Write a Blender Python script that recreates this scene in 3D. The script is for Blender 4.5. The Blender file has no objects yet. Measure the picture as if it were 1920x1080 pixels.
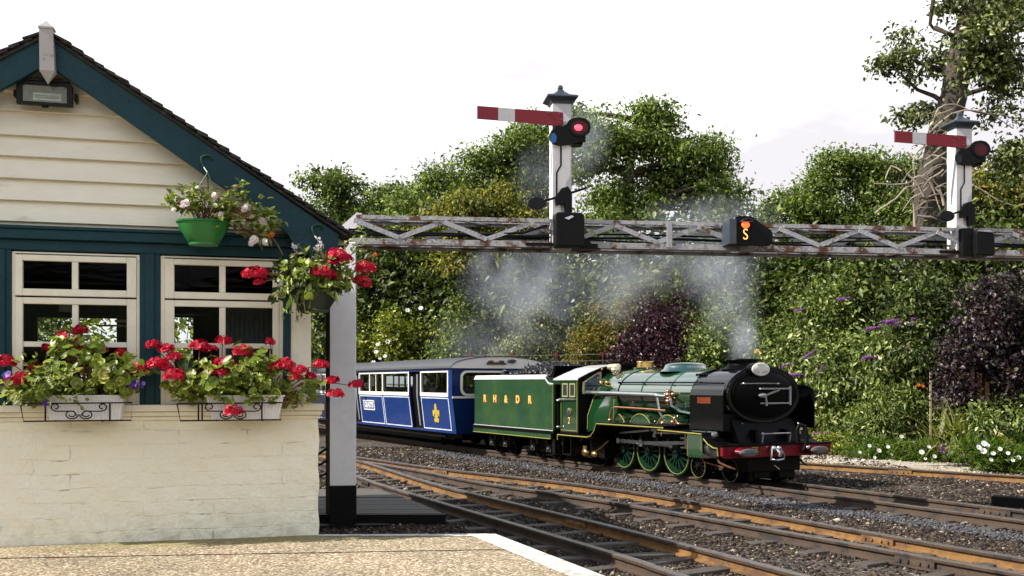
import bpy, bmesh, math, random
import numpy as np
from mathutils import Vector, Matrix
R = math.radians
random.seed(7)
rng = np.random.default_rng(7)
scene = bpy.context.scene
col = scene.collection

# ------------------------------------------------------------------ camera
F = 1900.0            # focal length in pixels of the 1920 px wide photograph
CAMZ = 1.23           # eye height above the rail tops (rail tops are z = 0)
HOR = 718.0
cd = bpy.data.cameras.new('camera')
cam = bpy.data.objects.new('camera', cd)
col.objects.link(cam)
cam.location = (0, 0, CAMZ)
cam.rotation_euler = (R(90), 0, 0)
cd.sensor_width = 36
cd.lens = F / 1920 * 36
cd.shift_y = (HOR - 540) / 1920
cd.clip_start = 0.05
cd.clip_end = 2000
scene.camera = cam

# ------------------------------------------------------------------ sky and sun
SUN_EL, SUN_AZ = R(41), math.atan2(-0.954, -0.301)      # azimuth measured from +Y towards +X
w = bpy.data.worlds.new('World')
scene.world = w
w.use_nodes = True
nt = w.node_tree
nt.nodes.clear()
N = nt.nodes.new
L = nt.links.new
out = N('ShaderNodeOutputWorld')
sky = N('ShaderNodeTexSky'); sky.sky_type = 'NISHITA'; sky.sun_disc = False
sky.sun_elevation = SUN_EL; sky.sun_rotation = SUN_AZ % (2 * math.pi)
bg1 = N('ShaderNodeBackground'); bg1.inputs[1].default_value = 0.10
L(sky.outputs[0], bg1.inputs[0])
tc = N('ShaderNodeTexCoord')
sx = N('ShaderNodeSeparateXYZ'); L(tc.outputs['Generated'], sx.inputs[0])
mp = N('ShaderNodeMapping'); mp.inputs['Scale'].default_value = (1.6, 1.6, 4.0)
L(tc.outputs['Generated'], mp.inputs[0])
no = N('ShaderNodeTexNoise'); no.inputs['Scale'].default_value = 1.7; no.inputs['Detail'].default_value = 5; no.inputs['Roughness'].default_value = .5
L(mp.outputs[0], no.inputs[0])
cr = N('ShaderNodeValToRGB')
cr.color_ramp.elements[0].position = .36; cr.color_ramp.elements[0].color = (.585, .572, .60, 1)
cr.color_ramp.elements[1].position = .52; cr.color_ramp.elements[1].color = (1.0, 1.0, 1.0, 1)
lo_ = N('ShaderNodeMath'); lo_.operation = 'MULTIPLY_ADD'; L(sx.outputs['Z'], lo_.inputs[0]); lo_.inputs[1].default_value = .95; lo_.inputs[2].default_value = -.32
lo2 = N('ShaderNodeMath'); lo2.operation = 'ADD'; lo2.use_clamp = True; L(lo_.outputs[0], lo2.inputs[0]); L(no.outputs[0], lo2.inputs[1])
L(lo2.outputs[0], cr.inputs[0])
bg2 = N('ShaderNodeBackground'); bg2.inputs[1].default_value = .88
L(cr.outputs[0], bg2.inputs[0])
# a bank of bright cloud low in the sky, blue showing between the clouds overhead
ad = N('ShaderNodeMath'); ad.operation = 'MULTIPLY_ADD'; L(no.outputs[0], ad.inputs[0]); ad.inputs[1].default_value = -.55; L(sx.outputs['Z'], ad.inputs[2])
mr = N('ShaderNodeMapRange'); mr.inputs['From Min'].default_value = .16; mr.inputs['From Max'].default_value = .55
mr.inputs['To Min'].default_value = 1; mr.inputs['To Max'].default_value = 0.0
L(ad.outputs[0], mr.inputs[0])
mx = N('ShaderNodeMixShader'); L(mr.outputs[0], mx.inputs[0]); L(bg1.outputs[0], mx.inputs[1]); L(bg2.outputs[0], mx.inputs[2])
L(mx.outputs[0], out.inputs[0])

sd = bpy.data.lights.new('sun', 'SUN'); sd.energy = 4.5; sd.angle = R(.5); sd.color = (1, .95, .86)
so = bpy.data.objects.new('sun', sd); col.objects.link(so)
sv = Vector((math.sin(SUN_AZ) * math.cos(SUN_EL), math.cos(SUN_AZ) * math.cos(SUN_EL), math.sin(SUN_EL)))
so.rotation_euler = sv.to_track_quat('Z', 'Y').to_euler()
so.location = sv * 40

scene.view_settings.view_transform = 'Standard'
scene.view_settings.look = 'None'
scene.view_settings.exposure = 0.86
scene.view_settings.gamma = 1
scene.render.engine = 'CYCLES'
cy = scene.cycles
cy.max_bounces = 6; cy.diffuse_bounces = 2; cy.glossy_bounces = 3; cy.transmission_bounces = 4; cy.transparent_max_bounces = 12
cy.volume_bounces = 0; cy.volume_step_rate = 4; cy.volume_max_steps = 64
cy.caustics_reflective = False; cy.caustics_refractive = False
cy.use_denoising = True
cy.sample_clamp_indirect = 6

# ------------------------------------------------------------------ helpers
def at(px, py, Y):
    """world point at depth Y for a point measured on the photograph"""
    return Vector(((px - 960) / F * Y, Y, CAMZ - (py - HOR) / F * Y))

def ground_at(px, py, z):
    Y = (CAMZ - z) * F / (py - HOR)
    return Vector(((px - 960) / F * Y, Y, z))

def tag(o, label=None, cat=None, group=None, kind=None):
    if label: o['label'] = label
    if cat: o['category'] = cat
    if group: o['group'] = group
    if kind: o['kind'] = kind
    return o

def empty(name, loc, rz=0, parent=None):
    o = bpy.data.objects.new(name, None)
    o.empty_display_size = .1
    col.objects.link(o)
    o.location = loc
    o.rotation_euler = (0, 0, rz)
    if parent: o.parent = parent
    return o

def copy_tree(o, parent=None):
    c = o.copy(); col.objects.link(c)
    if parent: c.parent = parent
    for ch in [k for k in list(o.children)]:
        copy_tree(ch, c)
    return c

class MB:
    def __init__(s):
        s.v = []; s.f = []; s.mi = []
        s.cur = 0
    def add(s, vs, fs):
        b = len(s.v)
        s.v.extend([tuple(p) for p in vs])
        for f in fs:
            s.f.append([b + i for i in f]); s.mi.append(s.cur)
        return s
    def box(s, x0, x1, y0, y1, z0, z1, M=None):
        vs = [Vector((x, y, z)) for z in (z0, z1) for (x, y) in ((x0, y0), (x1, y0), (x1, y1), (x0, y1))]
        if M is not None: vs = [M @ p for p in vs]
        return s.add(vs, [(3, 2, 1, 0), (4, 5, 6, 7), (0, 1, 5, 4), (1, 2, 6, 5), (2, 3, 7, 6), (3, 0, 4, 7)])
    def bar(s, a, b, wd, ht, up=Vector((0, 0, 1))):
        """rectangular bar from a to b; wd across, ht along 'up'"""
        a = Vector(a); b = Vector(b); d = (b - a).normalized()
        x = d.cross(up)
        if x.length < 1e-4: x = d.cross(Vector((0, 1, 0)))
        x.normalize(); u = x.cross(d).normalized()
        c = []
        for p in (a, b):
            for sx_, su in ((-1, -1), (1, -1), (1, 1), (-1, 1)):
                c.append(p + x * sx_ * wd / 2 + u * su * ht / 2)
        return s.add(c, [(0, 1, 2, 3), (7, 6, 5, 4), (1, 0, 4, 5), (2, 1, 5, 6), (3, 2, 6, 7), (0, 3, 7, 4)])
    def cyl(s, a, b, r0, r1=None, n=12, caps=True):
        return s.tube([a, b], [r0, r0 if r1 is None else r1], n, caps)
    def tube(s, pts, rad, n=8, caps=True):
        pts = [Vector(p) for p in pts]
        if not hasattr(rad, '__len__'): rad = [rad] * len(pts)
        rings = []
        ref = None
        for i, p in enumerate(pts):
            if i == 0: d = pts[1] - p
            elif i == len(pts) - 1: d = p - pts[i - 1]
            else: d = pts[i + 1] - pts[i - 1]
            d = d.normalized() if d.length > 1e-9 else Vector((0, 0, 1))
            if ref is None:
                ref = Vector((0, 0, 1)) if abs(d.z) < .9 else Vector((1, 0, 0))
            x = (ref - d * ref.dot(d))
            if x.length < 1e-5: x = d.orthogonal()
            x.normalize(); y = d.cross(x); ref = x
            rings.append([p + (x * math.cos(2 * math.pi * k / n) + y * math.sin(2 * math.pi * k / n)) * rad[i] for k in range(n)])
        vs = [q for r in rings for q in r]
        fs = []
        for i in range(len(pts) - 1):
            for k in range(n):
                k2 = (k + 1) % n
                fs.append((i * n + k, i * n + k2, (i + 1) * n + k2, (i + 1) * n + k))
        if caps:
            fs.append(tuple(range(n - 1, -1, -1)))
            m = (len(pts) - 1) * n
            fs.append(tuple(m + k for k in range(n)))
        return s.add(vs, fs)
    def lathe(s, c, prof, axis='z', n=24, sx=1, sy=1, caps=True):
        """prof = [(r, h)...] revolved; sx, sy stretch the two cross directions"""
        c = Vector(c)
        def P(r, h, a):
            p, q = r * math.cos(a) * sx, r * math.sin(a) * sy
            if axis == 'z': return c + Vector((p, q, h))
            if axis == 'x': return c + Vector((h, p, q))
            return c + Vector((q, h, p))
        vs = []; fs = []
        for (r, h) in prof:
            for k in range(n): vs.append(P(r, h, 2 * math.pi * k / n))
        for i in range(len(prof) - 1):
            for k in range(n):
                k2 = (k + 1) % n
                fs.append((i * n + k, i * n + k2, (i + 1) * n + k2, (i + 1) * n + k))
        if caps:
            fs.append(tuple(range(n - 1, -1, -1)))
            m = (len(prof) - 1) * n
            fs.append(tuple(m + k for k in range(n)))
        return s.add(vs, fs)
    def prism(s, poly, vec):
        """polygon (list of 3-D points) extruded along vec"""
        poly = [Vector(p) for p in poly]; vec = Vector(vec); n = len(poly)
        vs = poly + [p + vec for p in poly]
        fs = [tuple(range(n)), tuple(range(2 * n - 1, n - 1, -1))]
        for k in range(n):
            k2 = (k + 1) % n
            fs.append((k2, k, n + k, n + k2))
        return s.add(vs, fs)
    def ring(s, outer, inner, vec):
        """a frame: outer and inner loops of the same length, extruded along vec"""
        o = [Vector(p) for p in outer]; i_ = [Vector(p) for p in inner]; vec = Vector(vec); n = len(o)
        vs = o + i_ + [p + vec for p in o] + [p + vec for p in i_]
        fs = []
        for k in range(n):
            j = (k + 1) % n
            fs += [(k, j, n + j, n + k), (2 * n + j, 2 * n + k, 3 * n + k, 3 * n + j), (j, k, 2 * n + k, 2 * n + j), (n + k, n + j, 3 * n + j, 3 * n + k)]
        return s.add(vs, fs)
    def ball(s, c, rx, ry=None, rz=None, n=14, m=9):
        ry = rx if ry is None else ry; rz = rx if rz is None else rz
        c = Vector(c); vs = [c + Vector((0, 0, -rz))]; fs = []
        for i in range(1, m):
            a = -math.pi / 2 + math.pi * i / m
            for k in range(n):
                b = 2 * math.pi * k / n
                vs.append(c + Vector((rx * math.cos(a) * math.cos(b), ry * math.cos(a) * math.sin(b), rz * math.sin(a))))
        vs.append(c + Vector((0, 0, rz)))
        for k in range(n): fs.append((0, 1 + (k + 1) % n, 1 + k))
        for i in range(m - 2):
            for k in range(n):
                k2 = (k + 1) % n
                fs.append((1 + i * n + k, 1 + i * n + k2, 1 + (i + 1) * n + k2, 1 + (i + 1) * n + k))
        t = len(vs) - 1
        for k in range(n): fs.append((t, 1 + (m - 2) * n + k, 1 + (m - 2) * n + (k + 1) % n))
        return s.add(vs, fs)
    def build(s, name, mats, parent=None, smooth=False, bevel=0, loc=None):
        me = bpy.data.meshes.new(name)
        me.from_pydata(s.v, [], s.f)
        if not isinstance(mats, (list, tuple)): mats = [mats]
        for m in mats: me.materials.append(m)
        if len(mats) > 1: me.polygons.foreach_set('material_index', s.mi)
        bm = bmesh.new(); bm.from_mesh(me)
        bmesh.ops.recalc_face_normals(bm, faces=bm.faces)
        bm.to_mesh(me); bm.free()
        if smooth:
            me.shade_smooth()
            try: me.set_sharp_from_angle(angle=R(38))
            except Exception: pass
        o = bpy.data.objects.new(name, me); col.objects.link(o)
        if parent: o.parent = parent
        if loc is not None: o.location = loc
        if bevel:
            md = o.modifiers.new('bevel', 'BEVEL'); md.width = bevel; md.segments = 2; md.limit_method = 'ANGLE'; md.angle_limit = R(35)
        return o

def mesh_np(name, V, Fc, mat, parent=None, uv=None, smooth=False):
    """fast mesh from numpy: V (n,3), Fc (m,k) faces of k corners"""
    me = bpy.data.meshes.new(name)
    n, (m, k) = len(V), Fc.shape
    me.vertices.add(n); me.vertices.foreach_set('co', np.ascontiguousarray(V, dtype=np.float32).ravel())
    me.loops.add(m * k); me.loops.foreach_set('vertex_index', np.ascontiguousarray(Fc, dtype=np.int32).ravel())
    me.polygons.add(m)
    me.polygons.foreach_set('loop_start', np.arange(0, m * k, k, dtype=np.int32))
    try: me.polygons.foreach_set('loop_total', np.full(m, k, dtype=np.int32))
    except Exception: pass
    if uv is not None:
        ul = me.uv_layers.new(name='map')
        ul.data.foreach_set('uv', np.ascontiguousarray(uv[Fc.ravel()], dtype=np.float32).ravel())
    me.update(calc_edges=True); me.validate()
    me.materials.append(mat)
    if smooth: me.shade_smooth()
    o = bpy.data.objects.new(name, me); col.objects.link(o)
    if parent: o.parent = parent
    return o

def text_mesh(name, body, size, mat, parent, M, extrude=.002, align='CENTER', sx=1, offset=0):
    cu = bpy.data.curves.new(name, 'FONT'); cu.body = body; cu.size = size; cu.extrude = extrude; cu.align_x = align; cu.align_y = 'CENTER'; cu.offset = offset
    t = bpy.data.objects.new(name + '_tmp', cu); col.objects.link(t)
    dg = bpy.context.evaluated_depsgraph_get()
    me = bpy.data.meshes.new_from_object(t.evaluated_get(dg))
    bpy.data.objects.remove(t); bpy.data.curves.remove(cu)
    me.transform(M @ Matrix.Diagonal((sx, 1, 1, 1)))
    me.materials.clear(); me.materials.append(mat)
    o = bpy.data.objects.new(name, me); col.objects.link(o); o.parent = parent
    return o

# ------------------------------------------------------------------ materials
def mat(name, c, rough=.6, metal=0, var=.12, vs=6, bump=0, bs=30, c2=None, c2s=4, c2t=(.5, .62), coat=0, emit=0, spec=.5, cior=1.5, stretch=None, streak=0):
    """paint, wood, metal: base colour with fine tonal noise, an optional second colour in patches and a fine bump"""
    m = bpy.data.materials.new(name); m.use_nodes = True
    nt = m.node_tree; b = nt.nodes['Principled BSDF']
    def nd(t, **k):
        x = nt.nodes.new(t)
        for kk, vv in k.items(): setattr(x, kk, vv)
        return x
    tc = nd('ShaderNodeTexCoord'); src = tc.outputs['Object']
    if stretch:
        mp = nd('ShaderNodeMapping'); mp.inputs['Scale'].default_value = stretch; nt.links.new(src, mp.inputs[0]); src = mp.outputs[0]
    n1 = nd('ShaderNodeTexNoise'); n1.inputs['Scale'].default_value = vs; n1.inputs['Detail'].default_value = 6; n1.inputs['Roughness'].default_value = .65
    nt.links.new(src, n1.inputs[0])
    hs = nd('ShaderNodeHueSaturation'); hs.inputs['Color'].default_value = (*c, 1)
    mr = nd('ShaderNodeMapRange'); mr.inputs['From Min'].default_value = .25; mr.inputs['From Max'].default_value = .75
    mr.inputs['To Min'].default_value = 1 - var; mr.inputs['To Max'].default_value = 1 + var
    nt.links.new(n1.outputs[0], mr.inputs[0]); nt.links.new(mr.outputs[0], hs.inputs['Value'])
    colr = hs.outputs[0]
    if c2 is not None:
        n2 = nd('ShaderNodeTexNoise'); n2.inputs['Scale'].default_value = c2s; n2.inputs['Detail'].default_value = 8; n2.inputs['Roughness'].default_value = .7
        nt.links.new(src, n2.inputs[0])
        m2 = nd('ShaderNodeMapRange'); m2.inputs['From Min'].default_value = c2t[0]; m2.inputs['From Max'].default_value = c2t[1]
        nt.links.new(n2.outputs[0], m2.inputs[0])
        mx = nd('ShaderNodeMix', data_type='RGBA'); nt.links.new(m2.outputs[0], mx.inputs[0]); nt.links.new(colr, mx.inputs[6]); mx.inputs[7].default_value = (*c2, 1)
        colr = mx.outputs[2]
    nt.links.new(colr, b.inputs['Base Color'])
    b.inputs['Roughness'].default_value = rough; b.inputs['Metallic'].default_value = metal
    b.inputs['Coat Weight'].default_value = coat; b.inputs['Coat Roughness'].default_value = .06; b.inputs['Coat IOR'].default_value = cior
    b.inputs['Specular IOR Level'].default_value = spec
    if rough > .15:
        rr = nd('ShaderNodeMapRange'); rr.inputs['To Min'].default_value = max(.05, rough - .12); rr.inputs['To Max'].default_value = min(1, rough + .12)
        nt.links.new(n1.outputs[0], rr.inputs[0]); nt.links.new(rr.outputs[0], b.inputs['Roughness'])
    if bump:
        n3 = nd('ShaderNodeTexNoise'); n3.inputs['Scale'].default_value = bs; n3.inputs['Detail'].default_value = 5
        nt.links.new(src, n3.inputs[0])
        bp = nd('ShaderNodeBump'); bp.inputs['Strength'].default_value = bump; bp.inputs['Distance'].default_value = .01
        nt.links.new(n3.outputs[0], bp.inputs['Height']); nt.links.new(bp.outputs[0], b.inputs['Normal'])
    if emit:
        b.inputs['Emission Color'].default_value = (*c, 1); b.inputs['Emission Strength'].default_value = emit
    return m

def leaf_mat(name, c1, c2, trans=.35, rough=.45, ring=None, c3=None):
    """leaves: every leaf takes its own tone between c1 and c2 (and now and then c3)"""
    m = bpy.data.materials.new(name); m.use_nodes = True
    nt = m.node_tree; b = nt.nodes['Principled BSDF']; o = nt.nodes['Material Output']
    g = nt.nodes.new('ShaderNodeNewGeometry')
    rp = nt.nodes.new('ShaderNodeValToRGB'); e = rp.color_ramp.elements
    e[0].position = 0; e[0].color = (*c1, 1); e[1].position = .9 if c3 else 1; e[1].color = (*c2, 1)
    x = e.new(.5); x.color = (*[.66 * p + .34 * q for p, q in zip(c1, c2)], 1)
    if c3:
        x = e.new(.97); x.color = (*c3, 1)
    nt.links.new(g.outputs['Random Per Island'], rp.inputs[0])
    colr = rp.outputs[0]
    if ring:
        uv = nt.nodes.new('ShaderNodeUVMap'); sp = nt.nodes.new('ShaderNodeSeparateXYZ'); nt.links.new(uv.outputs[0], sp.inputs[0])
        r2 = nt.nodes.new('ShaderNodeValToRGB'); e2 = r2.color_ramp.elements
        e2[0].position = .3; e2[0].color = (0, 0, 0, 1); e2[1].position = 1; e2[1].color = (0, 0, 0, 1)
        x = e2.new(.5); x.color = (1, 1, 1, 1); x = e2.new(.72); x.color = (.8, .8, .8, 1); x = e2.new(.82); x.color = (0, 0, 0, 1)
        nt.links.new(sp.outputs[0], r2.inputs[0])
        mx = nt.nodes.new('ShaderNodeMix'); mx.data_type = 'RGBA'; nt.links.new(r2.outputs[0], mx.inputs[0]); nt.links.new(colr, mx.inputs[6]); mx.inputs[7].default_value = (*ring, 1)
        colr = mx.outputs[2]
    nt.links.new(colr, b.inputs['Base Color']); b.inputs['Roughness'].default_value = rough
    b.inputs['Specular IOR Level'].default_value = .35
    t = nt.nodes.new('ShaderNodeBsdfTranslucent')
    hs = nt.nodes.new('ShaderNodeHueSaturation'); hs.inputs['Saturation'].default_value = 1.15; hs.inputs['Value'].default_value = 1.3
    nt.links.new(colr, hs.inputs['Color']); nt.links.new(hs.outputs[0], t.inputs[0])
    ms = nt.nodes.new('ShaderNodeMixShader'); ms.inputs[0].default_value = trans
    nt.links.new(b.outputs[0], ms.inputs[1]); nt.links.new(t.outputs[0], ms.inputs[2]); nt.links.new(ms.outputs[0], o.inputs[0])
    return m

def glass_mat(name, tint=(.9, .95, .93), refl=.12):
    m = bpy.data.materials.new(name); m.use_nodes = True
    nt = m.node_tree; nt.nodes.clear()
    o = nt.nodes.new('ShaderNodeOutputMaterial'); t = nt.nodes.new('ShaderNodeBsdfTransparent'); t.inputs[0].default_value = (*tint, 1)
    g = nt.nodes.new('ShaderNodeBsdfGlossy'); g.inputs['Roughness'].default_value = .02
    no = nt.nodes.new('ShaderNodeTexNoise'); no.inputs['Scale'].default_value = 3
    bp = nt.nodes.new('ShaderNodeBump'); bp.inputs['Strength'].default_value = .05; bp.inputs['Distance'].default_value = .02
    nt.links.new(no.outputs[0], bp.inputs['Height']); nt.links.new(bp.outputs[0], g.inputs['Normal'])
    fr = nt.nodes.new('ShaderNodeFresnel'); fr.inputs[0].default_value = 1.5
    ad = nt.nodes.new('ShaderNodeMath'); ad.operation = 'ADD'; nt.links.new(fr.outputs[0], ad.inputs[0]); ad.inputs[1].default_value = refl - .04
    ms = nt.nodes.new('ShaderNodeMixShader'); nt.links.new(ad.outputs[0], ms.inputs[0]); nt.links.new(t.outputs[0], ms.inputs[1]); nt.links.new(g.outputs[0], ms.inputs[2])
    nt.links.new(ms.outputs[0], o.inputs[0])
    return m

M = {}
M['cream'] = mat('cream_paint', (.77, .74, .62), .5, var=.08, vs=9, bump=.15, bs=60, c2=(.38, .33, .21), c2s=7, c2t=(.64, .8))
M['cladding'] = mat('cladding_paint', (.78, .755, .64), .5, var=.07, vs=5, bump=.2, bs=40, c2=(.42, .37, .25), c2s=3, c2t=(.6, .85), stretch=(1, 3, 3))
M['teal'] = mat('teal_paint', (.0065, .040, .054), .4, var=.25, vs=12, bump=.3, bs=60, spec=.2)
M['white'] = mat('white_paint', (.72, .70, .69), .5, var=.06, vs=9, bump=.15, bs=70, c2=(.30, .27, .25), c2s=9, c2t=(.66, .78))
M['post_white'] = mat('post_paint', (.84, .82, .83), .55, var=.06, vs=14, bump=.12, bs=90, c2=(.36, .33, .32), c2s=10, c2t=(.66, .85))
M['signal_post'] = mat('signal_post_paint', (.56, .55, .56), .6, var=.08, vs=14, bump=.15, bs=60, c2=(.30, .28, .27), c2s=12, c2t=(.6, .8))
M['black_paint'] = mat('black_paint', (.006, .006, .006), .5, var=.3, vs=10, bump=.2, bs=50, spec=.12)
M['slate'] = mat('roof_slate', (.022, .021, .02), .8, var=.4, vs=14, bump=.6, bs=25, c2=(.10, .095, .06), c2s=14, c2t=(.56, .7))
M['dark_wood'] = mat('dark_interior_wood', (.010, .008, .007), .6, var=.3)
M['brown_wood'] = mat('brown_wood', (.075, .042, .024), .7, var=.35, vs=12, bump=.4, bs=30, stretch=(1, 1, .2))
M['iron'] = mat('black_iron', (.006, .006, .0065), .45, var=.2, spec=.2)
M['plastic_white'] = mat('white_plastic', (.74, .74, .76), .4, var=.06, vs=20, bump=.35, bs=70, stretch=(1, 1, .05))
M['plastic_green'] = mat('green_plastic', (.012, .15, .028), .32, var=.12, vs=8)
M['hook_green'] = mat('hook_green', (.006, .055, .018), .4, var=.1)
M['plastic_dark'] = mat('dark_green_plastic', (.006, .02, .010), .45, var=.2, vs=8)
M['glass'] = glass_mat('window_glass', (.80, .86, .84), .03)
M['glass_dark'] = glass_mat('upper_window_glass', (.15, .16, .17), .004)  # tinted dark, standing for the dim interior behind the upper panes
M['rust_steel'] = mat('rusting_grey_steel', (.36, .36, .38), .6, var=.2, vs=14, bump=.4, bs=40, c2=(.13, .05, .02), c2s=5, c2t=(.56, .63))
M['rust_chord'] = mat('rusted_chord_steel', (.36, .355, .36), .65, var=.28, vs=14, bump=.5, bs=40, c2=(.11, .042, .016), c2s=4, c2t=(.505, .575))
M['grey_steel'] = mat('grey_painted_steel', (.33, .33, .35), .55, var=.15, vs=12, bump=.3, bs=40, c2=(.14, .06, .025), c2s=4, c2t=(.60, .66))
M['lead'] = mat('slate_grey_lead', (.035, .047, .062), .45, var=.25, vs=10)
M['signal_red'] = mat('signal_red_enamel', (.165, .005, .014), .35, var=.15, vs=8, spec=.3, c2=(.11, .004, .010), c2s=8, c2t=(.6, .75))
M['signal_white'] = mat('signal_white_enamel', (.42, .42, .43), .4, var=.12, vs=30)
M['lamp_red'] = mat('lit_red_lens', (1, .03, .05), .3, var=0, emit=3.2)
M['lens_red'] = mat('dark_red_lens', (.06, .002, .005), .2, var=.1, spec=.2)
M['lens_blue'] = mat('blue_lens', (.02, .10, .27), .2, var=.1, spec=.2)
M['lens_dark'] = mat('unlit_lens', (.010, .018, .03), .2, var=.1, spec=.2)
M['lamp_orange'] = mat('lit_orange_lens', (1, .10, .02), .3, var=0, emit=1.5)
M['letter_orange'] = mat('lit_route_letter', (1, .42, .10), .4, var=0, emit=1.2)
M['loco_green'] = mat('locomotive_green', (.006, .043, .012), .2, var=.12, vs=4, coat=1, cior=3.1, c2=(.003, .024, .010), c2s=3, c2t=(.5, .75))
M['wheel_green'] = mat('wheel_green', (.0028, .020, .010), .3, var=.2, vs=8, spec=.4)  # darker copy of the locomotive green, for shade under the running plate
M['wrapper_black'] = mat('glossy_black_wrapper', (.003, .003, .0035), .3, var=.2, coat=.8, cior=1.6, spec=.12)
M['tender_green'] = mat('tender_green', (.015, .050, .022), .25, var=.22, vs=2.2, coat=.3, cior=1.5, spec=.3, c2=(.030, .066, .014), c2s=2.2, c2t=(.45, .75))
M['loco_black'] = mat('locomotive_black', (.003, .003, .0033), .4, var=.2, spec=.07)
M['frame_black'] = mat('oily_black', (.004, .0036, .0033), .5, var=.4, spec=.12)
M['lining'] = mat('yellow_lining', (.28, .25, .05), .4, var=.05)
M['red_beam'] = mat('buffer_beam_red', (.155, .004, .012), .35, var=.18, coat=.15, spec=.3)
M['steel'] = mat('bright_steel', (.50, .51, .53), .28, metal=.9, var=.15)
M['brass'] = mat('polished_brass', (.72, .48, .16), .22, metal=.95, var=.12)
M['copper'] = mat('copper_pipe', (.60, .27, .16), .25, metal=.9, var=.12)
M['lamp_disc'] = mat('white_lamp_disc', (.78, .77, .71), .35, var=.05)
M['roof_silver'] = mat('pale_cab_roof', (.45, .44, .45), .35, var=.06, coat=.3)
M['name_red'] = mat('name_plate_red', (.20, .01, .012), .3, var=.1)
M['gilt'] = mat('gilt_lettering', (.80, .42, .10), .35, var=.1)
M['gilt_red'] = mat('letter_shade_red', (.40, .03, .02), .4, var=.1)
M['coal'] = mat('coal', (.008, .008, .009), .35, var=.5, vs=30)
M['coach_blue'] = mat('coach_blue', (.004, .026, .135), .25, var=.12, vs=3, coat=.35, cior=1.5, spec=.3)
M['coach_shaded'] = mat('coach_shaded_blue', (.004, .018, .085), .3, var=.12, vs=3, spec=.3)  # coach blue darkened for the ends turned away from the sun
M['coach_cream'] = mat('coach_cream_lining', (.74, .71, .62), .4, var=.04)
M['coach_roof'] = mat('coach_roof_grey', (.055, .058, .066), .55, var=.15, vs=6)
M['coach_trim'] = mat('coach_cornice', (.74, .71, .68), .5, var=.06)
M['coach_in'] = mat('coach_interior', (.05, .035, .025), .6, var=.2)
M['seat'] = mat('seat_cloth', (.08, .06, .10), .8, var=.2)
M['rail_side'] = mat('rusty_rail_side', (.205, .106, .031), .75, var=.3, vs=10, bump=.4, bs=30, c2=(.10, .052, .024), c2s=4, c2t=(.47, .60))
M['rail_dark'] = mat('dark_rail_side', (.070, .045, .030), .7, var=.3, vs=10, bump=.4, bs=30, c2=(.025, .02, .018), c2s=5, c2t=(.48, .6))
M['rail_top'] = mat('worn_rail_head', (.30, .27, .26), .3, metal=.75, var=.2, vs=14)
M['sleeper'] = mat('tarred_sleeper', (.062, .050, .040), .75, var=.35, vs=8, bump=.5, bs=25, stretch=(3, 3, 3))
M['plank'] = mat('weathered_grey_planks', (.085, .078, .066), .8, var=.3, vs=10, bump=.6, bs=25)
M['bark'] = mat('ivy_scarred_bark', (.058, .046, .035), .95, var=.5, vs=6, bump=1.0, bs=9, stretch=(2, 2, .6), c2=(.035, .028, .02), c2s=3, c2t=(.48, .6))
M['twig'] = mat('dark_twig', (.05, .038, .026), .9, var=.3)
M['pale_twig'] = mat('pale_dead_vine', (.30, .25, .19), .85, var=.25)
M['stem'] = mat('green_stem', (.12, .16, .04), .6, var=.2)
M['stem_red'] = mat('reddish_stem', (.16, .07, .04), .6, var=.2)
M['petal_red'] = leaf_mat('geranium_petal', (.40, .004, .020), (.60, .012, .055), .25, .5)
M['petal_white'] = leaf_mat('white_petal', (.80, .78, .76), (.84, .70, .74), .3, .5)
M['petal_daisy'] = leaf_mat('daisy_petal', (.80, .80, .82), (.86, .84, .88), .3, .5)
M['petal_violet'] = leaf_mat('violet_petal', (.07, .02, .24), (.16, .07, .40), .3, .5)
M['petal_purple'] = leaf_mat('buddleia_floret', (.20, .05, .26), (.34, .13, .42), .3, .6)
M['petal_yellow'] = leaf_mat('yellow_petal', (.72, .52, .03), (.85, .75, .20), .3, .5)
M['petal_orange'] = leaf_mat('orange_petal', (.60, .10, .02), (.65, .18, .03), .3, .5)
M['geranium'] = leaf_mat('geranium_leaf', (.07, .12, .018), (.40, .46, .07), .35, .4, ring=(.15, .20, .03), c3=(.55, .50, .12))
M['fuchsia'] = leaf_mat('fuchsia_leaf', (.09, .14, .025), (.34, .38, .10), .35, .4)
M['trail'] = leaf_mat('trailing_leaf', (.10, .15, .03), (.42, .46, .14), .35, .4)
M['dark_leaf'] = leaf_mat('dark_basket_leaf', (.02, .045, .01), (.05, .09, .02), .2, .5)
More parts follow.
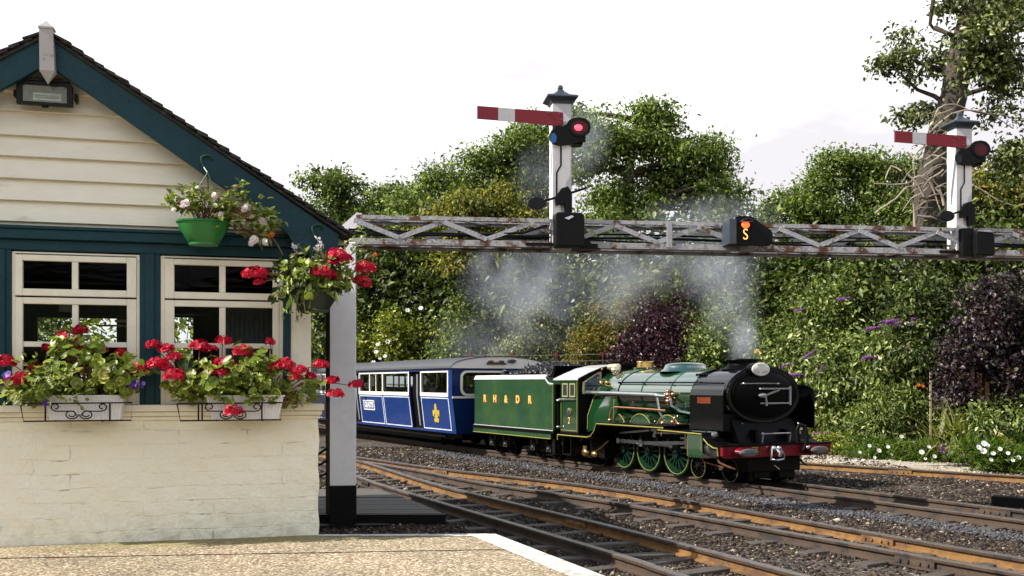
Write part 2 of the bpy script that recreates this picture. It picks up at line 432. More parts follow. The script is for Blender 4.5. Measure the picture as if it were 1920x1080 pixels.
# ------------------------------------------------------------------ ground
def ground_mat():
    m = bpy.data.materials.new('ballast_ground'); m.use_nodes = True
    nt = m.node_tree; b = nt.nodes['Principled BSDF']; N = nt.nodes.new; L = nt.links.new
    tc = N('ShaderNodeTexCoord')
    v = N('ShaderNodeTexVoronoi'); v.inputs['Scale'].default_value = 32; L(tc.outputs['Object'], v.inputs['Vector'])
    sp = N('ShaderNodeSeparateColor'); L(v.outputs['Color'], sp.inputs[0])
    r = N('ShaderNodeValToRGB'); e = r.color_ramp.elements
    e[0].position = 0; e[0].color = (.018, .013, .010, 1); e[1].position = 1; e[1].color = (.20, .17, .135, 1)
    for p, c in ((.35, (.045, .034, .026, 1)), (.7, (.085, .062, .045, 1)), (.93, (.12, .10, .08, 1))):
        x = e.new(p); x.color = c
    L(sp.outputs[0], r.inputs[0])
    n = N('ShaderNodeTexNoise'); n.inputs['Scale'].default_value = .8; n.inputs['Detail'].default_value = 5; L(tc.outputs['Object'], n.inputs[0])
    hs = N('ShaderNodeHueSaturation'); L(r.outputs[0], hs.inputs['Color'])
    mr = N('ShaderNodeMapRange'); mr.inputs[1].default_value = .3; mr.inputs[2].default_value = .7; mr.inputs[3].default_value = .65; mr.inputs[4].default_value = 1.3
    L(n.outputs[0], mr.inputs[0]); L(mr.outputs[0], hs.inputs['Value'])
    L(hs.outputs[0], b.inputs['Base Color']); b.inputs['Roughness'].default_value = .8
    bp = N('ShaderNodeBump'); bp.inputs['Strength'].default_value = .9; bp.inputs['Distance'].default_value = .03; bp.invert = True
    L(v.outputs['Distance'], bp.inputs['Height']); L(bp.outputs[0], b.inputs['Normal'])
    return m
M['ballast'] = ground_mat()
GZ = -.105
g = MB(); g.add([(-400, -60, GZ), (400, -60, GZ), (400, 700, GZ), (-400, 700, GZ)], [(0, 1, 2, 3)])
tag(g.build('ground', M['ballast']), kind='structure')

# soil bank on which the hedge and the trees grow
M['soil'] = mat('leaf_mould_soil', (.045, .034, .022), .95, var=.4, vs=4, bump=.8, bs=14)
HEDGE = [(13, 6.5), (9.3, 12.0), (7.9, 16.2), (6.4, 19.8), (3.4, 23.2), (-1, 26.6), (-6, 30.5), (-14, 36)]
bk = MB()
vs = []
for k, (x, y) in enumerate(HEDGE):
    nx, ny = .72, .70
    for d, z in ((0, GZ - .01), (.8, .12), (3, .8), (8, 1.3), (60, 2.0)):
        vs.append((x + nx * d, y + ny * d, z))
bk.add(vs, [(i * 5 + j, i * 5 + j + 1, i * 5 + j + 6, i * 5 + j + 5) for i in range(len(HEDGE) - 1) for j in range(4)])
tag(bk.build('bank', M['soil'], smooth=True), kind='structure')

# wooded ring added out of the frame, for the paintwork and panes to mirror
hl = MB(); vs = []; nh = 60
for i in range(nh + 1):
    a = R(48) + R(264) * i / nh                       # clockwise from ahead-right, round behind, to ahead-left
    for d, z in ((26, GZ - .02), (30, 3.0), (33, 5.2), (40, 6.0), (60, 5.0), (90, GZ - .02)):
        k = 1 + .08 * math.sin(i * 1.7) + .05 * math.sin(i * 4.1); vs.append((math.sin(a) * d * k, math.cos(a) * d * k + 4, z * (1 + .18 * math.sin(i * 2.3 + d)) if z > 0 else z))
hl.add(vs, [(i * 6 + j, i * 6 + j + 1, i * 6 + j + 7, i * 6 + j + 6) for i in range(nh) for j in range(5)])
M['mirror_green'] = mat('mirror_bank_green', (.030, .042, .014), .95, var=.6, vs=1.2, bump=1, bs=3)
tag(hl.build('mirror_bank', M['mirror_green'], smooth=True), kind='structure')

# pale gravel path in front of the flower bed
M['gravel'] = mat('pale_gravel', (.40, .35, .28), .9, var=.45, vs=40, bump=.8, bs=50)
gp = MB()
gp.add([(4.5, 16.1, GZ + .006), (7.2, 13.3, GZ + .006), (10.5, 9.2, GZ + .006), (11.4, 10.0, GZ + .006), (8.2, 14.9, GZ + .006), (6.3, 20.6, GZ + .006), (5.2, 20.4, GZ + .006)], [(0, 1, 2, 3, 4, 5, 6)])
tag(gp.build('gravel_path', M['gravel']), kind='structure')

# ------------------------------------------------------------------ platform
def platform_mat():
    m = bpy.data.materials.new('pea_shingle_asphalt'); m.use_nodes = True
    nt = m.node_tree; b = nt.nodes['Principled BSDF']; N = nt.nodes.new; L = nt.links.new
    tc = N('ShaderNodeTexCoord')
    v = N('ShaderNodeTexVoronoi'); v.inputs['Scale'].default_value = 72; L(tc.outputs['Object'], v.inputs['Vector'])
    sp = N('ShaderNodeSeparateColor'); L(v.outputs['Color'], sp.inputs[0])
    r = N('ShaderNodeValToRGB'); e = r.color_ramp.elements
    e[0].position = 0; e[0].color = (.10, .072, .045, 1); e[1].position = 1; e[1].color = (.63, .535, .39, 1)
    for p, c in ((.3, (.225, .172, .108, 1)), (.75, (.345, .272, .175, 1))):
        x = e.new(p); x.color = c
    L(sp.outputs[0], r.inputs[0])
    n = N('ShaderNodeTexNoise'); n.inputs['Scale'].default_value = 1.6; n.inputs['Detail'].default_value = 7; L(tc.outputs['Object'], n.inputs[0])
    mr = N('ShaderNodeMapRange'); mr.inputs[1].default_value = .3; mr.inputs[2].default_value = .7; mr.inputs[3].default_value = .80; mr.inputs[4].default_value = 1.18
    L(n.outputs[0], mr.inputs[0])
    hs = N('ShaderNodeHueSaturation'); L(r.outputs[0], hs.inputs['Color']); L(mr.outputs[0], hs.inputs['Value'])
    # moss along the foot of the wall
    mp = N('ShaderNodeMapping'); mp.inputs['Rotation'].default_value = (0, 0, -R(14.6)); L(tc.outputs['Object'], mp.inputs[0])
    sx = N('ShaderNodeSeparateXYZ'); L(mp.outputs[0], sx.inputs[0])
    mo = N('ShaderNodeMapRange'); mo.inputs[1].default_value = 6.86; mo.inputs[2].default_value = 7.22; L(sx.outputs['Y'], mo.inputs[0])
    m1 = N('ShaderNodeMapRange'); m1.inputs[1].default_value = -1.75; m1.inputs[2].default_value = -.9; L(sx.outputs['X'], m1.inputs[0])
    m2 = N('ShaderNodeMapRange'); m2.inputs[1].default_value = .9; m2.inputs[2].default_value = .35; L(sx.outputs['X'], m2.inputs[0])
    mu = N('ShaderNodeMath'); mu.operation = 'MULTIPLY'; L(mo.outputs[0], mu.inputs[0]); L(n.outputs[0], mu.inputs[1])
    mv = N('ShaderNodeMath'); mv.operation = 'MULTIPLY'; mv.use_clamp = True; L(mu.outputs[0], mv.inputs[0]); L(m1.outputs[0], mv.inputs[1])
    mw = N('ShaderNodeMath'); mw.operation = 'MULTIPLY'; mw.use_clamp = True; L(mv.outputs[0], mw.inputs[0]); mw.inputs[1].default_value = 1.15
    mx = N('ShaderNodeMix'); mx.data_type = 'RGBA'; L(mw.outputs[0], mx.inputs[0]); L(hs.outputs[0], mx.inputs[6]); mx.inputs[7].default_value = (.17, .16, .03, 1)
    L(mx.outputs[2], b.inputs['Base Color']); b.inputs['Roughness'].default_value = .85
    bp = N('ShaderNodeBump'); bp.inputs['Strength'].default_value = .6; bp.inputs['Distance'].default_value = .006; bp.invert = True
    L(v.outputs['Distance'], bp.inputs['Height']); L(bp.outputs[0], b.inputs['Normal'])
    return m
M['platform'] = platform_mat()
PZ = .15
PC = Vector((-.114, 7.25)); PE = Vector((.522, 5.67)); PD = (PE - PC).normalized()
PF = PC + PD * 11
pm = MB()
poly = [(-10, -3), (PF.x, PF.y), (PC.x, PC.y), (-1.36, 7.215), (-1.70, 7.24), (-3.4, 6.78), (-10, 5.06)]
pm.prism([(x, y, GZ - .1) for x, y in poly], (0, 0, PZ - GZ + .1))
tag(pm.build('platform', M['platform'], bevel=.008), kind='structure')
M['edge_white'] = mat('platform_edge_paint', (.55, .54, .49), .8, var=.14, vs=12, bump=.4, bs=60, c2=(.33, .27, .19), c2s=11, c2t=(.54, .62))
pl = MB()
pn = Vector((PD.y, -PD.x)); pn = -pn if pn.x > 0 else pn          # towards the platform
I0 = PC + pn * .20 + PD * .05
z4 = PZ + .004
pl.add([(PC.x - .012, PC.y, z4), (PF.x - .012, PF.y, z4), (PF.x + pn.x * .17, PF.y + pn.y * .17, z4), (I0.x, I0.y, z4)], [(0, 1, 2, 3)])
pl.add([(-1.372, 7.20, z4), (PC.x - .012, PC.y - .008, z4), (I0.x, I0.y, z4), (-1.372, 7.135, z4)], [(0, 1, 2, 3)])
tag(pl.build('platform_edge_line', M['edge_white']), kind='structure')
# joints between the platform slabs
jt = MB()
for (x0, y0, x1, y1) in ((-3.4, 6.20, -.15, 6.55), (-.15, 6.55, .17, 6.52)):
    jt.bar((x0, y0, PZ + .002), (x1, y1, PZ + .002), .006, .004)
tag(jt.build('platform_joint', M['black_paint']), kind='structure')

# ------------------------------------------------------------------ tracks
def spline(pts, step=.25):
    P = [Vector(p) for p in pts]
    P = [P[0] * 2 - P[1]] + P + [P[-1] * 2 - P[-2]]
    o = []
    for i in range(1, len(P) - 2):
        n = max(2, int((P[i + 1] - P[i]).length / step))
        for k in range(n):
            t = k / n; a, b, c, d = P[i - 1], P[i], P[i + 1], P[i + 2]
            o.append(.5 * ((2 * b) + (c - a) * t + (2 * a - 5 * b + 4 * c - d) * t * t + (3 * b - a - 3 * c + d) * t ** 3))
    o.append(P[-2]); return o

PROF = [(-.031, 0), (.031, 0), (.035, -.006), (.031, -.026), (.010, -.032), (.009, -.072), (.044, -.082), (.044, -.095), (-.044, -.095), (-.044, -.082), (-.009, -.072), (-.010, -.032), (-.031, -.026), (-.035, -.006)]
def rail(pts, parent, side, org, sm=True):
    Q = spline(pts) if sm else [Vector(p) for p in pts]
    b = MB(); n = len(PROF); vs = []
    for i, p in enumerate(Q):
        d = (Q[min(i + 1, len(Q) - 1)] - Q[max(i - 1, 0)]).normalized(); nx = Vector((-d.y, d.x))
        for (u, z) in PROF: vs.append((p.x + nx.x * u - org[0], p.y + nx.y * u - org[1], z))
    b.v = vs
    for i in range(len(Q) - 1):
        for k in range(n):
            k2 = (k + 1) % n
            b.f.append([i * n + k, i * n + k2, (i + 1) * n + k2, (i + 1) * n + k]); b.mi.append(1 if k == 0 else 2 if k in (1, 2, 11, 12) else 0)
    b.f.append(list(range(n))); b.mi.append(0); m_ = (len(Q) - 1) * n; b.f.append([m_ + k for k in range(n)]); b.mi.append(0)
    return b.build('rail', [M[side], M['rail_top'], M['rail_dark']], parent), Q

def sleepers(Qa, Qb, parent, org, step, over=.28, y0=0, y1=99):
    acc = 0
    for i in range(1, len(Qa)):
        acc += (Qa[i] - Qa[i - 1]).length
        if acc < step: continue
        acc = 0
        a = Qa[i]
        if not (y0 < a.y < y1): continue
        q = min(Qb, key=lambda p: (p - a).length)
        d = (q - a).normalized()
        p0 = a - d * over; p1 = q + d * over
        b = MB(); jz = random.uniform(-.006, .004)
        b.bar((p0.x - org[0], p0.y - org[1], -.108 + jz), (p1.x - org[0], p1.y - org[1], -.108 + jz), random.uniform(.11, .135), .06)
        b.build('sleeper', M['sleeper'], parent, bevel=.006)

def fishplate(Q, k, parent, org, m_):
    a, c = Q[k], Q[k + 1]; d = (c - a).normalized(); nx = Vector((-d.y, d.x))
    b = MB()
    for s_ in (1, -1):
        o = a + nx * s_ * .024
        p, q = o - d * .17, o + d * .17
        b.bar((p.x - org[0], p.y - org[1], -.052), (q.x - org[0], q.y - org[1], -.052), .020, .048)
        for j in (-.12, -.05, .05, .12):
            c_ = o + d * j + nx * s_ * .010
            e_ = c_ + nx * s_ * .014
            b.cyl((c_.x - org[0], c_.y - org[1], -.052), (e_.x - org[0], e_.y - org[1], -.052), .012, n=6)
    b.build('fishplate', m_, parent)

def V2(*l): return [Vector(p) for p in l]
TF = Vector((.467, -.884)); TB = Vector((.884, .467)); TN = Vector((4.59, 9.09))      # train track: forward, far side, a point of the near rail
def tpt(t, w_): return TN - TF * t + TB * w_
def train_loc(t):
    p = tpt(t, .3175); return (p.x, p.y, 0)
TRZ = math.atan2(TF.y, TF.x)

def track(name, label, la, lb, org, sa, sb, step=.42, y0=0, y1=99, fa=(), fb=()):
    t = empty(name, (org[0], org[1], 0)); tag(t, label, 'railway track', 'tracks across the station throat')
    _, Qa = rail(la, t, sa, org); _, Qb = rail(lb, t, sb, org)
    sleepers(Qb, Qa, t, org, step, y0=y0, y1=y1)
    for k in fa: fishplate(Qa, int(k * len(Qa)), t, org, M[sa])
    for k in fb: fishplate(Qb, int(k * len(Qb)), t, org, M[sb])
    return t
near = [tpt(t, 0) for t in (-6, -2, 4, 10, 18, 28)]
far = [tpt(t, .635) for t in (-6, -2, 4, 10, 18, 28)]
track('railway_track', 'far railway track of dull dark rails that the locomotive stands on', far, near, (2, 14), 'rail_dark', 'rail_dark', y0=6.5, y1=17, fa=(.2,))
track('railway_track', 'middle railway track with bright orange rust along its far rail',
      V2((6.0, 3.2), (3.60, 7.13), (1.236, 11.74), (-1.007, 14.6), (-2.59, 16.9), (-5.6, 21.2)),
      V2((5.6, 2.6), (3.307, 6.55), (1.098, 10.43), (-.37, 12.56), (-1.32, 14.3), (-2.42, 16.1)), (2.4, 9), 'rail_side', 'rail_dark', y0=6, y1=16, fa=(.28, .62), fb=(.35,))
track('railway_track', 'nearest railway track of widely spaced dark sleepers beside the platform edge',
      V2((3.4, 3.0), (1.882, 6.456), (.908, 8.62), (-.839, 12.17), (-2.27, 15.7), (-4.3, 20.3)),
      V2((2.6, 3.0), (1.101, 6.456), (.766, 7.28), (-.719, 10.43), (-1.412, 11.92), (-2.057, 13.43), (-4.5, 19.6)), (.6, 9), 'rail_side', 'rail_dark', step=.40, y0=6, y1=15, fa=(.36,), fb=(.6,))
e = empty('edging_rail', (5.5, 14.7, 0))
_, Q = rail(V2((2.6, 17.7), (4.43, 15.8), (6.78, 13.43), (10, 10.1)), e, 'rail_side', (5.5, 14.7)); fishplate(Q, int(len(Q) * .42), e, (5.5, 14.7), M['rail_side'])
tag(e, 'single rusty rail laid along the pale gravel path below the flowers', 'rail')

# ballast stones lying loose on the ground
def stone_mat():
    m = leaf_mat('ballast_stone', (.012, .009, .008), (.088, .064, .047), 0, .85, c3=(.30, .245, .19))
    m.node_tree.nodes['Principled BSDF'].inputs['Specular IOR Level'].default_value = .2
    return m
M['stone'] = stone_mat()
def in_poly(x, y, poly):
    r = np.zeros(len(x), bool); n = len(poly)
    for i in range(n):
        x0, y0 = poly[i]; x1, y1 = poly[(i + 1) % n]
        c = ((y0 > y) != (y1 > y)) & (x < (x1 - x0) * (y - y0) / ((y1 - y0) if abs(y1 - y0) > 1e-9 else 1e-9) + x0)
        r ^= c
    return r
OCT = np.array([(1, 0, 0), (-1, 0, 0), (0, 1, 0), (0, -1, 0), (0, 0, 1), (0, 0, -1)], float)
OCF = np.array([(0, 2, 4), (2, 1, 4), (1, 3, 4), (3, 0, 4), (2, 0, 5), (1, 2, 5), (3, 1, 5), (0, 3, 5)])
def stones(name, x, y, s, mt, z=GZ):
    n = len(x)
    V = OCT[None] * rng.uniform(.55, 1.15, (n, 6, 1)) + rng.normal(0, .22, (n, 6, 3))
    V *= s[:, None, None] * np.stack([rng.uniform(.8, 1.3, n), rng.uniform(.7, 1.1, n), rng.uniform(.45, .8, n)], 1)[:, None]
    a = rng.uniform(0, 6.28, n); ca, sa = np.cos(a)[:, None], np.sin(a)[:, None]
    X = V[..., 0] * ca - V[..., 1] * sa; Yv = V[..., 0] * sa + V[..., 1] * ca
    P = np.stack([X + x[:, None], Yv + y[:, None], V[..., 2] + z + s[:, None] * .25], 2).reshape(-1, 3)
    Fc = (OCF[None] + (np.arange(n) * 6)[:, None, None]).reshape(-1, 3)
    return tag(mesh_np(name, P, Fc, mt), kind='stuff')
xs, ys, ss = [], [], []
for (y0, y1, x0, x1, den, sz) in ((5.2, 8, -.3, 5.6, 2300, .0135), (8, 11, -1.8, 7, 1500, .0155), (11, 15, -3, 8, 850, .018), (15, 21, -5, 6.2, 400, .022)):
    n = int((y1 - y0) * (x1 - x0) * den)
    x = rng.uniform(x0, x1, n); y = rng.uniform(y0, y1, n)
    # keep the loose stones out of a few worn, cindery patches so the cover is uneven
    keep = (np.sin(x * 2.1 + 1.3 * np.sin(y * 1.7)) + np.sin(y * 2.9 + x) + rng.normal(0, .8, n)) > -1.1
    keep &= ~in_poly(x, y, [(p[0] + .02, p[1] + .02) for p in poly])
    xs.append(x[keep]); ys.append(y[keep]); ss.append(sz * rng.lognormal(0, .33, keep.sum()))
stones('ballast_stones', np.concatenate(xs), np.concatenate(ys), np.concatenate(ss), M['stone'])
M['ash'] = leaf_mat('blue_grey_ash', (.030, .030, .034), (.125, .122, .13), 0, .7)
tt = rng.uniform(-1.5, 12, 9000); ww = -.42 + rng.normal(0, .13, 9000) - .02 * tt
q = np.array([4.59, 9.09])[None] - np.outer(tt, TF) + np.outer(ww, TB)
stones('ash_scatter', q[:, 0], q[:, 1], .015 * rng.lognormal(0, .3, 9000), M['ash'], GZ + .012)
M['gravel_stone'] = leaf_mat('gravel_stone', (.28, .23, .17), (.52, .47, .40), 0, .8)
n = 9000; x = rng.uniform(4.6, 10.6, n); y = rng.uniform(9.2, 20.5, n)
k = in_poly(x, y, [(4.5, 16.1), (7.2, 13.3), (10.5, 9.2), (11.4, 10.0), (8.2, 14.9), (6.3, 20.6), (5.2, 20.4)])
stones('path_gravel', x[k], y[k], .02 * rng.lognormal(0, .35, k.sum()), M['gravel_stone'])

# black timber block beside the far rail at the right edge
b = MB(); p = ground_at(1858, 949, GZ); b.box(0, 1.0, 0, .16, 0, .11)
o = b.build('timber_baulk', M['black_paint'], bevel=.008, loc=(p.x, p.y, GZ)); o.rotation_euler = (0, 0, R(-38))
tag(o, 'black timber block lying on ballast beside the far rail at right', 'timber block')

# barrow crossing of planks behind the post
dk = empty('timber_deck', (-1.2, 10.2, 0)); tag(dk, 'low deck of weathered grey planks behind the white post', 'deck')
dp = MB(); yv = 9.60; k = 0
def edge_x(y): return float(np.interp(y, [9.5, 10.43, 11.92, 12.4], [-.62, -.95, -1.62, -1.8]))
while yv < 11.7:
    x0 = -3.0; xa, xb = edge_x(yv), edge_x(yv + .135)
    dp.prism([(x0 + 1.2, yv - 10.2, -.05), (xa + 1.2, yv - 10.2, -.05), (xb + 1.2, yv + .135 - 10.2, -.05), (x0 + 1.2, yv + .135 - 10.2, -.05)], (0, 0, .05 + random.uniform(-.006, .004)))
    yv += .145; k += 1
dp.build('planking', M['plank'], dk, bevel=.004)
fb = MB(); fb.box(-1.8, .575, -.685, -.612, -.13, -.006); fb.build('front_bearer', M['black_paint'], dk, bevel=.006)
# ------------------------------------------------------------------ station building
BU = Vector((.968, .252, 0)).normalized(); BNV = Vector((BU.y, -BU.x, 0))      # along the wall, out of the wall towards the platform
BO = Vector((-1.375, 7.2, PZ)); BRZ = math.atan2(BU.y, BU.x)
CAM = Vector((0, 0, CAMZ))
def wl(px, py, off=0):
    """local building coordinates (x along wall, y into building, z up) of a point measured on a plane 'off' in front of the wall"""
    d = Vector(((px - 960) / F, 1, -(py - HOR) / F))
    p0 = BO + BNV * off
    t = (p0 - CAM).dot(BNV) / d.dot(BNV)
    q = CAM + d * t - BO
    return Vector((q.dot(BU), -q.dot(BNV), q.z))
def bworld(v): return BO + BU * v[0] - BNV * v[1] + Vector((0, 0, v[2]))

bd = empty('station_building', BO, BRZ)
tag(bd, 'cream and dark teal timber station building on a painted brick base', 'building')

def brick_mat():
    m = bpy.data.materials.new('thick_painted_brick'); m.use_nodes = True
    nt = m.node_tree; b = nt.nodes['Principled BSDF']; N = nt.nodes.new; L = nt.links.new
    tc = N('ShaderNodeTexCoord')
    sw = N('ShaderNodeCombineXYZ'); sp = N('ShaderNodeSeparateXYZ'); L(tc.outputs['Object'], sp.inputs[0])
    n0 = N('ShaderNodeTexNoise'); n0.inputs['Scale'].default_value = 5; n0.inputs['Detail'].default_value = 4; L(tc.outputs['Object'], n0.inputs[0])
    wz = N('ShaderNodeMath'); wz.operation = 'MULTIPLY_ADD'; L(n0.outputs[0], wz.inputs[0]); wz.inputs[1].default_value = .05; L(sp.outputs['Z'], wz.inputs[2])
    wx = N('ShaderNodeMath'); wx.operation = 'MULTIPLY_ADD'; L(n0.outputs[0], wx.inputs[0]); wx.inputs[1].default_value = .05; L(sp.outputs['X'], wx.inputs[2])
    L(wx.outputs[0], sw.inputs[0]); L(wz.outputs[0], sw.inputs[1])
    br = N('ShaderNodeTexBrick'); L(sw.outputs[0], br.inputs['Vector'])
    br.inputs['Scale'].default_value = 1; br.inputs['Brick Width'].default_value = .46; br.inputs['Row Height'].default_value = .098
    br.inputs['Mortar Size'].default_value = .007; br.inputs['Mortar Smooth'].default_value = .7
    n1 = N('ShaderNodeTexNoise'); n1.inputs['Scale'].default_value = 26; n1.inputs['Detail'].default_value = 7; n1.inputs['Roughness'].default_value = .6; L(tc.outputs['Object'], n1.inputs[0])
    n2 = N('ShaderNodeTexNoise'); n2.inputs['Scale'].default_value = 3.3; n2.inputs['Detail'].default_value = 6; n2.inputs['Roughness'].default_value = .7; L(tc.outputs['Object'], n2.inputs[0])
    # the joints show only in places under the thick paint
    vis = N('ShaderNodeMapRange'); vis.inputs[1].default_value = .40; vis.inputs[2].default_value = .62; vis.inputs[3].default_value = .12; L(n2.outputs[0], vis.inputs[0])
    jm = N('ShaderNodeMath'); jm.operation = 'MULTIPLY'; L(br.outputs['Fac'], jm.inputs[0]); L(vis.outputs[0], jm.inputs[1])
    hm = N('ShaderNodeMath'); hm.operation = 'MULTIPLY_ADD'; L(jm.outputs[0], hm.inputs[0]); hm.inputs[1].default_value = -.34; L(n1.outputs[0], hm.inputs[2])
    n4 = N('ShaderNodeTexNoise'); n4.inputs['Scale'].default_value = 9; n4.inputs['Detail'].default_value = 3; L(tc.outputs['Object'], n4.inputs[0])
    h2 = N('ShaderNodeMath'); h2.operation = 'MULTIPLY_ADD'; L(n4.outputs[0], h2.inputs[0]); h2.inputs[1].default_value = 1.7; L(hm.outputs[0], h2.inputs[2])
    bp = N('ShaderNodeBump'); bp.inputs['Strength'].default_value = .75; bp.inputs['Distance'].default_value = .016
    L(h2.outputs[0], bp.inputs['Height']); L(bp.outputs[0], b.inputs['Normal'])
    # dark cracks in some bed joints, dirt near the foot
    th = N('ShaderNodeMapRange'); th.inputs[1].default_value = .52; th.inputs[2].default_value = .7; L(n2.outputs[0], th.inputs[0])
    sh = N('ShaderNodeMapRange'); sh.inputs[1].default_value = .75; sh.inputs[2].default_value = 1.0; L(br.outputs['Fac'], sh.inputs[0])
    n3 = N('ShaderNodeTexNoise'); n3.inputs['Scale'].default_value = 14; n3.inputs['Detail'].default_value = 5; L(tc.outputs['Object'], n3.inputs[0])
    t3 = N('ShaderNodeMapRange'); t3.inputs[1].default_value = .47; t3.inputs[2].default_value = .58; L(n3.outputs[0], t3.inputs[0])
    c1 = N('ShaderNodeMath'); c1.operation = 'MULTIPLY'; L(sh.outputs[0], c1.inputs[0]); L(th.outputs[0], c1.inputs[1])
    c2 = N('ShaderNodeMath'); c2.operation = 'MULTIPLY'; L(c1.outputs[0], c2.inputs[0]); L(t3.outputs[0], c2.inputs[1])
    mx = N('ShaderNodeMix'); mx.data_type = 'RGBA'; L(c2.outputs[0], mx.inputs[0]); mx.inputs[6].default_value = (.84, .825, .70, 1); mx.inputs[7].default_value = (.17, .13, .085, 1)
    ft = N('ShaderNodeMapRange'); ft.inputs[1].default_value = .26; ft.inputs[2].default_value = -.02; L(sp.outputs['Z'], ft.inputs[0])
    fm = N('ShaderNodeMath'); fm.operation = 'MULTIPLY'; L(ft.outputs[0], fm.inputs[0]); L(t3.outputs[0], fm.inputs[1])
    fm2 = N('ShaderNodeMath'); fm2.operation = 'MULTIPLY'; L(fm.outputs[0], fm2.inputs[0]); fm2.inputs[1].default_value = .22
    m2 = N('ShaderNodeMix'); m2.data_type = 'RGBA'; L(fm2.outputs[0], m2.inputs[0]); L(mx.outputs[2], m2.inputs[6]); m2.inputs[7].default_value = (.24, .22, .14, 1)
    L(m2.outputs[2], b.inputs['Base Color']); b.inputs['Roughness'].default_value = .6
    return m
M['brick'] = brick_mat()
XL = -5.2                                  # left end of the building, outside the frame
zs_top = wl(590, 757, .0).z                # top of the sill ledge
zs_bot = wl(590, 777, .0).z
# brick base: gridded so that its face is gently uneven
nx, nz = 150, 30
X = np.linspace(XL, 0, nx); Z = np.linspace(-.3, zs_bot + .01, nz)
gx, gz = np.meshgrid(X, Z)
gy = .008 * np.sin(gx * 7 + 2 * np.sin(gz * 5)) * np.sin(gz * 9 + gx * 2) + .004 * np.sin(gx * 23 + gz * 31)
V = np.stack([gx + .006 * np.sin(gz * 21) * (gx > -.05), gy, gz], 2).reshape(-1, 3)
idx = np.arange(nx * nz).reshape(nz, nx)
Fq = np.stack([idx[:-1, :-1], idx[:-1, 1:], idx[1:, 1:], idx[1:, :-1]], 2).reshape(-1, 4)
mesh_np('brick_wall', V, Fq, M['brick'], bd, smooth=True)
r_ = MB(); r_.box(-.12, -.003, .004, 3.6, -.3, zs_bot); r_.box(XL, -.12, .16, .22, -.3, zs_bot); r_.build('side_wall', M['brick'], bd)
s = MB()
s.box(XL, .035, -.075, .10, zs_top - .045, zs_top); s.box(XL, .022, -.045, .10, zs_top - .078, zs_top - .046); s.box(XL, .012, -.022, .10, zs_bot - .03, zs_top - .079)
s.build('sill', M['cream'], bd, bevel=.006)

z_beam_b = wl(300, 476, .03).z; z_beam_m = wl(300, 456, .05).z; z_beam_t = wl(300, 438, .06).z
XR = wl(583, 650, 0).x
def wbox(mb, px0, px1, py0, py1, off0, off1):
    """box on the wall face: pixel rectangle at plane off1, from depth off0 (inner) to off1 (outer)"""
    a = wl(px0, py0, off1); c = wl(px1, py1, off1)
    mb.box(a.x, c.x, -off1, -off0, c.z, a.z)
pi_ = MB(); a = wl(545, 650, .02); pi_.box(a.x, XR, -.02, .10, zs_top, z_beam_b); pi_.build('corner_pilaster', M['cream'], bd, bevel=.004)
for (x0, x1) in ((262, 300), (-16, 21), (531, 545)):
    p_ = MB(); a = wl(x0, 600, .03); c = wl(x1, 600, .03); p_.box(a.x, c.x, -.03, .06, zs_top, z_beam_b)
    if x1 - x0 > 20: p_.box(a.x + .035, c.x - .035, -.045, -.03, zs_top, z_beam_b)
    p_.build('timber_post', M['teal'], bd, bevel=.004)
p_ = MB(); a = wl(-16, 600, .03); p_.box(XL, a.x, -.02, .06, zs_top, z_beam_b); p_.build('wall_panel', M['cream'], bd)
bm_ = MB()
xb = wl(560, 445, .05).x
bm_.box(XL, xb, -.035, .08, z_beam_b, z_beam_m); bm_.box(XL, xb, -.075, .08, z_beam_m, z_beam_t); bm_.box(XL, xb, -.09, .0, z_beam_t, z_beam_t + .022)
bm_.build('wall_plate_beam', M['teal'], bd, bevel=.005)

# two windows
def window(dx, px, label=None):
    """px: outer l, outer r, sash l, sash r, pane l, mid l, mid r, pane r"""
    ol, orr, sl, sr, pl_, ml, mr_, pr = px
    X_ = lambda p, o=.02: wl(p, 600, o).x
    Zt = wl(150, 478, .02).z; Zs1 = wl(150, 556, .03).z; Zs2 = wl(150, 559, .03).z; zb = zs_top
    w_ = MB()
    # outer frame
    w_.box(X_(ol), X_(sl), -.018, .06, zb, Zt); w_.box(X_(sr), X_(orr), -.018, .06, zb, Zt); w_.box(X_(ol), X_(orr), -.018, .06, Zt, Zt + .012)
    wf = w_.build('window', M['cream'], bd, bevel=.003)
    for (za, zc, rows, sash) in ((wl(150, 480, .03).z, Zs1, [(wl(150, 491, .03).z, wl(150, 543, .03).z)], .034), (Zs2, zb, [(wl(150, 571, .03).z, wl(150, 641, .03).z), (wl(150, 651, .03).z, wl(150, 744, .03).z)], .026)):
        s_ = MB()
        y0, y1 = -sash, .01
        s_.box(X_(sl), X_(pl_), y0, y1, zc, za); s_.box(X_(pr), X_(sr), y0, y1, zc, za)
        s_.box(X_(pl_), X_(pr), y0, y1, rows[0][0], za)
        for i, (t_, b_) in enumerate(rows):
            nb = rows[i + 1][0] if i + 1 < len(rows) else zc
            s_.box(X_(pl_), X_(pr), y0 + (.008 if i + 1 < len(rows) else 0), y1, nb, b_)
            s_.box(X_(ml), X_(mr_), y0 + .006, y1, b_, t_)
        s_.build('sash', M['cream'], wf, bevel=.004)
        gl = MB(); gl.add([(X_(pl_) - .004, .0, zc + .005), (X_(pr) + .004, .0, zc + .005), (X_(pr) + .004, .0, za - .005), (X_(pl_) - .004, .0, za - .005)], [(0, 1, 2, 3)])
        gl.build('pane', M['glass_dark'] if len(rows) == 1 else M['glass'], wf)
    return wf
window(0, (22, 262, 29, 256, 43, 135, 147, 238))
window(0, (301, 531, 309, 523, 327, 411, 423, 511))

# inside of the building
zi_t = z_beam_b + .02
iv = MB()
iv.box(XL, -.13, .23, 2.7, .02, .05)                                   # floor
iv.box(XL, -.02, .10, 3.5, zi_t + .02, zi_t + .06)                      # ceiling
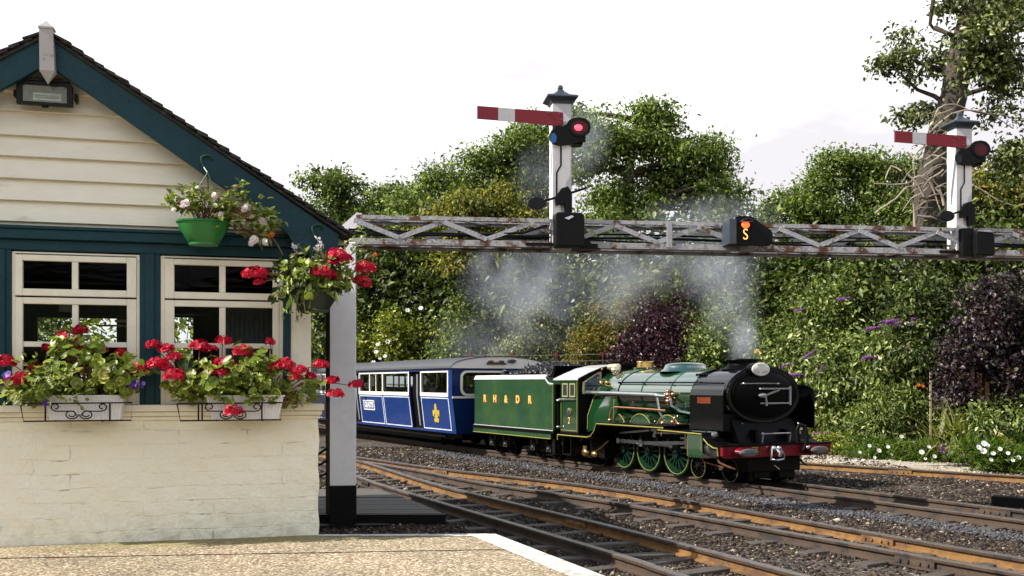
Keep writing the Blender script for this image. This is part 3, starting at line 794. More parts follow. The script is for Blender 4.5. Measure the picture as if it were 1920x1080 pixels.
# back wall with window openings, right wall with a window opening
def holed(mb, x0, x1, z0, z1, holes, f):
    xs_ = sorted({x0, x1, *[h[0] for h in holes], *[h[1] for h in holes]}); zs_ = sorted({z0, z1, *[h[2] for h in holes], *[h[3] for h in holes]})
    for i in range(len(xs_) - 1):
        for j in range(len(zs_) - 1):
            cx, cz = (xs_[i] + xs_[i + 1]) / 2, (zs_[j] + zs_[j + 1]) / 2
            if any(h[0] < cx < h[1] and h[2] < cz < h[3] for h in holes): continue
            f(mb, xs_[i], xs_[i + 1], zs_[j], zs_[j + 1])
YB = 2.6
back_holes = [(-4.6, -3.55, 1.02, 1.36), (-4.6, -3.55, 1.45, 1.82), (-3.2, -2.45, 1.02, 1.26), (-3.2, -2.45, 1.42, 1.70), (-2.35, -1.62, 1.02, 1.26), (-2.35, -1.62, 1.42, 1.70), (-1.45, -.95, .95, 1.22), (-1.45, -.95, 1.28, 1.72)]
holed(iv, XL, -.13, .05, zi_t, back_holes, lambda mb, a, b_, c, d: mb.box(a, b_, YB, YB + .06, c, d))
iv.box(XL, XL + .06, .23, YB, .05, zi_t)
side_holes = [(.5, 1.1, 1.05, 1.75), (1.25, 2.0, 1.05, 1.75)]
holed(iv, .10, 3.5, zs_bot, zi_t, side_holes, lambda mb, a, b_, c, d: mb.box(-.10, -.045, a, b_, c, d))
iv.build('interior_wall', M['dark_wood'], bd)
fw = MB()
for h in back_holes:
    x0, x1, z0, z1 = h
    for (a, b_, c, d) in ((x0, x1, z0, z0 + .03), (x0, x1, z1 - .03, z1), (x0, x0 + .03, z0, z1), (x1 - .03, x1, z0, z1)):
        fw.box(a, b_, YB - .02, YB + .03, c, d)
fw.build('back_window_frame', M['brown_wood'], bd)
it = MB(); it.box(-3.1, -1.6, 1.75, 2.1, .05, .86); it.box(-3.1, -1.6, 1.72, 2.13, .86, .90); it.build('counter', M['brown_wood'], bd)
sg = MB(); a = wl(334, 675, -.03); c = wl(364, 697, -.03); sg.box(a.x, c.x, .03, .036, c.z, a.z); sgo = sg.build('window_notice', mat('notice_green', (.02, .16, .09), .4), bd)
sg = MB(); a = wl(346, 680, -.028); c = wl(353, 697, -.028); sg.box(a.x, c.x, .027, .0295, c.z, a.z); a2 = wl(353, 690, -.028); c2 = wl(362, 697, -.028); sg.box(a2.x, c2.x, .027, .0295, c2.z, a2.z); sg.build('notice_mark', M['white'], sgo)

bl = MB()
for k in range(9):                                     # folded blind behind the right window
    x0 = wl(424 + k * 9.2, 600, -.3).x; bl.box(x0, x0 + .018, .30, .318 + .008 * (k % 2), 1.0 + .0, wl(450, 574, -.3).z)
bl.box(wl(420, 600, -.3).x, wl(512, 600, -.3).x, .325, .335, 1.0, wl(450, 574, -.3).z)
bl.build('blind', mat('grey_blind', (.10, .10, .11), .8, var=.4, vs=20), bd)
lm = MB(); c_ = wl(348, 590, -.5); lm.lathe((c_.x, .5, c_.z), [(.16, 0), (.15, .03), (.05, .07), (.02, .5)], 'z', 20, 1, .8); lm.build('pendant_lamp', M['iron'], bd, smooth=True)
pp = MB()
for (px, py, w_, h_) in ((110, 585, .10, .07), (215, 604, .16, .02), (180, 612, .3, .015)):
    c_ = wl(px, py, -.9); pp.box(c_.x, c_.x + w_, .9, .91, c_.z, c_.z + h_)
pp.build('paper_notice', mat('notice_paper', (.6, .6, .56), .8), bd)

# gable: lapped boards
apex = wl(87, 66, .0)
def rise(px, py, off): return wl(px, py, off)
cb = MB()
ybs = [170, 206, 252, 291, 333, 374, 414, 437]
zr = [wl(0, y_, .02).z for y_ in ybs]
zt0 = wl(87, 70, .02).z
GX0 = wl(87, 300, 0).x
slope_r = (wl(640, 437, .0).x - GX0) / (zt0 - z_beam_t)         # run per unit fall
def xr(z): return GX0 + (zt0 - z) * slope_r
def xl(z): return GX0 - (zt0 - z) * slope_r
rows = [zt0 - .02] + zr
for i in range(len(rows) - 1):
    z1, z0 = rows[i], rows[i + 1]
    za, zc = z1 + .012, z0
    # lower edge stands out, upper edge lies back
    vs = [(xl(zc), -.045, zc), (xr(zc), -.045, zc), (xr(za) , -.006, za), (xl(za), -.006, za), (xl(zc), .02, zc), (xr(zc), .02, zc), (xr(za), .02, za), (xl(za), .02, za)]
    cb.add(vs, [(0, 1, 2, 3), (7, 6, 5, 4), (0, 4, 5, 1), (1, 5, 6, 2), (2, 6, 7, 3), (3, 7, 4, 0)])
cb.build('gable_cladding', M['cladding'], bd)

# bargeboards, in a plane in front of the wall
OB = .20
def bp_(px, py): return wl(px, py, OB)
right = [bp_(100, 71), bp_(636, 440), bp_(632, 474), bp_(560, 474), bp_(551, 462), bp_(541, 441), bp_(526, 427), bp_(96, 126)]
b_ = MB(); b_.prism(right, (0, .045, 0)); b_.build('bargeboard', M['teal'], bd, bevel=.005)
axx = (bp_(88, 70)).x
left = [Vector((2 * axx - p.x, p.y, p.z)) for p in right]
b_ = MB(); b_.prism(left, (0, .045, 0)); b_.build('bargeboard', M['teal'], bd, bevel=.005)
# soffit return behind the eave
b_ = MB()
for sgn in (1, -1):
    e1 = bp_(560, 474); e2 = bp_(634, 474)
    x0, x1 = (e1.x, e2.x) if sgn > 0 else (2 * axx - e2.x, 2 * axx - e1.x)
    b_ = MB(); b_.box(x0, x1, -OB + .046, 3.5, e1.z + .01, e1.z + .035); b_.build('eave_soffit', M['teal'], bd)

# roof slopes: slate courses stepping down from the ridge
tp = bp_(94, 68); ev = bp_(651, 441)
for sgn in (1, -1):
    rf = MB(); nC = 27
    dx, dz = ev.x - tp.x, ev.z - tp.z
    Ls = math.hypot(dx, dz); ux, uz = dx / Ls, dz / Ls; nxn, nzn = -uz, ux
    for i in range(nC):
        s0 = Ls * i / nC - .01; s1 = Ls * (i + 1) / nC + .045
        # single slates across the depth so that edges are uneven
        yy = -OB - .05 + random.uniform(-.008, .008)
        while yy < 3.6:
            wd = .22 if yy < 1.2 else .8
            jit = random.uniform(-.012, .012); th = random.uniform(.008, .012); lift = random.uniform(0, .006)
            pts = []
            for (ss_, hh) in ((s0, .004), (s1 + jit, .019 + lift), (s1 + jit, .019 + lift + th), (s0, .004 + th)):
                x = tp.x + ux * ss_ + nxn * hh; z = tp.z + uz * ss_ + nzn * hh
                if sgn < 0: x = 2 * axx - x
                pts.append((x, yy, z))
            rf.prism(pts, (0, wd - .006, 0)); yy += wd
    # boarding under the slates
    pts = []
    for (ss_, hh) in ((0, -.014), (Ls, -.014), (Ls, .004), (0, .004)):
        x = tp.x + ux * ss_ + nxn * hh; z = tp.z + uz * ss_ + nzn * hh
        if sgn < 0: x = 2 * axx - x
        pts.append((x, -OB - .02, z))
    rf.prism(pts, (0, 3.6, 0))
    rf.build('roof', M['slate'], bd)
rr = MB(); rr.tube([(axx, -OB - .03, tp.z + .02), (axx, 3.4, tp.z + .02)], .04, 8); rr.build('ridge', M['slate'], bd)

# finial
OFN = .27
f0, f1, f2, f3 = wl(88, 155, OFN), wl(88, 132, OFN), wl(86, 53, OFN), wl(85, 35, OFN)
hw = (wl(103, 100, OFN).x - wl(75, 100, OFN).x) / 2
fn = MB()
def pyr(mb, c, tip, h):
    vs = [(c.x - h, c.y - h * .0, c.z), (c.x + h, c.y, c.z), (c.x + h, c.y + 2 * h * .8, c.z), (c.x - h, c.y + 2 * h * .8, c.z), (tip.x, tip.y + h * .8, tip.z)]
    mb.add(vs, [(0, 1, 2, 3), (0, 1, 4), (1, 2, 4), (2, 3, 4), (3, 0, 4)])
vs = []
for p, h in ((f1, hw), (f2, hw * .92)):
    vs += [(p.x - h, p.y, p.z), (p.x + h, p.y, p.z), (p.x + h, p.y + h * 1.6, p.z), (p.x - h, p.y + h * 1.6, p.z)]
fn.add(vs, [(0, 1, 5, 4), (1, 2, 6, 5), (2, 3, 7, 6), (3, 0, 4, 7)])
vs = [(f1.x - hw * 1.06, f1.y - .004, f1.z - .004)]
pyr(fn, Vector((f1.x, f1.y - .004, f1.z)), f0, hw * 1.06)
fn.box(f2.x - hw * 1.05, f2.x + hw * 1.05, f2.y - .006, f2.y + hw * 1.6 + .006, f2.z, f2.z + .012)
pyr(fn, Vector((f2.x, f2.y - .002, f2.z + .012)), f3, hw * 1.0)
fn.build('finial', mat('finial_paint', (.36, .345, .34), .6, var=.1, c2=(.2, .19, .17), c2s=14, c2t=(.6, .7)), bd)

# floodlight on the gable
fo = bworld(wl(90, 184, .03)); fl = empty('floodlight', fo, BRZ); tag(fl, 'rectangular halogen floodlight fixed high under the gable peak', 'floodlight')
sc_ = .00385
h = MB()
hx, hz, dd = 44 * sc_, 20 * sc_, .12
prof = [(-hx, -hz), (hx, -hz), (hx, hz * .75), (hx * .86, hz), (-hx * .86, hz), (-hx, hz * .75)]
h.ring([(x, -dd, z) for x, z in prof], [(x * .80, -dd, z * .72 - .002) for x, z in prof], (0, .015, 0))
h.ring([(x, -dd + .015, z) for x, z in prof], [(x * .80, -dd + .015, z * .72 - .002) for x, z in prof], (0, .02, 0))
bkp = [(x, -dd + .035, z) for x, z in prof]; bk2 = [(x * .6, -.015, z * .55) for x, z in prof]
n_ = len(prof); h.add(bkp + bk2, [(k, (k + 1) % n_, n_ + (k + 1) % n_, n_ + k) for k in range(n_)] + [tuple(range(2 * n_ - 1, n_ - 1, -1))])
h.box(-hx * .9, hx * .9, -dd - .012, -dd + .05, hz, hz + .012)
h.build('housing', M['iron'], fl, bevel=.004)
br_ = MB()
for sgn in (-1, 1):
    br_.box(sgn * hx - .012 + sgn * .014, sgn * hx + .012 + sgn * .014, -.075, -.035, -.02, .02); br_.box(sgn * (hx + .012) - .004, sgn * (hx + .012) + .004, -.07, .0, -.03, .005)
br_.box(-.02, .02, -.1, -.09, -hz - .012, -hz)
br_.build('bracket', M['iron'], fl)
rl = MB()
q0 = [(-hx * .78, -dd + .016, -hz * .70), (hx * .78, -dd + .016, -hz * .70), (hx * .78, -dd + .016, hz * .66), (-hx * .78, -dd + .016, hz * .66)]
q1 = [(-hx * .5, -dd + .085, -hz * .3), (hx * .5, -dd + .085, -hz * .3), (hx * .5, -dd + .085, hz * .3), (-hx * .5, -dd + .085, hz * .3)]
rl.add(q0 + q1, [(0, 1, 5, 4), (1, 2, 6, 5), (2, 3, 7, 6), (3, 0, 4, 7), (4, 5, 6, 7)])
rl.build('reflector', mat('dusty_reflector', (.80, .78, .70), .4, metal=.4, var=.2, vs=30), fl)
gl = MB(); gl.add([(x, -dd + .006, z) for (x, _, z) in q0], [(0, 1, 2, 3)]); gl.build('lens', M['glass'], fl)
tb = MB(); tb.cyl((-hx * .45, -dd + .06, 0), (hx * .45, -dd + .06, 0), .005, n=8); tb.build('lamp_tube', M['white'], fl)

# white trough end at the left edge of the platform
b = MB(); p = ground_at(-30, 1022, PZ)
b.prism([(-.14, 0, 0), (.13, 0, 0), (.155, 0, .125), (-.165, 0, .125)], (0, .2, 0)); b.box(-.17, .16, -.008, .208, .125, .14)
o = b.build('white_planter', M['plastic_white'], bevel=.006, loc=(p.x, p.y - .12, PZ)); o.rotation_euler = (0, 0, BRZ)
tag(o, 'corner of a white planter standing at the far left foot of wall', 'planter')
# ------------------------------------------------------------------ signal gantry
GO = Vector((-1.575, 9.45, 0)); GU = Vector((.991, .133, 0)).normalized(); GN = Vector((GU.y, -GU.x, 0)); GRZ = math.atan2(GU.y, GU.x)
def gl_(px, py, off=0):
    d = Vector(((px - 960) / F, 1, -(py - HOR) / F)); p0 = GO + GN * off
    t = (p0 - CAM).dot(GN) / d.dot(GN); q = CAM + d * t - GO
    return Vector((q.dot(GU), -q.dot(GN), q.z))
def gworld(v): return GO + GU * v[0] - GN * v[1] + Vector((0, 0, v[2]))
gt = empty('signal_gantry', GO, GRZ); tag(gt, 'rusty grey steel lattice gantry on a white post with black foot', 'signal gantry')
zb = gl_(900, 470, 0).z; zt = gl_(900, 404, 0).z + .0
zb = gl_(655, 463).z + .045; zt = gl_(690, 403).z
LEN = 10.5; DEP = .34
pw = .118
b = MB(); b.box(-pw, pw, -.09, .14, .28, zb - .01); b.build('post', M['post_white'], gt, bevel=.006)
b = MB(); b.box(-pw - .004, pw + .004, -.094, .144, -.12, .28); b.box(-.36, .42, -.16, .20, -.125, -.075); b.build('post_foot', M['black_paint'], gt, bevel=.006)
b = MB(); b.box(-pw - .05, -pw - .012, .16, .21, -.1, zb); b.build('brown_strip', M['brown_wood'], gt)  # thin brown strip behind and left of the post
b = MB()
for k in range(3):
    pts = []
    p0 = Vector((-pw - .03, .12, .62 - .12 * k)); p1 = Vector((-1.3, .35 + .1 * k, .30 - .10 * k))
    for i in range(9):
        t = i / 8; p = p0.lerp(p1, t); p.z -= .16 * math.sin(math.pi * t) * (1 - .3 * k); pts.append(p)
    b.tube(pts, .011, 6)
b.build('cable', M['black_paint'], gt, smooth=True)
def angle_bar(mb, a, c, w_=.05, t=.012):
    mb.bar(a, c, t, w_); 
for y0, nm in ((0.0, 'front'), (DEP, 'back')):
    for z, up in ((zt, 1), (zb, 0)):
        b = MB()
        b.box(.12 if up else -.05, LEN, y0 - .012, y0 + .004, z - (.037 if up else .0), z + (.0 if up else .040))      # vertical leg of the angle
        dy = .06 if y0 == 0 else -.06
        b.box(.12 if up else -.05, LEN, min(y0, y0 + dy), max(y0, y0 + dy), z - (.012 if up else -.001), z - .001 + (.012 if not up else 0))
        if not up: b.box(-.05, LEN, y0 - .02, y0 + .07, z - .016, z - .003)
        # rivets along the chord
        x = .2
        while x < 7.2:
            zz = z + (-.03 if up else .03)
            b.cyl((x, y0 - .012, zz), (x, y0 - .020, zz), .009, n=6); x += .205
        b.build('chord', M['rust_chord'], gt)
P_ = .415
for y0, ph, mt in ((-.004, 0.0, 'rust_steel'), (DEP, .19, 'grey_steel')):
    x = .10 + ph; up = True; k = 0
    while x < LEN - P_:
        a = Vector((x, y0, (zt - .05) if up else (zb + .05))); c = Vector((x + P_, y0, (zb + .05) if up else (zt - .05)))
        yo = Vector((0, -.010 if up else .004, 0))
        b = MB(); b.bar(a + yo, c + yo, .044, .010, up=Vector((0, 1, 0))); 
        b.build('brace', M[mt if k % 3 else 'rust_steel'], gt)
        x += P_; up = not up; k += 1
for x in np.arange(.15, LEN, P_ * 2):
    for a_, c_ in (((x, 0, zb + .01), (x + P_, DEP, zb + .01)), ((x + P_, DEP, zb + .014), (x + 2 * P_, 0, zb + .014)), ((x, 0, zt - .02), (x + P_, DEP, zt - .02))):
        b = MB(); b.bar(a_, c_, .042, .009); b.build('cross_lacing', M['grey_steel'], gt)
b = MB()
b.bar((-.06, 0, zb + .07), (.15, 0, zt), .06, .012, up=Vector((0, 1, 0))); b.bar((-.06, DEP, zb + .07), (.15, DEP, zt), .06, .012, up=Vector((0, 1, 0)))
b.bar((-.06, 0, zb + .07), (-.06, DEP, zb + .07), .04, .04); b.bar((.15, 0, zt), (.15, DEP, zt), .04, .03); b.bar((.04, 0, (zb + zt) / 2 + .03), (.04, DEP, (zb + zt) / 2 + .03), .03, .01)
b.build('end_frame', M['post_white'], gt)
b = MB(); x = gl_(1254, 440).x; b.box(x - .025, x + .025, -.03, -.014, zb, zt); b.build('upright', M['grey_steel'], gt)
# point rods and cables lying along the bottom chord
b = MB()
for k, (z0, sag) in enumerate(((.09, .03), (.115, .05), (.14, .02), (.075, .0))):
    pts = [(x, .10 + .06 * k, zb + z0 + .012 * math.sin(x * 2.3 + k) + .02 * math.sin(x * .9 + k * 2)) for x in np.arange(.05, LEN, .25)]
    b.tube(pts, .009, 6)
x0 = gl_(1025, 440).x
b.tube([(.2, .02, zb + .075), (1.0, .02, zb + .085), (1.7, .0, zb + .12), (x0, -.03, zb + .19)], .012, 6)
b.build('signal_cable', M['black_paint'], gt, smooth=True)
for pa, pb in ((985, 1120), (1760, 1860)):
    xa, xc = gl_(pa, 460).x, gl_(pb, 460).x
    b = MB(); b.box(xa, xc, -.03, DEP + .03, zb - .004, zb + .024); b.build('foot_plank', M['black_paint'], gt)

# semaphore signals on the gantry
def semaphore(px, label, lit, s=1.0):
    base = gl_(px, 440, 0)
    r = empty('semaphore_signal', gworld((base.x, .06, zb - .045)), GRZ); tag(r, label, 'semaphore signal', 'semaphore signals on the gantry')
    K = 9.72 / F * s                                   # metres per photograph pixel near the first signal
    zt_ = (470 - 193) * K
    hw = 18 * K
    b = MB(); b.box(-hw, hw, -hw * .9, hw * 1.1, 0, zt_); b.build('post', M['signal_post'], r, bevel=.004)
    b = MB()
    b.box(-hw * 1.02, hw * 1.02, -hw * .95, hw * 1.12, zt_ - .012, zt_ + .004)
    c = (0, hw * .1, 0)
    def sq(h, z): return [Vector((sx_ * h, hw * .1 + sy_ * h, z)) for sx_, sy_ in ((-1, -1), (1, -1), (1, 1), (-1, 1))]
    prof = [(hw * 1.08, zt_), (hw * 1.15, zt_ + 3 * K), (hw * 1.62, zt_ + 9 * K), (hw * 1.60, zt_ + 12 * K), (hw * .85, zt_ + 17 * K), (hw * .38, zt_ + 24 * K), (hw * .22, zt_ + 29 * K), (hw * .26, zt_ + 31 * K), (hw * .18, zt_ + 36 * K), (.002, zt_ + 37.5 * K)]
    vs = []; 
    for h, z in prof: vs += sq(h, z)
    fs = []
    for i in range(len(prof) - 1):
        for k in range(4): fs.append((i * 4 + k, i * 4 + (k + 1) % 4, i * 4 + 4 + (k + 1) % 4, i * 4 + 4 + k))
    fs.append((3, 2, 1, 0)); b.add(vs, fs)
    b.build('finial', M['lead'], r)
    # arm: local x measured in photograph pixels from the post, z from the gantry foot
    def Q(x, y): return ((x - 1053) * K, (470 - y) * K)
    yf = -hw * .9 - .035
    def poly(pts, y, th, mb): mb.prism([(Q(*p)[0], y, Q(*p)[1]) for p in pts], (0, th, 0))
    b = MB(); poly([(893, 207), (932, 208.5), (932, 232), (893, 230.5)], yf, .012, b); poly([(963, 210), (1038, 212.5), (1054, 213.5), (1054, 237), (1038, 239), (963, 234)], yf, .012, b)
    ar = b.build('arm', M['signal_red'], r)
    b = MB(); poly([(932, 208.5), (963, 210), (963, 234), (932, 232)], yf, .012, b); b.build('white_stripe', M['signal_white'], ar)
    b = MB(); poly([(893, 207), (1054, 213.5), (1054, 237), (893, 230.5)], yf + .013, .006, b); b.build('arm_back', M['black_paint'], ar)
    b = MB()
    for (x, y) in ((1026, 216), (1046, 217), (1026, 235), (1046, 233), (1050, 228)):
        X, Z = Q(x, y); b.cyl((X, yf, Z), (X, yf - .012, Z), .010, n=8)
    b.build('arm_bolt', M['name_red'], ar)
    # spectacle casting
    b = MB(); yg = yf - .018
    poly([(1040, 240), (1052, 240), (1060, 236), (1064, 229), (1072, 224), (1084, 222), (1096, 224), (1104, 231), (1106, 241), (1103, 251), (1096, 256), (1096, 268), (1084, 269), (1070, 273), (1058, 276), (1044, 277), (1034, 274), (1028, 267), (1027, 258), (1031, 249)], yg, .016, b)
    sp = b.build('spectacle', M['black_paint'], r, bevel=.003)
    def disc(cx, cy, rx, ry, y, th, mt, nm, par):
        b = MB(); X, Z = Q(cx, cy); n = 20
        b.prism([(X + rx * K * math.cos(2 * math.pi * k / n), y, Z + ry * K * math.sin(2 * math.pi * k / n)) for k in range(n)], (0, th, 0)); return b.build(nm, mt, par)
    b = MB(); X, Z = Q(1084, 241); n = 22
    ou = [(X + 21 * K * math.cos(2 * math.pi * k / n), yg - .010, Z + 18 * K * math.sin(2 * math.pi * k / n)) for k in range(n)]
    inn = [(X + 16 * K * math.cos(2 * math.pi * k / n), yg - .010, Z + 13.5 * K * math.sin(2 * math.pi * k / n)) for k in range(n)]
    b.ring(ou, inn, (0, .01, 0)); b.build('lens_rim', M['black_paint'], sp)
    disc(1084, 241, 16, 13.5, yg - .004, .004, M['lens_red'], 'lens', sp)
    if lit:
        b = MB(); X, Z = Q(1082, 242); b.ball((X, yg - .002, Z), 8 * K, .012, 6.0 * K); b.build('lit_lamp', M['lamp_red'], sp, smooth=True)
    disc(1035, 263, 6, 9.5, yg - .003, .003, M['lens_blue' if lit else 'lens_dark'], 'blue_lens', sp)
    b = MB(); X, Z = Q(1080, 262); b.box(X - .06, X + .06, yg + .03, yg + .16, Z - .05, Z + .10); b.build('lamp_case', M['black_paint'], r)
    # down rod, weighted lever and bracket
    yr = yf + .01
    b = MB(); b.tube([(*Q(1050, 276)[:1], yr, Q(1050, 276)[1]), (Q(1050, 312)[0], yr, Q(1050, 312)[1]), (Q(1042, 326)[0], yr, Q(1042, 326)[1]), (Q(1042, 372)[0], yr, Q(1042, 372)[1])], .009, 6); b.build('down_rod', M['black_paint'], r)
    b = MB(); b.bar((Q(1010, 383)[0], yr - .02, Q(1010, 383)[1]), (Q(1097, 354)[0], yr - .02, Q(1097, 354)[1]), .02, .026, up=Vector((0, 1, 0)))
    poly([(1038, 374), (1050, 356), (1062, 352), (1070, 364), (1070, 402), (1058, 404), (1056, 384), (1040, 388)], yr - .035, .05, b); b.build('balance_lever', M['black_paint'], r)
    b = MB(); X, Z = Q(1003, 385.5); n = 20
    b.prism([(X + 17.5 * K * math.cos(2 * math.pi * k / n), yr - .07, Z + 11.5 * K * math.sin(2 * math.pi * k / n)) for k in range(n)], (0, .07, 0)); b.build('balance_weight', M['iron'], r, bevel=.008)
    if lit:
        b = MB(); poly([(1036, 406), (1040, 403), (1085, 403), (1090, 407), (1090, 466), (1036, 466)], yr - .12, .22, b)
        cb_ = b.build('relay_case', M['black_paint'], r, bevel=.012)
        b = MB(); poly([(1052, 414), (1066, 409), (1070, 411), (1060, 417)], yr - .126, .005, b); b.build('case_catch', M['steel'], cb_)
        b = MB(); poly([(1086, 447), (1098, 449), (1110, 462), (1125, 468), (1086, 468)], yr - .05, .1, b); b.build('cable_duct', M['black_paint'], r)
    else:
        b = MB(); poly([(1062, 423), (1066, 416), (1094, 416), (1104, 424), (1104, 468), (1062, 468)], yr - .12, .22, b); cb_ = b.build('relay_case', M['black_paint'], r, bevel=.01)
        b = MB(); poly([(1040, 410), (1064, 410), (1064, 470), (1040, 470)], yr - .06, .1, b); b.build('post_clamp', M['black_paint'], r)
        b = MB(); poly([(1064, 418), (1067, 415.5), (1093, 415.5), (1100, 420)], yr - .124, .004, b); b.build('case_catch', M['grey_steel'], cb_)
    return r
semaphore(1053, 'red and white semaphore signal with its lens glowing red', True)
semaphore(1806, 'red and white semaphore signal with its lens unlit, before the vine-wrapped trunk', False, .93)

# shunting route signal between them
p = gl_(1402, 437, .02); K = 9.95 / F
r = empty('route_signal', gworld((p.x, -.02, zb - .012)), GRZ); tag(r, 'black route signal box showing a lit letter under an orange lamp', 'signal lamp')
def Q2(x, y): return Vector(((x - 1402) * K, 0, (468 - y) * K))
b = MB(); b.prism([Q2(x, y) + Vector((0, -.16, 0)) for x, y in ((1366, 418), (1368, 411), (1376, 408.5), (1398, 409), (1408, 416), (1436, 434), (1439, 440), (1438, 458), (1432, 463), (1374, 463), (1366, 458))], (0, .03, 0)); face = b.build('face_plate', M['black_paint'], r, bevel=.004)
b = MB(); b.prism([Q2(x, y) + Vector((0, -.13, 0)) for x, y in ((1368, 413), (1402, 413), (1402, 461), (1368, 461))], (0, .16, 0)); b.build('lamp_body', M['lead'], r)
b = MB(); b.prism([Q2(x, y) + Vector((0, -.20, 0)) for x, y in ((1353, 416), (1366, 416), (1366, 461), (1353, 461))], (0, .24, 0)); b.build('side_plate', M['lead'], r)
b = MB(); c = Q2(1386, 425.5); b.ball((c.x, -.165, c.z), 8 * K, .02, 6 * K); b.build('orange_lamp', M['lamp_orange'], r, smooth=True)
b = MB(); c = Q2(1386, 421)
pts = []
for k in range(9):
    a = math.pi * k / 8; pts.append((c.x + 10 * K * math.cos(a), c.z + 1 * K + 5 * K * math.sin(a)))
b.ring([(x, -.162, z) for x, z in pts] , [(x * .98 + c.x * .02, -.162, z - .006) for x, z in pts], (0, -.07, 0)); b.build('lamp_hood', M['lead'], r)
c = Q2(1386, 443.5)
text_mesh('route_letter', 'S', 29 * K, M['letter_orange'], r, Matrix.Translation((c.x, -.1625, c.z)) @ Matrix.Rotation(R(90), 4, 'X'), .002, sx=.82, offset=-.0015)
# ------------------------------------------------------------------ locomotive
lo = empty('steam_locomotive', train_loc(5.4), TRZ)
tag(lo, 'green and black miniature steam locomotive with red front beam', 'locomotive')
EY, EZ = 1.0, 1.0
BCZ = 1.085                                        # boiler centre height
def shell(name, mt, secs, par=lo, n=40, smooth=True, closed=True):
    """elliptic shell along x: secs = [(x, ry, rz, cz)]"""
    b = MB(); vs = []; fs = []
    for (x, ry, rz, cz) in secs:
        for k in range(n):
            a = 2 * math.pi * k / n; vs.append((x, ry * math.cos(a), cz + rz * math.sin(a)))
    for i in range(len(secs) - 1):
        for k in range(n):
            k2 = (k + 1) % n; fs.append((i * n + k, i * n + k2, i * n + n + k2, i * n + n + k))
    if closed:
        fs.append(tuple(range(n))); m_ = (len(secs) - 1) * n; fs.append(tuple(m_ + k for k in range(n)))
    b.add(vs, fs); return b.build(name, mt, par, smooth=smooth)
boiler = shell('boiler', M['loco_green'], [(.93, .535, .335, BCZ), (-.74, .575, .350, BCZ - .005)])
for x in (.905, .46, -.17, -.72):
    t_ = (x + .74) / 1.67; ry = .575 + (.535 - .575) * t_; rz = .350 + (.335 - .350) * t_
    shell('boiler_band', M['loco_black'] if x in (.905, -.72) else mat('band_dark_green', (.008, .05, .02), .3), [(x - .013, ry + .004, rz + .004, BCZ - .003), (x + .013, ry + .004, rz + .004, BCZ - .003)], boiler)
# firebox: upright sided, round topped
def fb_sec(x, hw, top, bot, hb=None):
    pts = []
    n = 20
    for k in range(n + 1):
        a = math.pi * k / n; pts.append((x, hw * math.cos(a), BCZ + (top - BCZ) * math.sin(a)))
    hb = hb or hw
    pts += [(x, -(hw + hb) / 2, .92), (x, -hb, .72), (x, -hb, bot), (x, hb, bot), (x, hb, .72), (x, (hw + hb) / 2, .92)]
    return pts
def loft(name, secs, mt, par, smooth=True, cap=True):
    b = MB(); n = len(secs[0]); vs = [p for s_ in secs for p in s_]; fs = []
    for i in range(len(secs) - 1):
        for k in range(n):
            k2 = (k + 1) % n; fs.append((i * n + k, i * n + k2, i * n + n + k2, i * n + n + k))
    if cap: fs.append(tuple(range(n))); fs.append(tuple((len(secs) - 1) * n + k for k in range(n)))
    b.add(vs, fs); return b.build(name, mt, par, smooth=smooth)
fbx = loft('firebox', [fb_sec(-.73, .578, 1.437, .69, .58), fb_sec(-.95, .565, 1.44, .62, .62), fb_sec(-1.42, .54, 1.42, .50, .66)], M['loco_green'], lo)
def line_tube(name, pts, mt, par, r=.006, n=5, smooth=False):
    b = MB(); b.tube(pts, r, n); return b.build(name, mt, par, smooth=smooth)
line_tube('firebox_lining', [(-.80, -.60, .70), (-.80, -.59, .95), (-.86, -.555, 1.18), (-1.22, -.525, 1.2), (-1.36, -.58, 1.0), (-1.38, -.668, .75), (-1.38, -.67, .55)], M['lining'], fbx, .005)
# smokebox
sb = shell('smokebox', M['wrapper_black'], [(.92, .545, .342, BCZ), (1.60, .565, .350, BCZ), (1.605, .60, .362, BCZ), (1.635, .60, .362, BCZ), (1.655, .575, .345, BCZ)])
shell('smokebox_door', M['loco_black'], [(1.650, .50, .300, BCZ), (1.675, .49, .292, BCZ), (1.70, .40, .24, BCZ), (1.715, .22, .13, BCZ), (1.72, .03, .02, BCZ)], sb)
b = MB(); n = 48
for r0, x, rr in ((.505, 1.668, .010), (.595, 1.642, .007)):
    b.tube([(x, r0 * math.cos(2 * math.pi * k / n), BCZ + r0 * .6 * math.sin(2 * math.pi * k / n)) for k in range(n + 1)], rr, 6)
b.build('door_ring', M['loco_black'], sb, smooth=True)
rv = MB()
for x in (.945, 1.575):
    for k in range(30):
        a = math.pi * (-.15 + 1.3 * k / 29); t_ = (x - .92) / .68; rv.ball((x, (.548 + .02 * t_) * math.cos(a), BCZ + (.345 + .008 * t_) * math.sin(a)), .008, .008, .008, 6, 4)
rv.build('smokebox_rivets', M['loco_black'], sb)
# saddle below the smokebox
b = MB(); b.prism([(.98, -.46, .47), (.98, .46, .47), (.98, .40, .86), (.98, -.40, .86)], (.62, 0, 0)); b.box(1.35, 1.86, -.60, .60, .475, .50)
b.prism([(1.60, -.50, .50), (1.78, -.50, .50), (1.62, -.50, .78), (1.60, -.50, .80)], (0, 1.0, 0)); b.build('saddle', M['loco_black'], lo, bevel=.008)
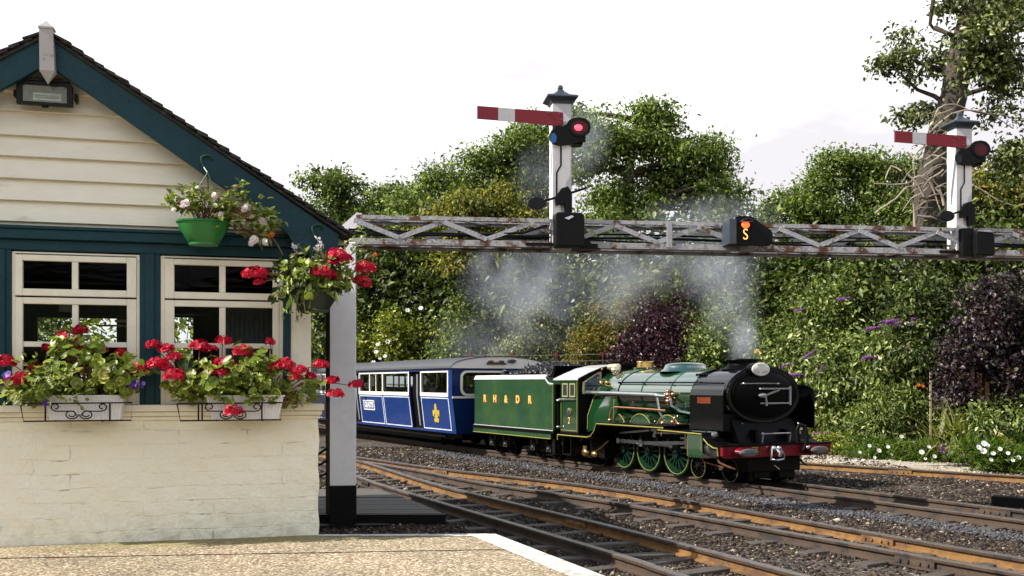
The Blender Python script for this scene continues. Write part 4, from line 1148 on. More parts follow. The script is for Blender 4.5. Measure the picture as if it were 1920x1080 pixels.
# door straps, handles and rail
b = MB(); xd = 1.716
for z, y0 in ((BCZ + .075, -.14), (BCZ - .105, -.12)):
    b.bar((1.735, y0, z), (1.705, .36, z), .034, .018)
b.bar((1.715, .37, BCZ - .13), (1.715, .37, BCZ + .10), .018, .026)
b.build('door_hinge', M['grey_steel'], sb)
b = MB(); b.cyl((1.715, -.12, BCZ - .01), (1.79, -.12, BCZ - .01), .020, n=10); b.ball((1.765, -.12, BCZ - .01), .02, .07, .030)
b.bar((1.785, -.08, BCZ - .003), (1.79, .12, BCZ + .058), .018, .020, up=Vector((1, 0, 0))); b.bar((1.780, -.09, BCZ - .02), (1.782, -.07, BCZ - .135), .022, .020, up=Vector((1, 0, 0)))
b.build('door_handle', M['steel'], sb, smooth=True)
b = MB(); b.tube([(1.69, -.40, BCZ + .135), (1.72, -.05, BCZ + .140), (1.69, .33, BCZ + .135)], .009, 6)
for y in (-.36, .18): b.ball((1.70, y, BCZ + .137), .02, .022, .016)
b.build('handrail', M['steel'], sb, smooth=True)
hl = MB(); hl.lathe((1.66, -.115, BCZ + .312), [(.02, -.10), (1, -.06), (1, .05), (.9, .06)], 'x', 28, .142, .082); hl_o = hl.build('headlamp', M['loco_black'], lo, smooth=True)
hl = MB(); hl.lathe((1.722, -.115, BCZ + .312), [(1, 0), (1, .006), (.9, .014), (.02, .018)], 'x', 28, .142, .082); hl.build('lamp_disc', M['lamp_disc'], hl_o, smooth=True)
hl = MB()
for y, z in ((-.05, -.034), (.02, -.040), (.07, -.030)): hl.box(1.738, 1.742, -.115 + y - .008, -.115 + y + .008, BCZ + .312 + z - .004, BCZ + .312 + z + .004)
hl.build('disc_mark', M['frame_black'], hl_o)
# chimney
ch = MB(); ch.lathe((1.26, 0, 0), [(.27, 1.40), (.24, 1.425), (.20, 1.445), (.185, 1.475), (.19, 1.50), (.225, 1.508), (.232, 1.52), (.225, 1.535), (.16, 1.538), (.15, 1.44)], 'z', 32, .95, 1.05); ch.build('chimney', M['loco_black'], lo, smooth=True)
b = MB(); b.tube([(1.05, -.20, 1.42), (1.0, -.32, 1.375), (.9, -.40, 1.34)], .012, 6); b.box(.86, 1.02, -.40, -.36, 1.325, 1.345)
for k in range(4): b.ball((.84 + .05 * k, -.40, 1.335), .018)
b.build('lubricator_pipe', M['loco_black'], lo, smooth=True)
# dome, safety valve and whistle
b = MB(); b.lathe((.09, 0, 0), [(1.2, 1.385), (1.02, 1.42), (.97, 1.45), (.93, 1.475), (.8, 1.497), (.5, 1.512), (.02, 1.517)], 'z', 32, .27, .33); b.build('dome', M['loco_green'], lo, smooth=True)
sv_ = MB(); sv_.lathe((-.87, 0, 0), [(.17, 1.42), (.17, 1.455), (.12, 1.46)], 'z', 20, 1, 1.1); sv_o = sv_.build('safety_valve', M['loco_green'], lo, smooth=True)
sv_ = MB(); sv_.lathe((-.87, 0, 0), [(.105, 1.455), (.10, 1.53), (.11, 1.535), (.105, 1.545), (.03, 1.545)], 'z', 20, 1, 1.25); sv_.build('valve_cover', M['brass'], sv_o, smooth=True)
b = MB(); b.tube([(-1.10, -.36, 1.36), (-1.08, -.36, 1.41), (-1.14, -.30, 1.455), (-1.36, -.30, 1.465)], [.05, .055, .06, .045], 12); b.ball((-1.08, -.38, 1.42), .06, .07, .05); b.build('whistle', mat('pale_brass', (.72, .62, .42), .25, metal=.7), lo, smooth=True)
b = MB(); b.ball((-1.385, -.42, 1.435), .022); b.ball((-1.22, -.535, 1.235), .030); b.ball((-1.06, -.54, 1.235), .028); b.cyl((-1.06, -.50, 1.235), (-1.06, -.58, 1.235), .010, n=8); b.build('washout_plug', M['brass'], fbx, smooth=True)
# handrail along the boiler
b = MB(); b.tube([(-1.40, -.66, 1.185), (-.95, -.63, 1.19)], .010, 6); b.tube([(-.76, -.545, 1.235), (.9, -.525, 1.235), (1.56, -.555, 1.225)], .010, 6)
for x in (-.74, -.17, .46, 1.1): b.ball((x, -.54, 1.235), .024, .02, .014)
b.build('boiler_handrail', M['loco_black'], lo, smooth=True)
# ejector pipe, copper pipe, clack valves
b = MB(); b.tube([(-1.42, -.665, 1.09), (-.95, -.64, 1.085), (.18, -.60, 1.07), (.26, -.60, 1.062)], .028, 10); b.tube([(.25, -.60, 1.063), (.42, -.585, 1.055)], .020, 8); b.tube([(.25, -.60, 1.06), (.27, -.60, .98), (.28, -.58, .84), (.34, -.56, .76)], .018, 8); b.ball((.25, -.60, 1.062), .034); b.build('ejector_pipe', M['steel'], lo, smooth=True)
b = MB(); b.tube([(-.80, -.66, .70), (-.79, -.66, .80), (-.74, -.65, .875), (-.66, -.645, .89), (.2, -.62, .875), (.44, -.60, .865)], .014, 8); b.ball((-.80, -.66, .70), .03); b.build('copper_feed_pipe', M['copper'], lo, smooth=True)
b = MB()
for z, r0 in ((1.075, .045), (1.03, .03), (.99, .042), (1.12, .03)): b.ball((.46, -.575, z), r0, r0, r0 * .8)
b.cyl((.46, -.575, .94), (.46, -.575, 1.13), .020, n=8); b.ball((.58, -.585, 1.08), .03); b.build('clack_valve', M['copper'], lo, smooth=True)
b = MB(); b.tube([(.52, -.59, 1.06), (.56, -.585, .93), (.70, -.55, .86), (.93, -.50, .83)], .022, 8); b.build('delivery_pipe', M['loco_green'], lo, smooth=True)
b = MB()
for (x, y, z, r0) in ((.40, -.62, .70, .030), (.62, -.62, .72, .034), (.66, -.62, .77, .024), (.70, -.60, .80, .020), (.75, -.62, .70, .03), (.98, -.60, .70, .024), (1.05, -.60, .70, .03), (1.13, -.60, .695, .034), (.86, -.6, .69, .024), (.25, -.63, .72, .02)): b.ball((x, y, z), r0, r0, r0 * .85, 10, 6)
b.cyl((.58, -.62, .70), (.84, -.62, .70), .012, n=6); b.cyl((.95, -.6, .70), (1.15, -.6, .70), .012, n=6); b.build('oil_cup', M['copper'], lo, smooth=True)
# smoke deflectors with name plates
for sgn in (-1, 1):
    b = MB()
    y = sgn * .74
    prof = [(.66, y), (1.08, y), (1.15, y - sgn * .02), (1.20, y - sgn * .075)]
    xs0, xs1 = 1.13, 1.76
    o_ = [(xs0, yy, z) for z, yy in prof] + [(xs1 + (.02 if i < 2 else -.02 * i), yy, z) for i, (z, yy) in reversed(list(enumerate(prof)))]
    for i in range(len(prof) - 1):
        z0, y0 = prof[i]; z1, y1 = prof[i + 1]
        b.prism([(xs0, y0, z0), (xs1, y0, z0), (xs1 - (.05 if i == 2 else 0), y1, z1), (xs0, y1, z1)], (0, -sgn * .012, 0))
    d_ = b.build('smoke_deflector', M['wrapper_black'], lo)
    b = MB(); b.box(1.30, 1.54, y + sgn * .001, y + sgn * .010, .985, 1.05); np_ = b.build('name_plate', M['name_red'], d_)
    b = MB()
    b.ring([(1.295, y + sgn * .008, .98), (1.545, y + sgn * .008, .98), (1.545, y + sgn * .008, 1.055), (1.295, y + sgn * .008, 1.055)], [(1.306, y + sgn * .008, .989), (1.534, y + sgn * .008, .989), (1.534, y + sgn * .008, 1.046), (1.306, y + sgn * .008, 1.046)], (0, sgn * .005, 0)); b.build('plate_rim', M['brass'], d_)
    b = MB()
    for k in range(8): b.box(1.325 + k * .025, 1.338 + k * .025, y + sgn * .010, y + sgn * .013, 1.004, 1.032)
    b.build('plate_letters', M['brass'], d_)
# running plate
def plate(name, pts, y0, y1, th, mt, par): 
    b = MB()
    for i in range(len(pts) - 1):
        (xa, za), (xc, zc) = pts[i], pts[i + 1]
        b.prism([(xa, y0, za), (xc, y0, zc), (xc, y0, zc - th), (xa, y0, za - th)], (0, y1 - y0, 0))
    return b.build(name, mt, par)
low = [(-1.95, .47), (-1.12, .47), (-1.02, .49), (-.92, .57), (-.86, .675), (.73, .675)]
mid = [(.60, .645), (1.50, .63)]
front = [(1.50, .63), (1.54, .58), (1.62, .52), (1.72, .482), (1.86, .478)]
rp = plate('running_plate', low, -.845, .845, .045, M['loco_black'], lo)
plate('running_plate', mid, -.842, .842, .040, M['loco_black'], lo)
plate('running_plate', front, -.848, .848, .05, M['loco_black'], lo)
line_tube('edge_lining', [(x, -.850, z - .022) for x, z in low], M['lining'], rp, .0075)
line_tube('edge_lining', [(x, -.848, z - .022) for x, z in mid], M['lining'], rp, .0075)
line_tube('edge_lining', [(x, -.853, z - .026) for x, z in front[1:-1]] + [(1.80, -.853, .45), (1.81, -.853, .36)], M['lining'], rp, .0075)
line_tube('edge_lining', [(-1.95, -.848, .448), (-1.95, -.848, .37)], M['lining'], rp, .0075)
b = MB(); b.box(.55, .95, -.82, -.60, .69, .705); b.box(1.3, 1.62, -.74, -.72, .555, .58); b.build('footplate_step', M['frame_black'], lo)
# splashers
for xc in (.43, -.20, -.81):
    b = MB()
    pts = [(xc + .30 * math.cos(a), -.56, .52 + .30 * math.sin(a)) for a in np.linspace(.45, math.pi - .45, 14)]
    b.prism(pts, (0, .26, 0)); so_ = b.build('splasher', M['loco_green'], lo)
    line_tube('splasher_lining', [(xc + .285 * math.cos(a), -.564, .52 + .285 * math.sin(a)) for a in np.linspace(.6, math.pi - .6, 14)], M['lining'], so_, .006)
# cab
cab = loft('cab', [[(x, y, z) for (y, z) in ((-.80, .50), (-.80, 1.27), (.80, 1.27), (.80, .50))] for x in (-1.44, -1.93)], M['loco_green'], lo, smooth=False, cap=False)
CB = [(-.80, 1.27), (-.62, 1.355), (-.42, 1.43), (-.2, 1.475), (0, 1.49), (.2, 1.475), (.42, 1.43), (.62, 1.355), (.80, 1.27)]
b = MB(); b.prism([(-1.44, y, z) for y, z in CB] + [(-1.44, .80, .50), (-1.44, -.80, .50)], (.02, 0, 0)); b.build('cab_front', M['loco_black'], lo)
b = MB()
for i in range(len(CB) - 1):
    (ya, za), (yc, zc) = CB[i], CB[i + 1]
    k0 = 1.03 if i == 0 else 1; k1 = 1.03 if i == len(CB) - 2 else 1
    b.prism([(-2.12, ya * k0, za + .001), (-2.12, yc * k1, zc + .001), (-2.12, yc * k1, zc + .022), (-2.12, ya * k0, za + .022)], (.72, 0, 0))
b.build('cab_roof', M['roof_silver'], lo)
b = MB()
for i in range(len(CB) - 1):
    (ya, za), (yc, zc) = CB[i], CB[i + 1]
    b.prism([(-1.40, ya * 1.03, za - .004), (-1.40, yc * 1.03, zc - .004), (-1.40, yc * 1.03, zc + .026), (-1.40, ya * 1.03, za + .026)], (.025, 0, 0))
b.build('roof_rim', M['loco_black'], lo)
b = MB()
for k in range(7): b.ball((-2.06 + k * .1, -.795, 1.298), .008, .008, .008, 6, 4)
b.build('roof_rivets', M['frame_black'], lo)
# side windows
for x0, x1 in ((-1.66, -1.50), (-1.87, -1.71)):
    b = MB(); o_ = [(x0, -.803, 1.02), (x1, -.803, 1.02), (x1, -.803, 1.225), (x0, -.803, 1.225)]; i_ = [(x0 + .022, -.803, 1.04), (x1 - .022, -.803, 1.04), (x1 - .022, -.803, 1.205), (x0 + .022, -.803, 1.205)]
    b.ring(o_, i_, (0, -.010, 0)); wf = b.build('cab_window', mat('dull_cream_bead', (.26, .25, .13), .4), cab)
    b = MB(); b.add([(x, y - .001, z) for x, y, z in i_], [(0, 1, 2, 3)]); b.build('window_pane', mat('dark_cab_glass', (.03, .032, .038), .08, spec=.8), wf)
# cab front window (spectacle) with pale lining
b = MB(); xq = -1.418
o_ = [(xq, -.735, 1.07), (xq, -.735, 1.24), (xq, -.46, 1.395), (xq, -.41, 1.395), (xq, -.41, 1.31), (xq, -.545, 1.11), (xq, -.60, 1.07)]
ce = Vector((xq, -.58, 1.22)); i_ = [tuple(ce + (Vector(p) - ce) * .80) for p in o_]
b.ring(o_, i_, (.012, 0, 0)); wf = b.build('spectacle_window', mat('pale_lining', (.55, .52, .30), .4), lo)
b = MB(); b.add([(x + .003, y, z) for x, y, z in i_], [tuple(range(7))]); b.build('window_pane', mat('blue_cab_glass', (.05, .07, .13), .06, spec=.9), wf)
for zz in (.515, 1.245): pass
line_tube('cab_lining', [(-1.46, -.804, .52), (-1.46, -.804, 1.25)], M['lining'], cab, .005); line_tube('cab_lining', [(-1.46, -.804, .52), (-1.92, -.804, .52), (-1.92, -.804, .98)], M['lining'], cab, .005)
line_tube('cab_handrail', [(-1.50, -.825, .985), (-1.93, -.835, .985)], M['steel'], cab, .010); line_tube('cab_handrail', [(-1.95, -.83, .56), (-1.95, -.835, .975)], M['loco_black'], cab, .014)
b = MB()
for z in (.965, .565): b.ball((-1.95, -.835, z), .03, .03, .02)
b.build('rail_knob', M['steel'], cab, smooth=True)
# crest and number on the cab side
b = MB(); b.lathe((-1.68, -.806, .80), [(.062, 0), (.062, -.006), (.046, -.010)], 'y', 20, .9, 1.0); cr_ = b.build('crest', M['brass'], cab, smooth=True)
b = MB(); b.lathe((-1.68, -.817, .80), [(.040, 0), (.030, -.006)], 'y', 16, .9, 1.0); b.build('crest_centre', mat('crest_blue', (.03, .03, .10), .3), cr_, smooth=True)
text_mesh('cab_number', '2', .135, M['gilt'], cab, Matrix.Translation((-1.68, -.806, .665)) @ Matrix.Rotation(R(90), 4, 'X'), .003)
b = MB(); b.box(-1.96, -1.44, -.79, .79, .475, .50); b.build('cab_floor', M['frame_black'], lo)
# frames, ashpan, steps
b = MB(); b.box(-1.95, 1.8, -.26, -.22, .16, .66); b.box(-1.95, 1.8, .22, .26, .16, .66); b.box(-1.4, 1.75, -.22, .22, .20, .46)
b.box(-1.36, -1.02, -.60, .60, .14, .45); b.build('frame', M['frame_black'], lo)
b = MB(); b.box(-1.85, -1.60, -.82, -.56, .15, .17); b.box(-1.85, -1.83, -.82, -.56, .15, .45); b.box(-1.62, -1.60, -.82, -.56, .17, .45); b.build('cab_step', M['frame_black'], lo)
b = MB(); b.ball((-1.52, -.62, .20), .085, .05, .06); b.cyl((-1.52, -.62, .16), (-1.52, -.62, .30), .04, n=8); b.build('injector', M['brass'], lo, smooth=True)
b = MB(); b.ball((-1.26, -.62, .19), .07, .05, .05); b.build('drain_cock', M['brass'], lo, smooth=True)
b = MB(); b.tube([(-1.75, -.62, .30), (-1.62, -.66, .33), (-1.55, -.66, .40)], .014, 6); b.tube([(-1.85, -.60, .28), (-1.66, -.62, .24), (-1.5, -.62, .25)], .012, 6); b.tube([(-1.26, -.62, .22), (-1.1, -.60, .3), (-.95, -.58, .4)], .012, 6); b.build('injector_pipe', M['copper'], lo, smooth=True)
# wheels
def wheel(name, x, r, spokes, mt, par, sgn=-1, y=.3175, tyre='loco_green', wd=.08, lined=False):
    w_ = MB(); yo = sgn * (y + .10)
    n = 40
    def rg(r0, yy): return [(r0 * math.cos(2 * math.pi * k / n), yy, r0 * math.sin(2 * math.pi * k / n)) for k in range(n)]
    w_.ring(rg(r, yo), rg(r * .86, yo), (0, -sgn * wd, 0))
    w_.ring(rg(r + .022, yo - sgn * wd), rg(r * .86, yo - sgn * wd), (0, -sgn * .02, 0))
    w_.lathe((0, yo - sgn * .02, 0), [(r * .22, sgn * .03), (r * .20, sgn * .045), (r * .10, sgn * .05)], 'y', 16)
    for k in range(spokes):
        a = 2 * math.pi * k / spokes + .1
        p0 = Vector((math.cos(a) * r * .14, yo - sgn * .015, math.sin(a) * r * .14)); p1 = Vector((math.cos(a) * r * .88, yo - sgn * .03, math.sin(a) * r * .88))
        w_.bar(p0, p1, .020 * r / .28 + .004, .026, up=Vector((0, 1, 0)))
    o = w_.build(name, mt, par, loc=(x, 0, r))
    t_ = MB(); t_.ring(rg(r + .001, yo + sgn * .004), rg(r * .93, yo + sgn * .004), (0, -sgn * .03, 0)); t_.build('tyre', M[tyre], o)
    if not lined: return o
    l_ = MB(); l_.ring(rg(r * .925, yo + sgn * .0055), rg(r * .905, yo + sgn * .0055), (0, -sgn * .01, 0)); l_.build('wheel_lining', M['lining'], o)
    return o
DRV = (.43, -.20, -.81); RD = .285
for x in DRV:
    for sgn in (-1, 1):
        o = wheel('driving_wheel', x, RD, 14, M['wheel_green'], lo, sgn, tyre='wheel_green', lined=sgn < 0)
        if sgn < 0:
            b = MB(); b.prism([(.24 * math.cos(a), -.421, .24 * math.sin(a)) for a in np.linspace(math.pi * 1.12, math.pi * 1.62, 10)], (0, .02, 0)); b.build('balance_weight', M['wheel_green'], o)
for x in (1.515, .89):
    for sgn in (-1, 1): wheel('bogie_wheel', x, .155, 10, M['frame_black'], lo, sgn, tyre='frame_black', lined=sgn < 0)
for sgn in (-1, 1): wheel('trailing_wheel', -1.38, .16, 10, M['frame_black'], lo, sgn, tyre='frame_black')
b = MB()
for x in (*DRV, 1.515, .89, -1.38): b.cyl((x, -.36, RD if x in DRV else .155), (x, .36, RD if x in DRV else .155), .03, n=10)
b.build('axle', M['frame_black'], lo)
# dark plates added for the shade over the upper wheels, hung behind the motion
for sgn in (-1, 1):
    b = MB(); b.box(-1.02, 1.2, sgn * .445 - .008, sgn * .445 + .008, .49, .66); b.build('wheel_shade_plate', M['frame_black'], lo)
# rods and motion
yr = -.50; ca = math.radians(78); cr0 = .125
pins = [(x + cr0 * math.cos(ca), RD + cr0 * math.sin(ca)) for x in DRV]
b = MB(); b.bar((pins[0][0] + .03, yr, pins[0][1]), (pins[2][0] - .03, yr, pins[2][1]), .05, .022, up=Vector((0, 1, 0)))
for px_, pz_ in pins: b.cyl((px_, yr + .05, pz_), (px_, yr - .035, pz_), .042, n=14)
b.build('coupling_rod', M['steel'], lo)
b = MB(); b.bar((pins[1][0], yr - .045, pins[1][1] + .0), (.86, yr - .045, .46), .045, .022, up=Vector((0, 1, 0))); b.cyl((pins[1][0], yr - .02, pins[1][1]), (pins[1][0], yr - .075, pins[1][1]), .05, n=14); b.build('connecting_rod', M['steel'], lo)
b = MB(); b.box(.70, 1.25, -.56, -.49, .505, .53); b.box(.70, 1.25, -.56, -.49, .385, .405); b.box(.80, .92, -.57, -.48, .41, .50); b.cyl((.9, -.52, .455), (1.28, -.52, .455), .018, n=8); b.build('crosshead', M['steel'], lo)
b = MB(); b.bar((-.81 + .1, yr - .05, .52), (.16, yr - .05, .60), .026, .014, up=Vector((0, 1, 0))); b.bar((.14, yr - .055, .56), (.9, yr - .055, .585), .024, .014, up=Vector((0, 1, 0))); b.prism([(.10, yr - .05, .50), (.16, yr - .05, .50), (.19, yr - .05, .60), (.16, yr - .05, .68), (.10, yr - .05, .66), (.13, yr - .05, .58)], (0, -.02, 0))
b.bar((.80, yr - .06, .60), (.86, yr - .06, .36), .026, .014, up=Vector((0, 1, 0))); b.bar((pins[1][0], yr - .08, pins[1][1]), (-.20 - .05, yr - .08, .40), .026, .016, up=Vector((0, 1, 0))); b.build('valve_gear', M['steel'], lo)
b = MB()
for x, z in ((.02, .60), (.86, .565), (1.05, .57), (.30, .56), (-.6, .66), (-.62, .63), (.9, .40), (.55, .60)): b.cyl((x, yr - .06, z - .025), (x, yr - .06, z + .03), .016, .008, n=8)
b.build('motion_oiler', M['brass'], lo, smooth=True)
# cylinders
for sgn in (-1, 1):
    b = MB(); yc = sgn * .64
    prof = [(-.20, -.16), (-.20, .13), (-.14, .165), (.14, .165), (.2, .13), (.2, -.08), (.12, -.165), (-.12, -.165)]
    b.prism([(1.20, yc + y, .475 + z) for y, z in prof], (.30, 0, 0)); cyl_ = b.build('cylinder', M['loco_green'], lo, bevel=.01)
    b = MB(); b.lathe((1.50, yc, .43), [(.125, 0), (.125, .03), (.10, .05), (.03, .06)], 'x', 24, 1.15, .9); b.build('cylinder_cover', M['steel'], cyl_, smooth=True)
    b = MB(); b.lathe((1.49, yc + sgn * .03, .585), [(.05, 0), (.05, .05), (.02, .055)], 'x', 16); b.build('valve_cover', M['steel'], cyl_, smooth=True)
    line_tube('cylinder_lining', [(1.215, yc + sgn * .202, .33), (1.215, yc + sgn * .202, .60), (1.485, yc + sgn * .202, .60), (1.485, yc + sgn * .202, .40)], M['lining'], cyl_, .004)
    b = MB(); b.tube([(1.52, yc, .33), (1.58, yc, .26), (1.70, yc * .95, .22), (1.80, yc * .9, .2)], .013, 6); b.tube([(1.22, yc, .33), (1.3, yc, .25), (1.62, yc * .95, .2)], .012, 6); b.build('drain_pipe', M['copper'], lo, smooth=True)
# buffer beam, buffers, coupling, hose
b = MB(); b.prism([(1.86, -.86, .365), (1.86, -.86, .478), (1.86, .86, .478), (1.86, .86, .365), (1.86, .80, .335), (1.86, -.80, .335)], (.05, 0, 0)); bb = b.build('buffer_beam', M['red_beam'], lo, bevel=.006)
b = MB(); b.box(1.84, 1.93, -.875, .875, .4785, .492); b.build('beam_cap', M['loco_black'], bb)
b = MB()
for y in (-.80, -.30, -.08, .10, .30, .80):
    for z in (.375, .45): b.ball((1.912, y, z), .008, .012, .010, 8, 5)
b.build('beam_rivets', M['red_beam'], bb)
for y in (-.62, .50):
    b = MB(); b.lathe((1.91, y, .41), [(1.0, 0), (.95, .03), (.66, .06), (.62, .17), (.5, .17)], 'x', 20, .10, .055); bu = b.build('buffer', M['red_beam'], bb, smooth=True)
    b = MB(); b.lathe((2.08, y, .41), [(.45, -.02), (1.0, 0), (1.0, .018), (.85, .03), (.02, .036)], 'x', 28, .140, .048); b.build('buffer_head', mat('grey_buffer_head', (.13, .13, .132), .45, metal=.3, var=.15, vs=20), bu, smooth=True)
b = MB(); b.bar((1.925, -.44, .455), (1.925, -.34, .455), .02, .012); b.bar((1.925, -.35, .45), (1.925, -.40, .41), .012, .02, up=Vector((1, 0, 0))); b.build('number_mark', M['lining'], bb)
b = MB(); b.tube([(1.91, .10, .42), (2.0, .10, .42), (2.04, .10, .39), (2.03, .10, .35)], .022, 8); b.ball((1.96, .07, .44), .035); b.ball((1.96, .15, .44), .03)
b.tube([(1.98, .02, .44), (2.0, .0, .36), (1.99, .0, .31), (2.0, .10, .30), (1.99, .20, .31), (2.0, .20, .36), (1.98, .16, .43)], .012, 6); b.bar((1.98, .06, .24), (2.0, .12, .19), .014, .012); b.v = [(x_, y_ - .19, z_) for x_, y_, z_ in b.v]; b.build('coupling_hook', M['steel'], bb, smooth=True)
b = MB(); b.tube([(1.88, .34, .49), (1.88, .33, .66), (1.90, .35, .72), (1.95, .38, .70), (1.97, .40, .58), (1.97, .39, .46), (1.95, .37, .40)], .030, 10); b.build('vacuum_hose', M['frame_black'], bb, smooth=True)
b = MB()
for k in range(7): b.ball((1.90 + .01 * k, .33 + .011 * k, .73 - .008 * k), .014)
b.ball((1.985, .40, .44), .03); b.build('hose_coupling', M['steel'], bb, smooth=True)
b = MB(); b.bar((1.66, -.28, .50), (1.64, -.34, .74), .016, .016); b.tube([(1.82, -.16, .61), (1.82, .28, .61)], .008, 6); b.ball((1.82, -.17, .61), .02); b.bar((1.80, -.16, .50), (1.82, -.16, .61), .012, .012); b.bar((1.80, .28, .50), (1.82, .28, .61), .012, .012); b.build('lamp_iron', M['grey_steel'], lo)
b = MB()
for y in (-.33, .33): b.prism([(1.80, y - .03, .33), (1.84, y - .03, .33), (1.80, y - .03, .03), (1.76, y - .03, .03)], (0, .06, 0))
b.box(1.60, 1.84, -.42, .42, .15, .33); b.box(1.70, 1.82, -.30, -.05, .07, .24); b.box(1.70, 1.82, .1, .34, .06, .24); b.build('guard_iron', M['frame_black'], lo, bevel=.01)

# ------------------------------------------------------------------ tender
te = empty('tender', train_loc(9.1), TRZ); tag(te, 'green coal tender with gilt letters coupled behind the locomotive', 'tender')
HW = .74
M['axlebox'] = mat('greasy_axlebox', (.05, .047, .043), .35, metal=.3, var=.6, vs=20)
b = MB()
b.prism([(-1.38, -HW, .48), (1.44, -HW, .48), (1.44, -HW, 1.20), (1.30, -HW, 1.22), (1.22, -HW, 1.28), (1.18, -HW, 1.32), (-1.38, -HW, 1.32)], (0, 2 * HW, 0)); tk = b.build('tank', M['tender_green'], te, bevel=.02)
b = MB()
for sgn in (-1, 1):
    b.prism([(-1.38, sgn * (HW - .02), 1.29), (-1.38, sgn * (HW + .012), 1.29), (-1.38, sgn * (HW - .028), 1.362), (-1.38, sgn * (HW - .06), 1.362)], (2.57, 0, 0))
b.build('coping', M['roof_silver'], te)  # pale colour stands for sky mirrored along the tender's top edge
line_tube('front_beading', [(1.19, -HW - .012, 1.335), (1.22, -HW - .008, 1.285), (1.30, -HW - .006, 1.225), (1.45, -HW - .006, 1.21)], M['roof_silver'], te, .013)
b = MB(); b.box(-1.38, 1.15, -HW + .02, HW - .02, 1.30, 1.325); b.prism([(1.10, -.6, 1.32), (1.22, -.6, 1.50), (1.26, -.6, 1.50), (1.20, -.6, 1.28)], (0, 1.2, 0)); b.box(1.2, 1.46, -.70, .70, .9, 1.21)
b.prism([(-.3, -.62, 1.32), (-.9, -.62, 1.36), (-1.35, -.62, 1.345), (-1.35, -.62, 1.30), (-.3, -.62, 1.30)], (0, 1.24, 0)); b.build('bunker', M['loco_black'], te)
b = MB(); b.box(-1.40, 1.50, -HW - .03, HW + .03, .445, .48); b.build('footplate', M['loco_black'], te)
b = MB(); b.box(-1.40, 1.38, -HW - .01, -HW + .03, .355, .443); vl = b.build('valance', M['tender_green'], te)
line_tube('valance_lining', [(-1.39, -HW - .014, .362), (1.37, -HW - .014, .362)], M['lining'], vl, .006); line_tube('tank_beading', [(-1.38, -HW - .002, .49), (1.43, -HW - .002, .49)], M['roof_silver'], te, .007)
line_tube('tank_lining', [(1.42, -HW - .003, .50), (1.42, -HW - .003, 1.19), (1.31, -HW - .003, 1.20)], M['lining'], te, .005)
for k, (ch_, x) in enumerate(zip('RH&DR', (-.94, -.555, -.145, .275, .69))):
    Mx = Matrix.Translation((x, -HW - .003, .955)) @ Matrix.Rotation(R(90), 4, 'X')
    text_mesh('gilt_letter', ch_, .17, M['gilt'], te, Mx, .003, sx=1.0, offset=.006)
    text_mesh('letter_shade', ch_, .17, M['gilt_red'], te, Matrix.Translation((x + .012, -HW - .001, .945)) @ Matrix.Rotation(R(90), 4, 'X'), .001, sx=1.0, offset=.006)
# coal heaped on the tender
n = 1500; x = rng.uniform(-.62, 1.10, n); y = rng.uniform(-.58, .58, n)
hgt = 1.33 + .20 * np.clip(1 - (np.abs(x - .32) / .95) ** 2, 0, 1) * (1 - (np.abs(y) / .68) ** 2)
V = OCT[None] * rng.uniform(.6, 1.15, (n, 6, 1)) + rng.normal(0, .2, (n, 6, 3)); V *= (.040 * rng.lognormal(0, .3, n))[:, None, None]
P = (V + np.stack([x, y, hgt], 1)[:, None]).reshape(-1, 3); Fc = (OCF[None] + (np.arange(n) * 6)[:, None, None]).reshape(-1, 3)
co = mesh_np('coal', P, Fc, M['coal'], te)
hp = MB(); gx_, gy_ = np.meshgrid(np.linspace(-.66, 1.14, 14), np.linspace(-.6, .6, 9)); hz_ = 1.31 + .19 * np.clip(1 - (np.abs(gx_ - .32) / .95) ** 2, 0, 1) * (1 - (np.abs(gy_) / .68) ** 2)
idx = np.arange(gx_.size).reshape(gx_.shape); hp.add(np.stack([gx_, gy_, hz_], 2).reshape(-1, 3), np.stack([idx[:-1, :-1], idx[:-1, 1:], idx[1:, 1:], idx[1:, :-1]], 2).reshape(-1, 4).tolist()); hp.build('coal_heap', M['coal'], co)
b = MB(); b.lathe((-.86, -.36, 1.32), [(.13, 0), (.12, .05), (.09, .10), (.03, .115)], 'z', 16, .8, 1); b.prism([(-.98, -.40, 1.37), (-.78, -.40, 1.42), (-.78, -.40, 1.44), (-.98, -.40, 1.39)], (0, .1, 0)); b.build('water_filler', M['loco_black'], te, smooth=True)
b = MB(); b.prism([(-.97, -.42, 1.40), (-.86, -.42, 1.46), (-.83, -.42, 1.44), (-.94, -.42, 1.385)], (0, .05, 0)); b.build('filler_lid', M['steel'], te)
for xb_ in (.72, -.78):
    for dx_ in (.26, -.26):
        for sgn in (-1, 1): wheel('tender_wheel', xb_ + dx_, .150, 9, M['frame_black'], te, sgn, tyre='frame_black')
    b = MB(); b.box(xb_ - .50, xb_ + .50, -.50, -.46, .17, .26); b.box(xb_ - .5, xb_ + .5, .46, .5, .17, .26); b.box(xb_ - .12, xb_ + .12, -.5, .5, .12, .34); b.box(xb_ - .55, xb_ + .55, -.42, .42, .20, .36); bf = b.build('bogie_frame', M['frame_black'], te, bevel=.006)
    for dx_ in (.26, -.26):
        b = MB(); b.box(xb_ + dx_ - .07, xb_ + dx_ + .07, -.565, -.50, .13, .23); b.ball((xb_ + dx_, -.57, .175), .04, .02, .035)
        for q in (-.1, .1): b.tube([(xb_ + dx_ + q, -.53, .24 + .012 * j + .0) for j in range(2)] + [(xb_ + dx_ + q, -.53, .31)], .018, 6)
        b.build('axlebox', M['axlebox'], bf)
b = MB(); b.box(-1.38, 1.44, -.40, .40, .28, .45); b.build('frame', M['frame_black'], te)
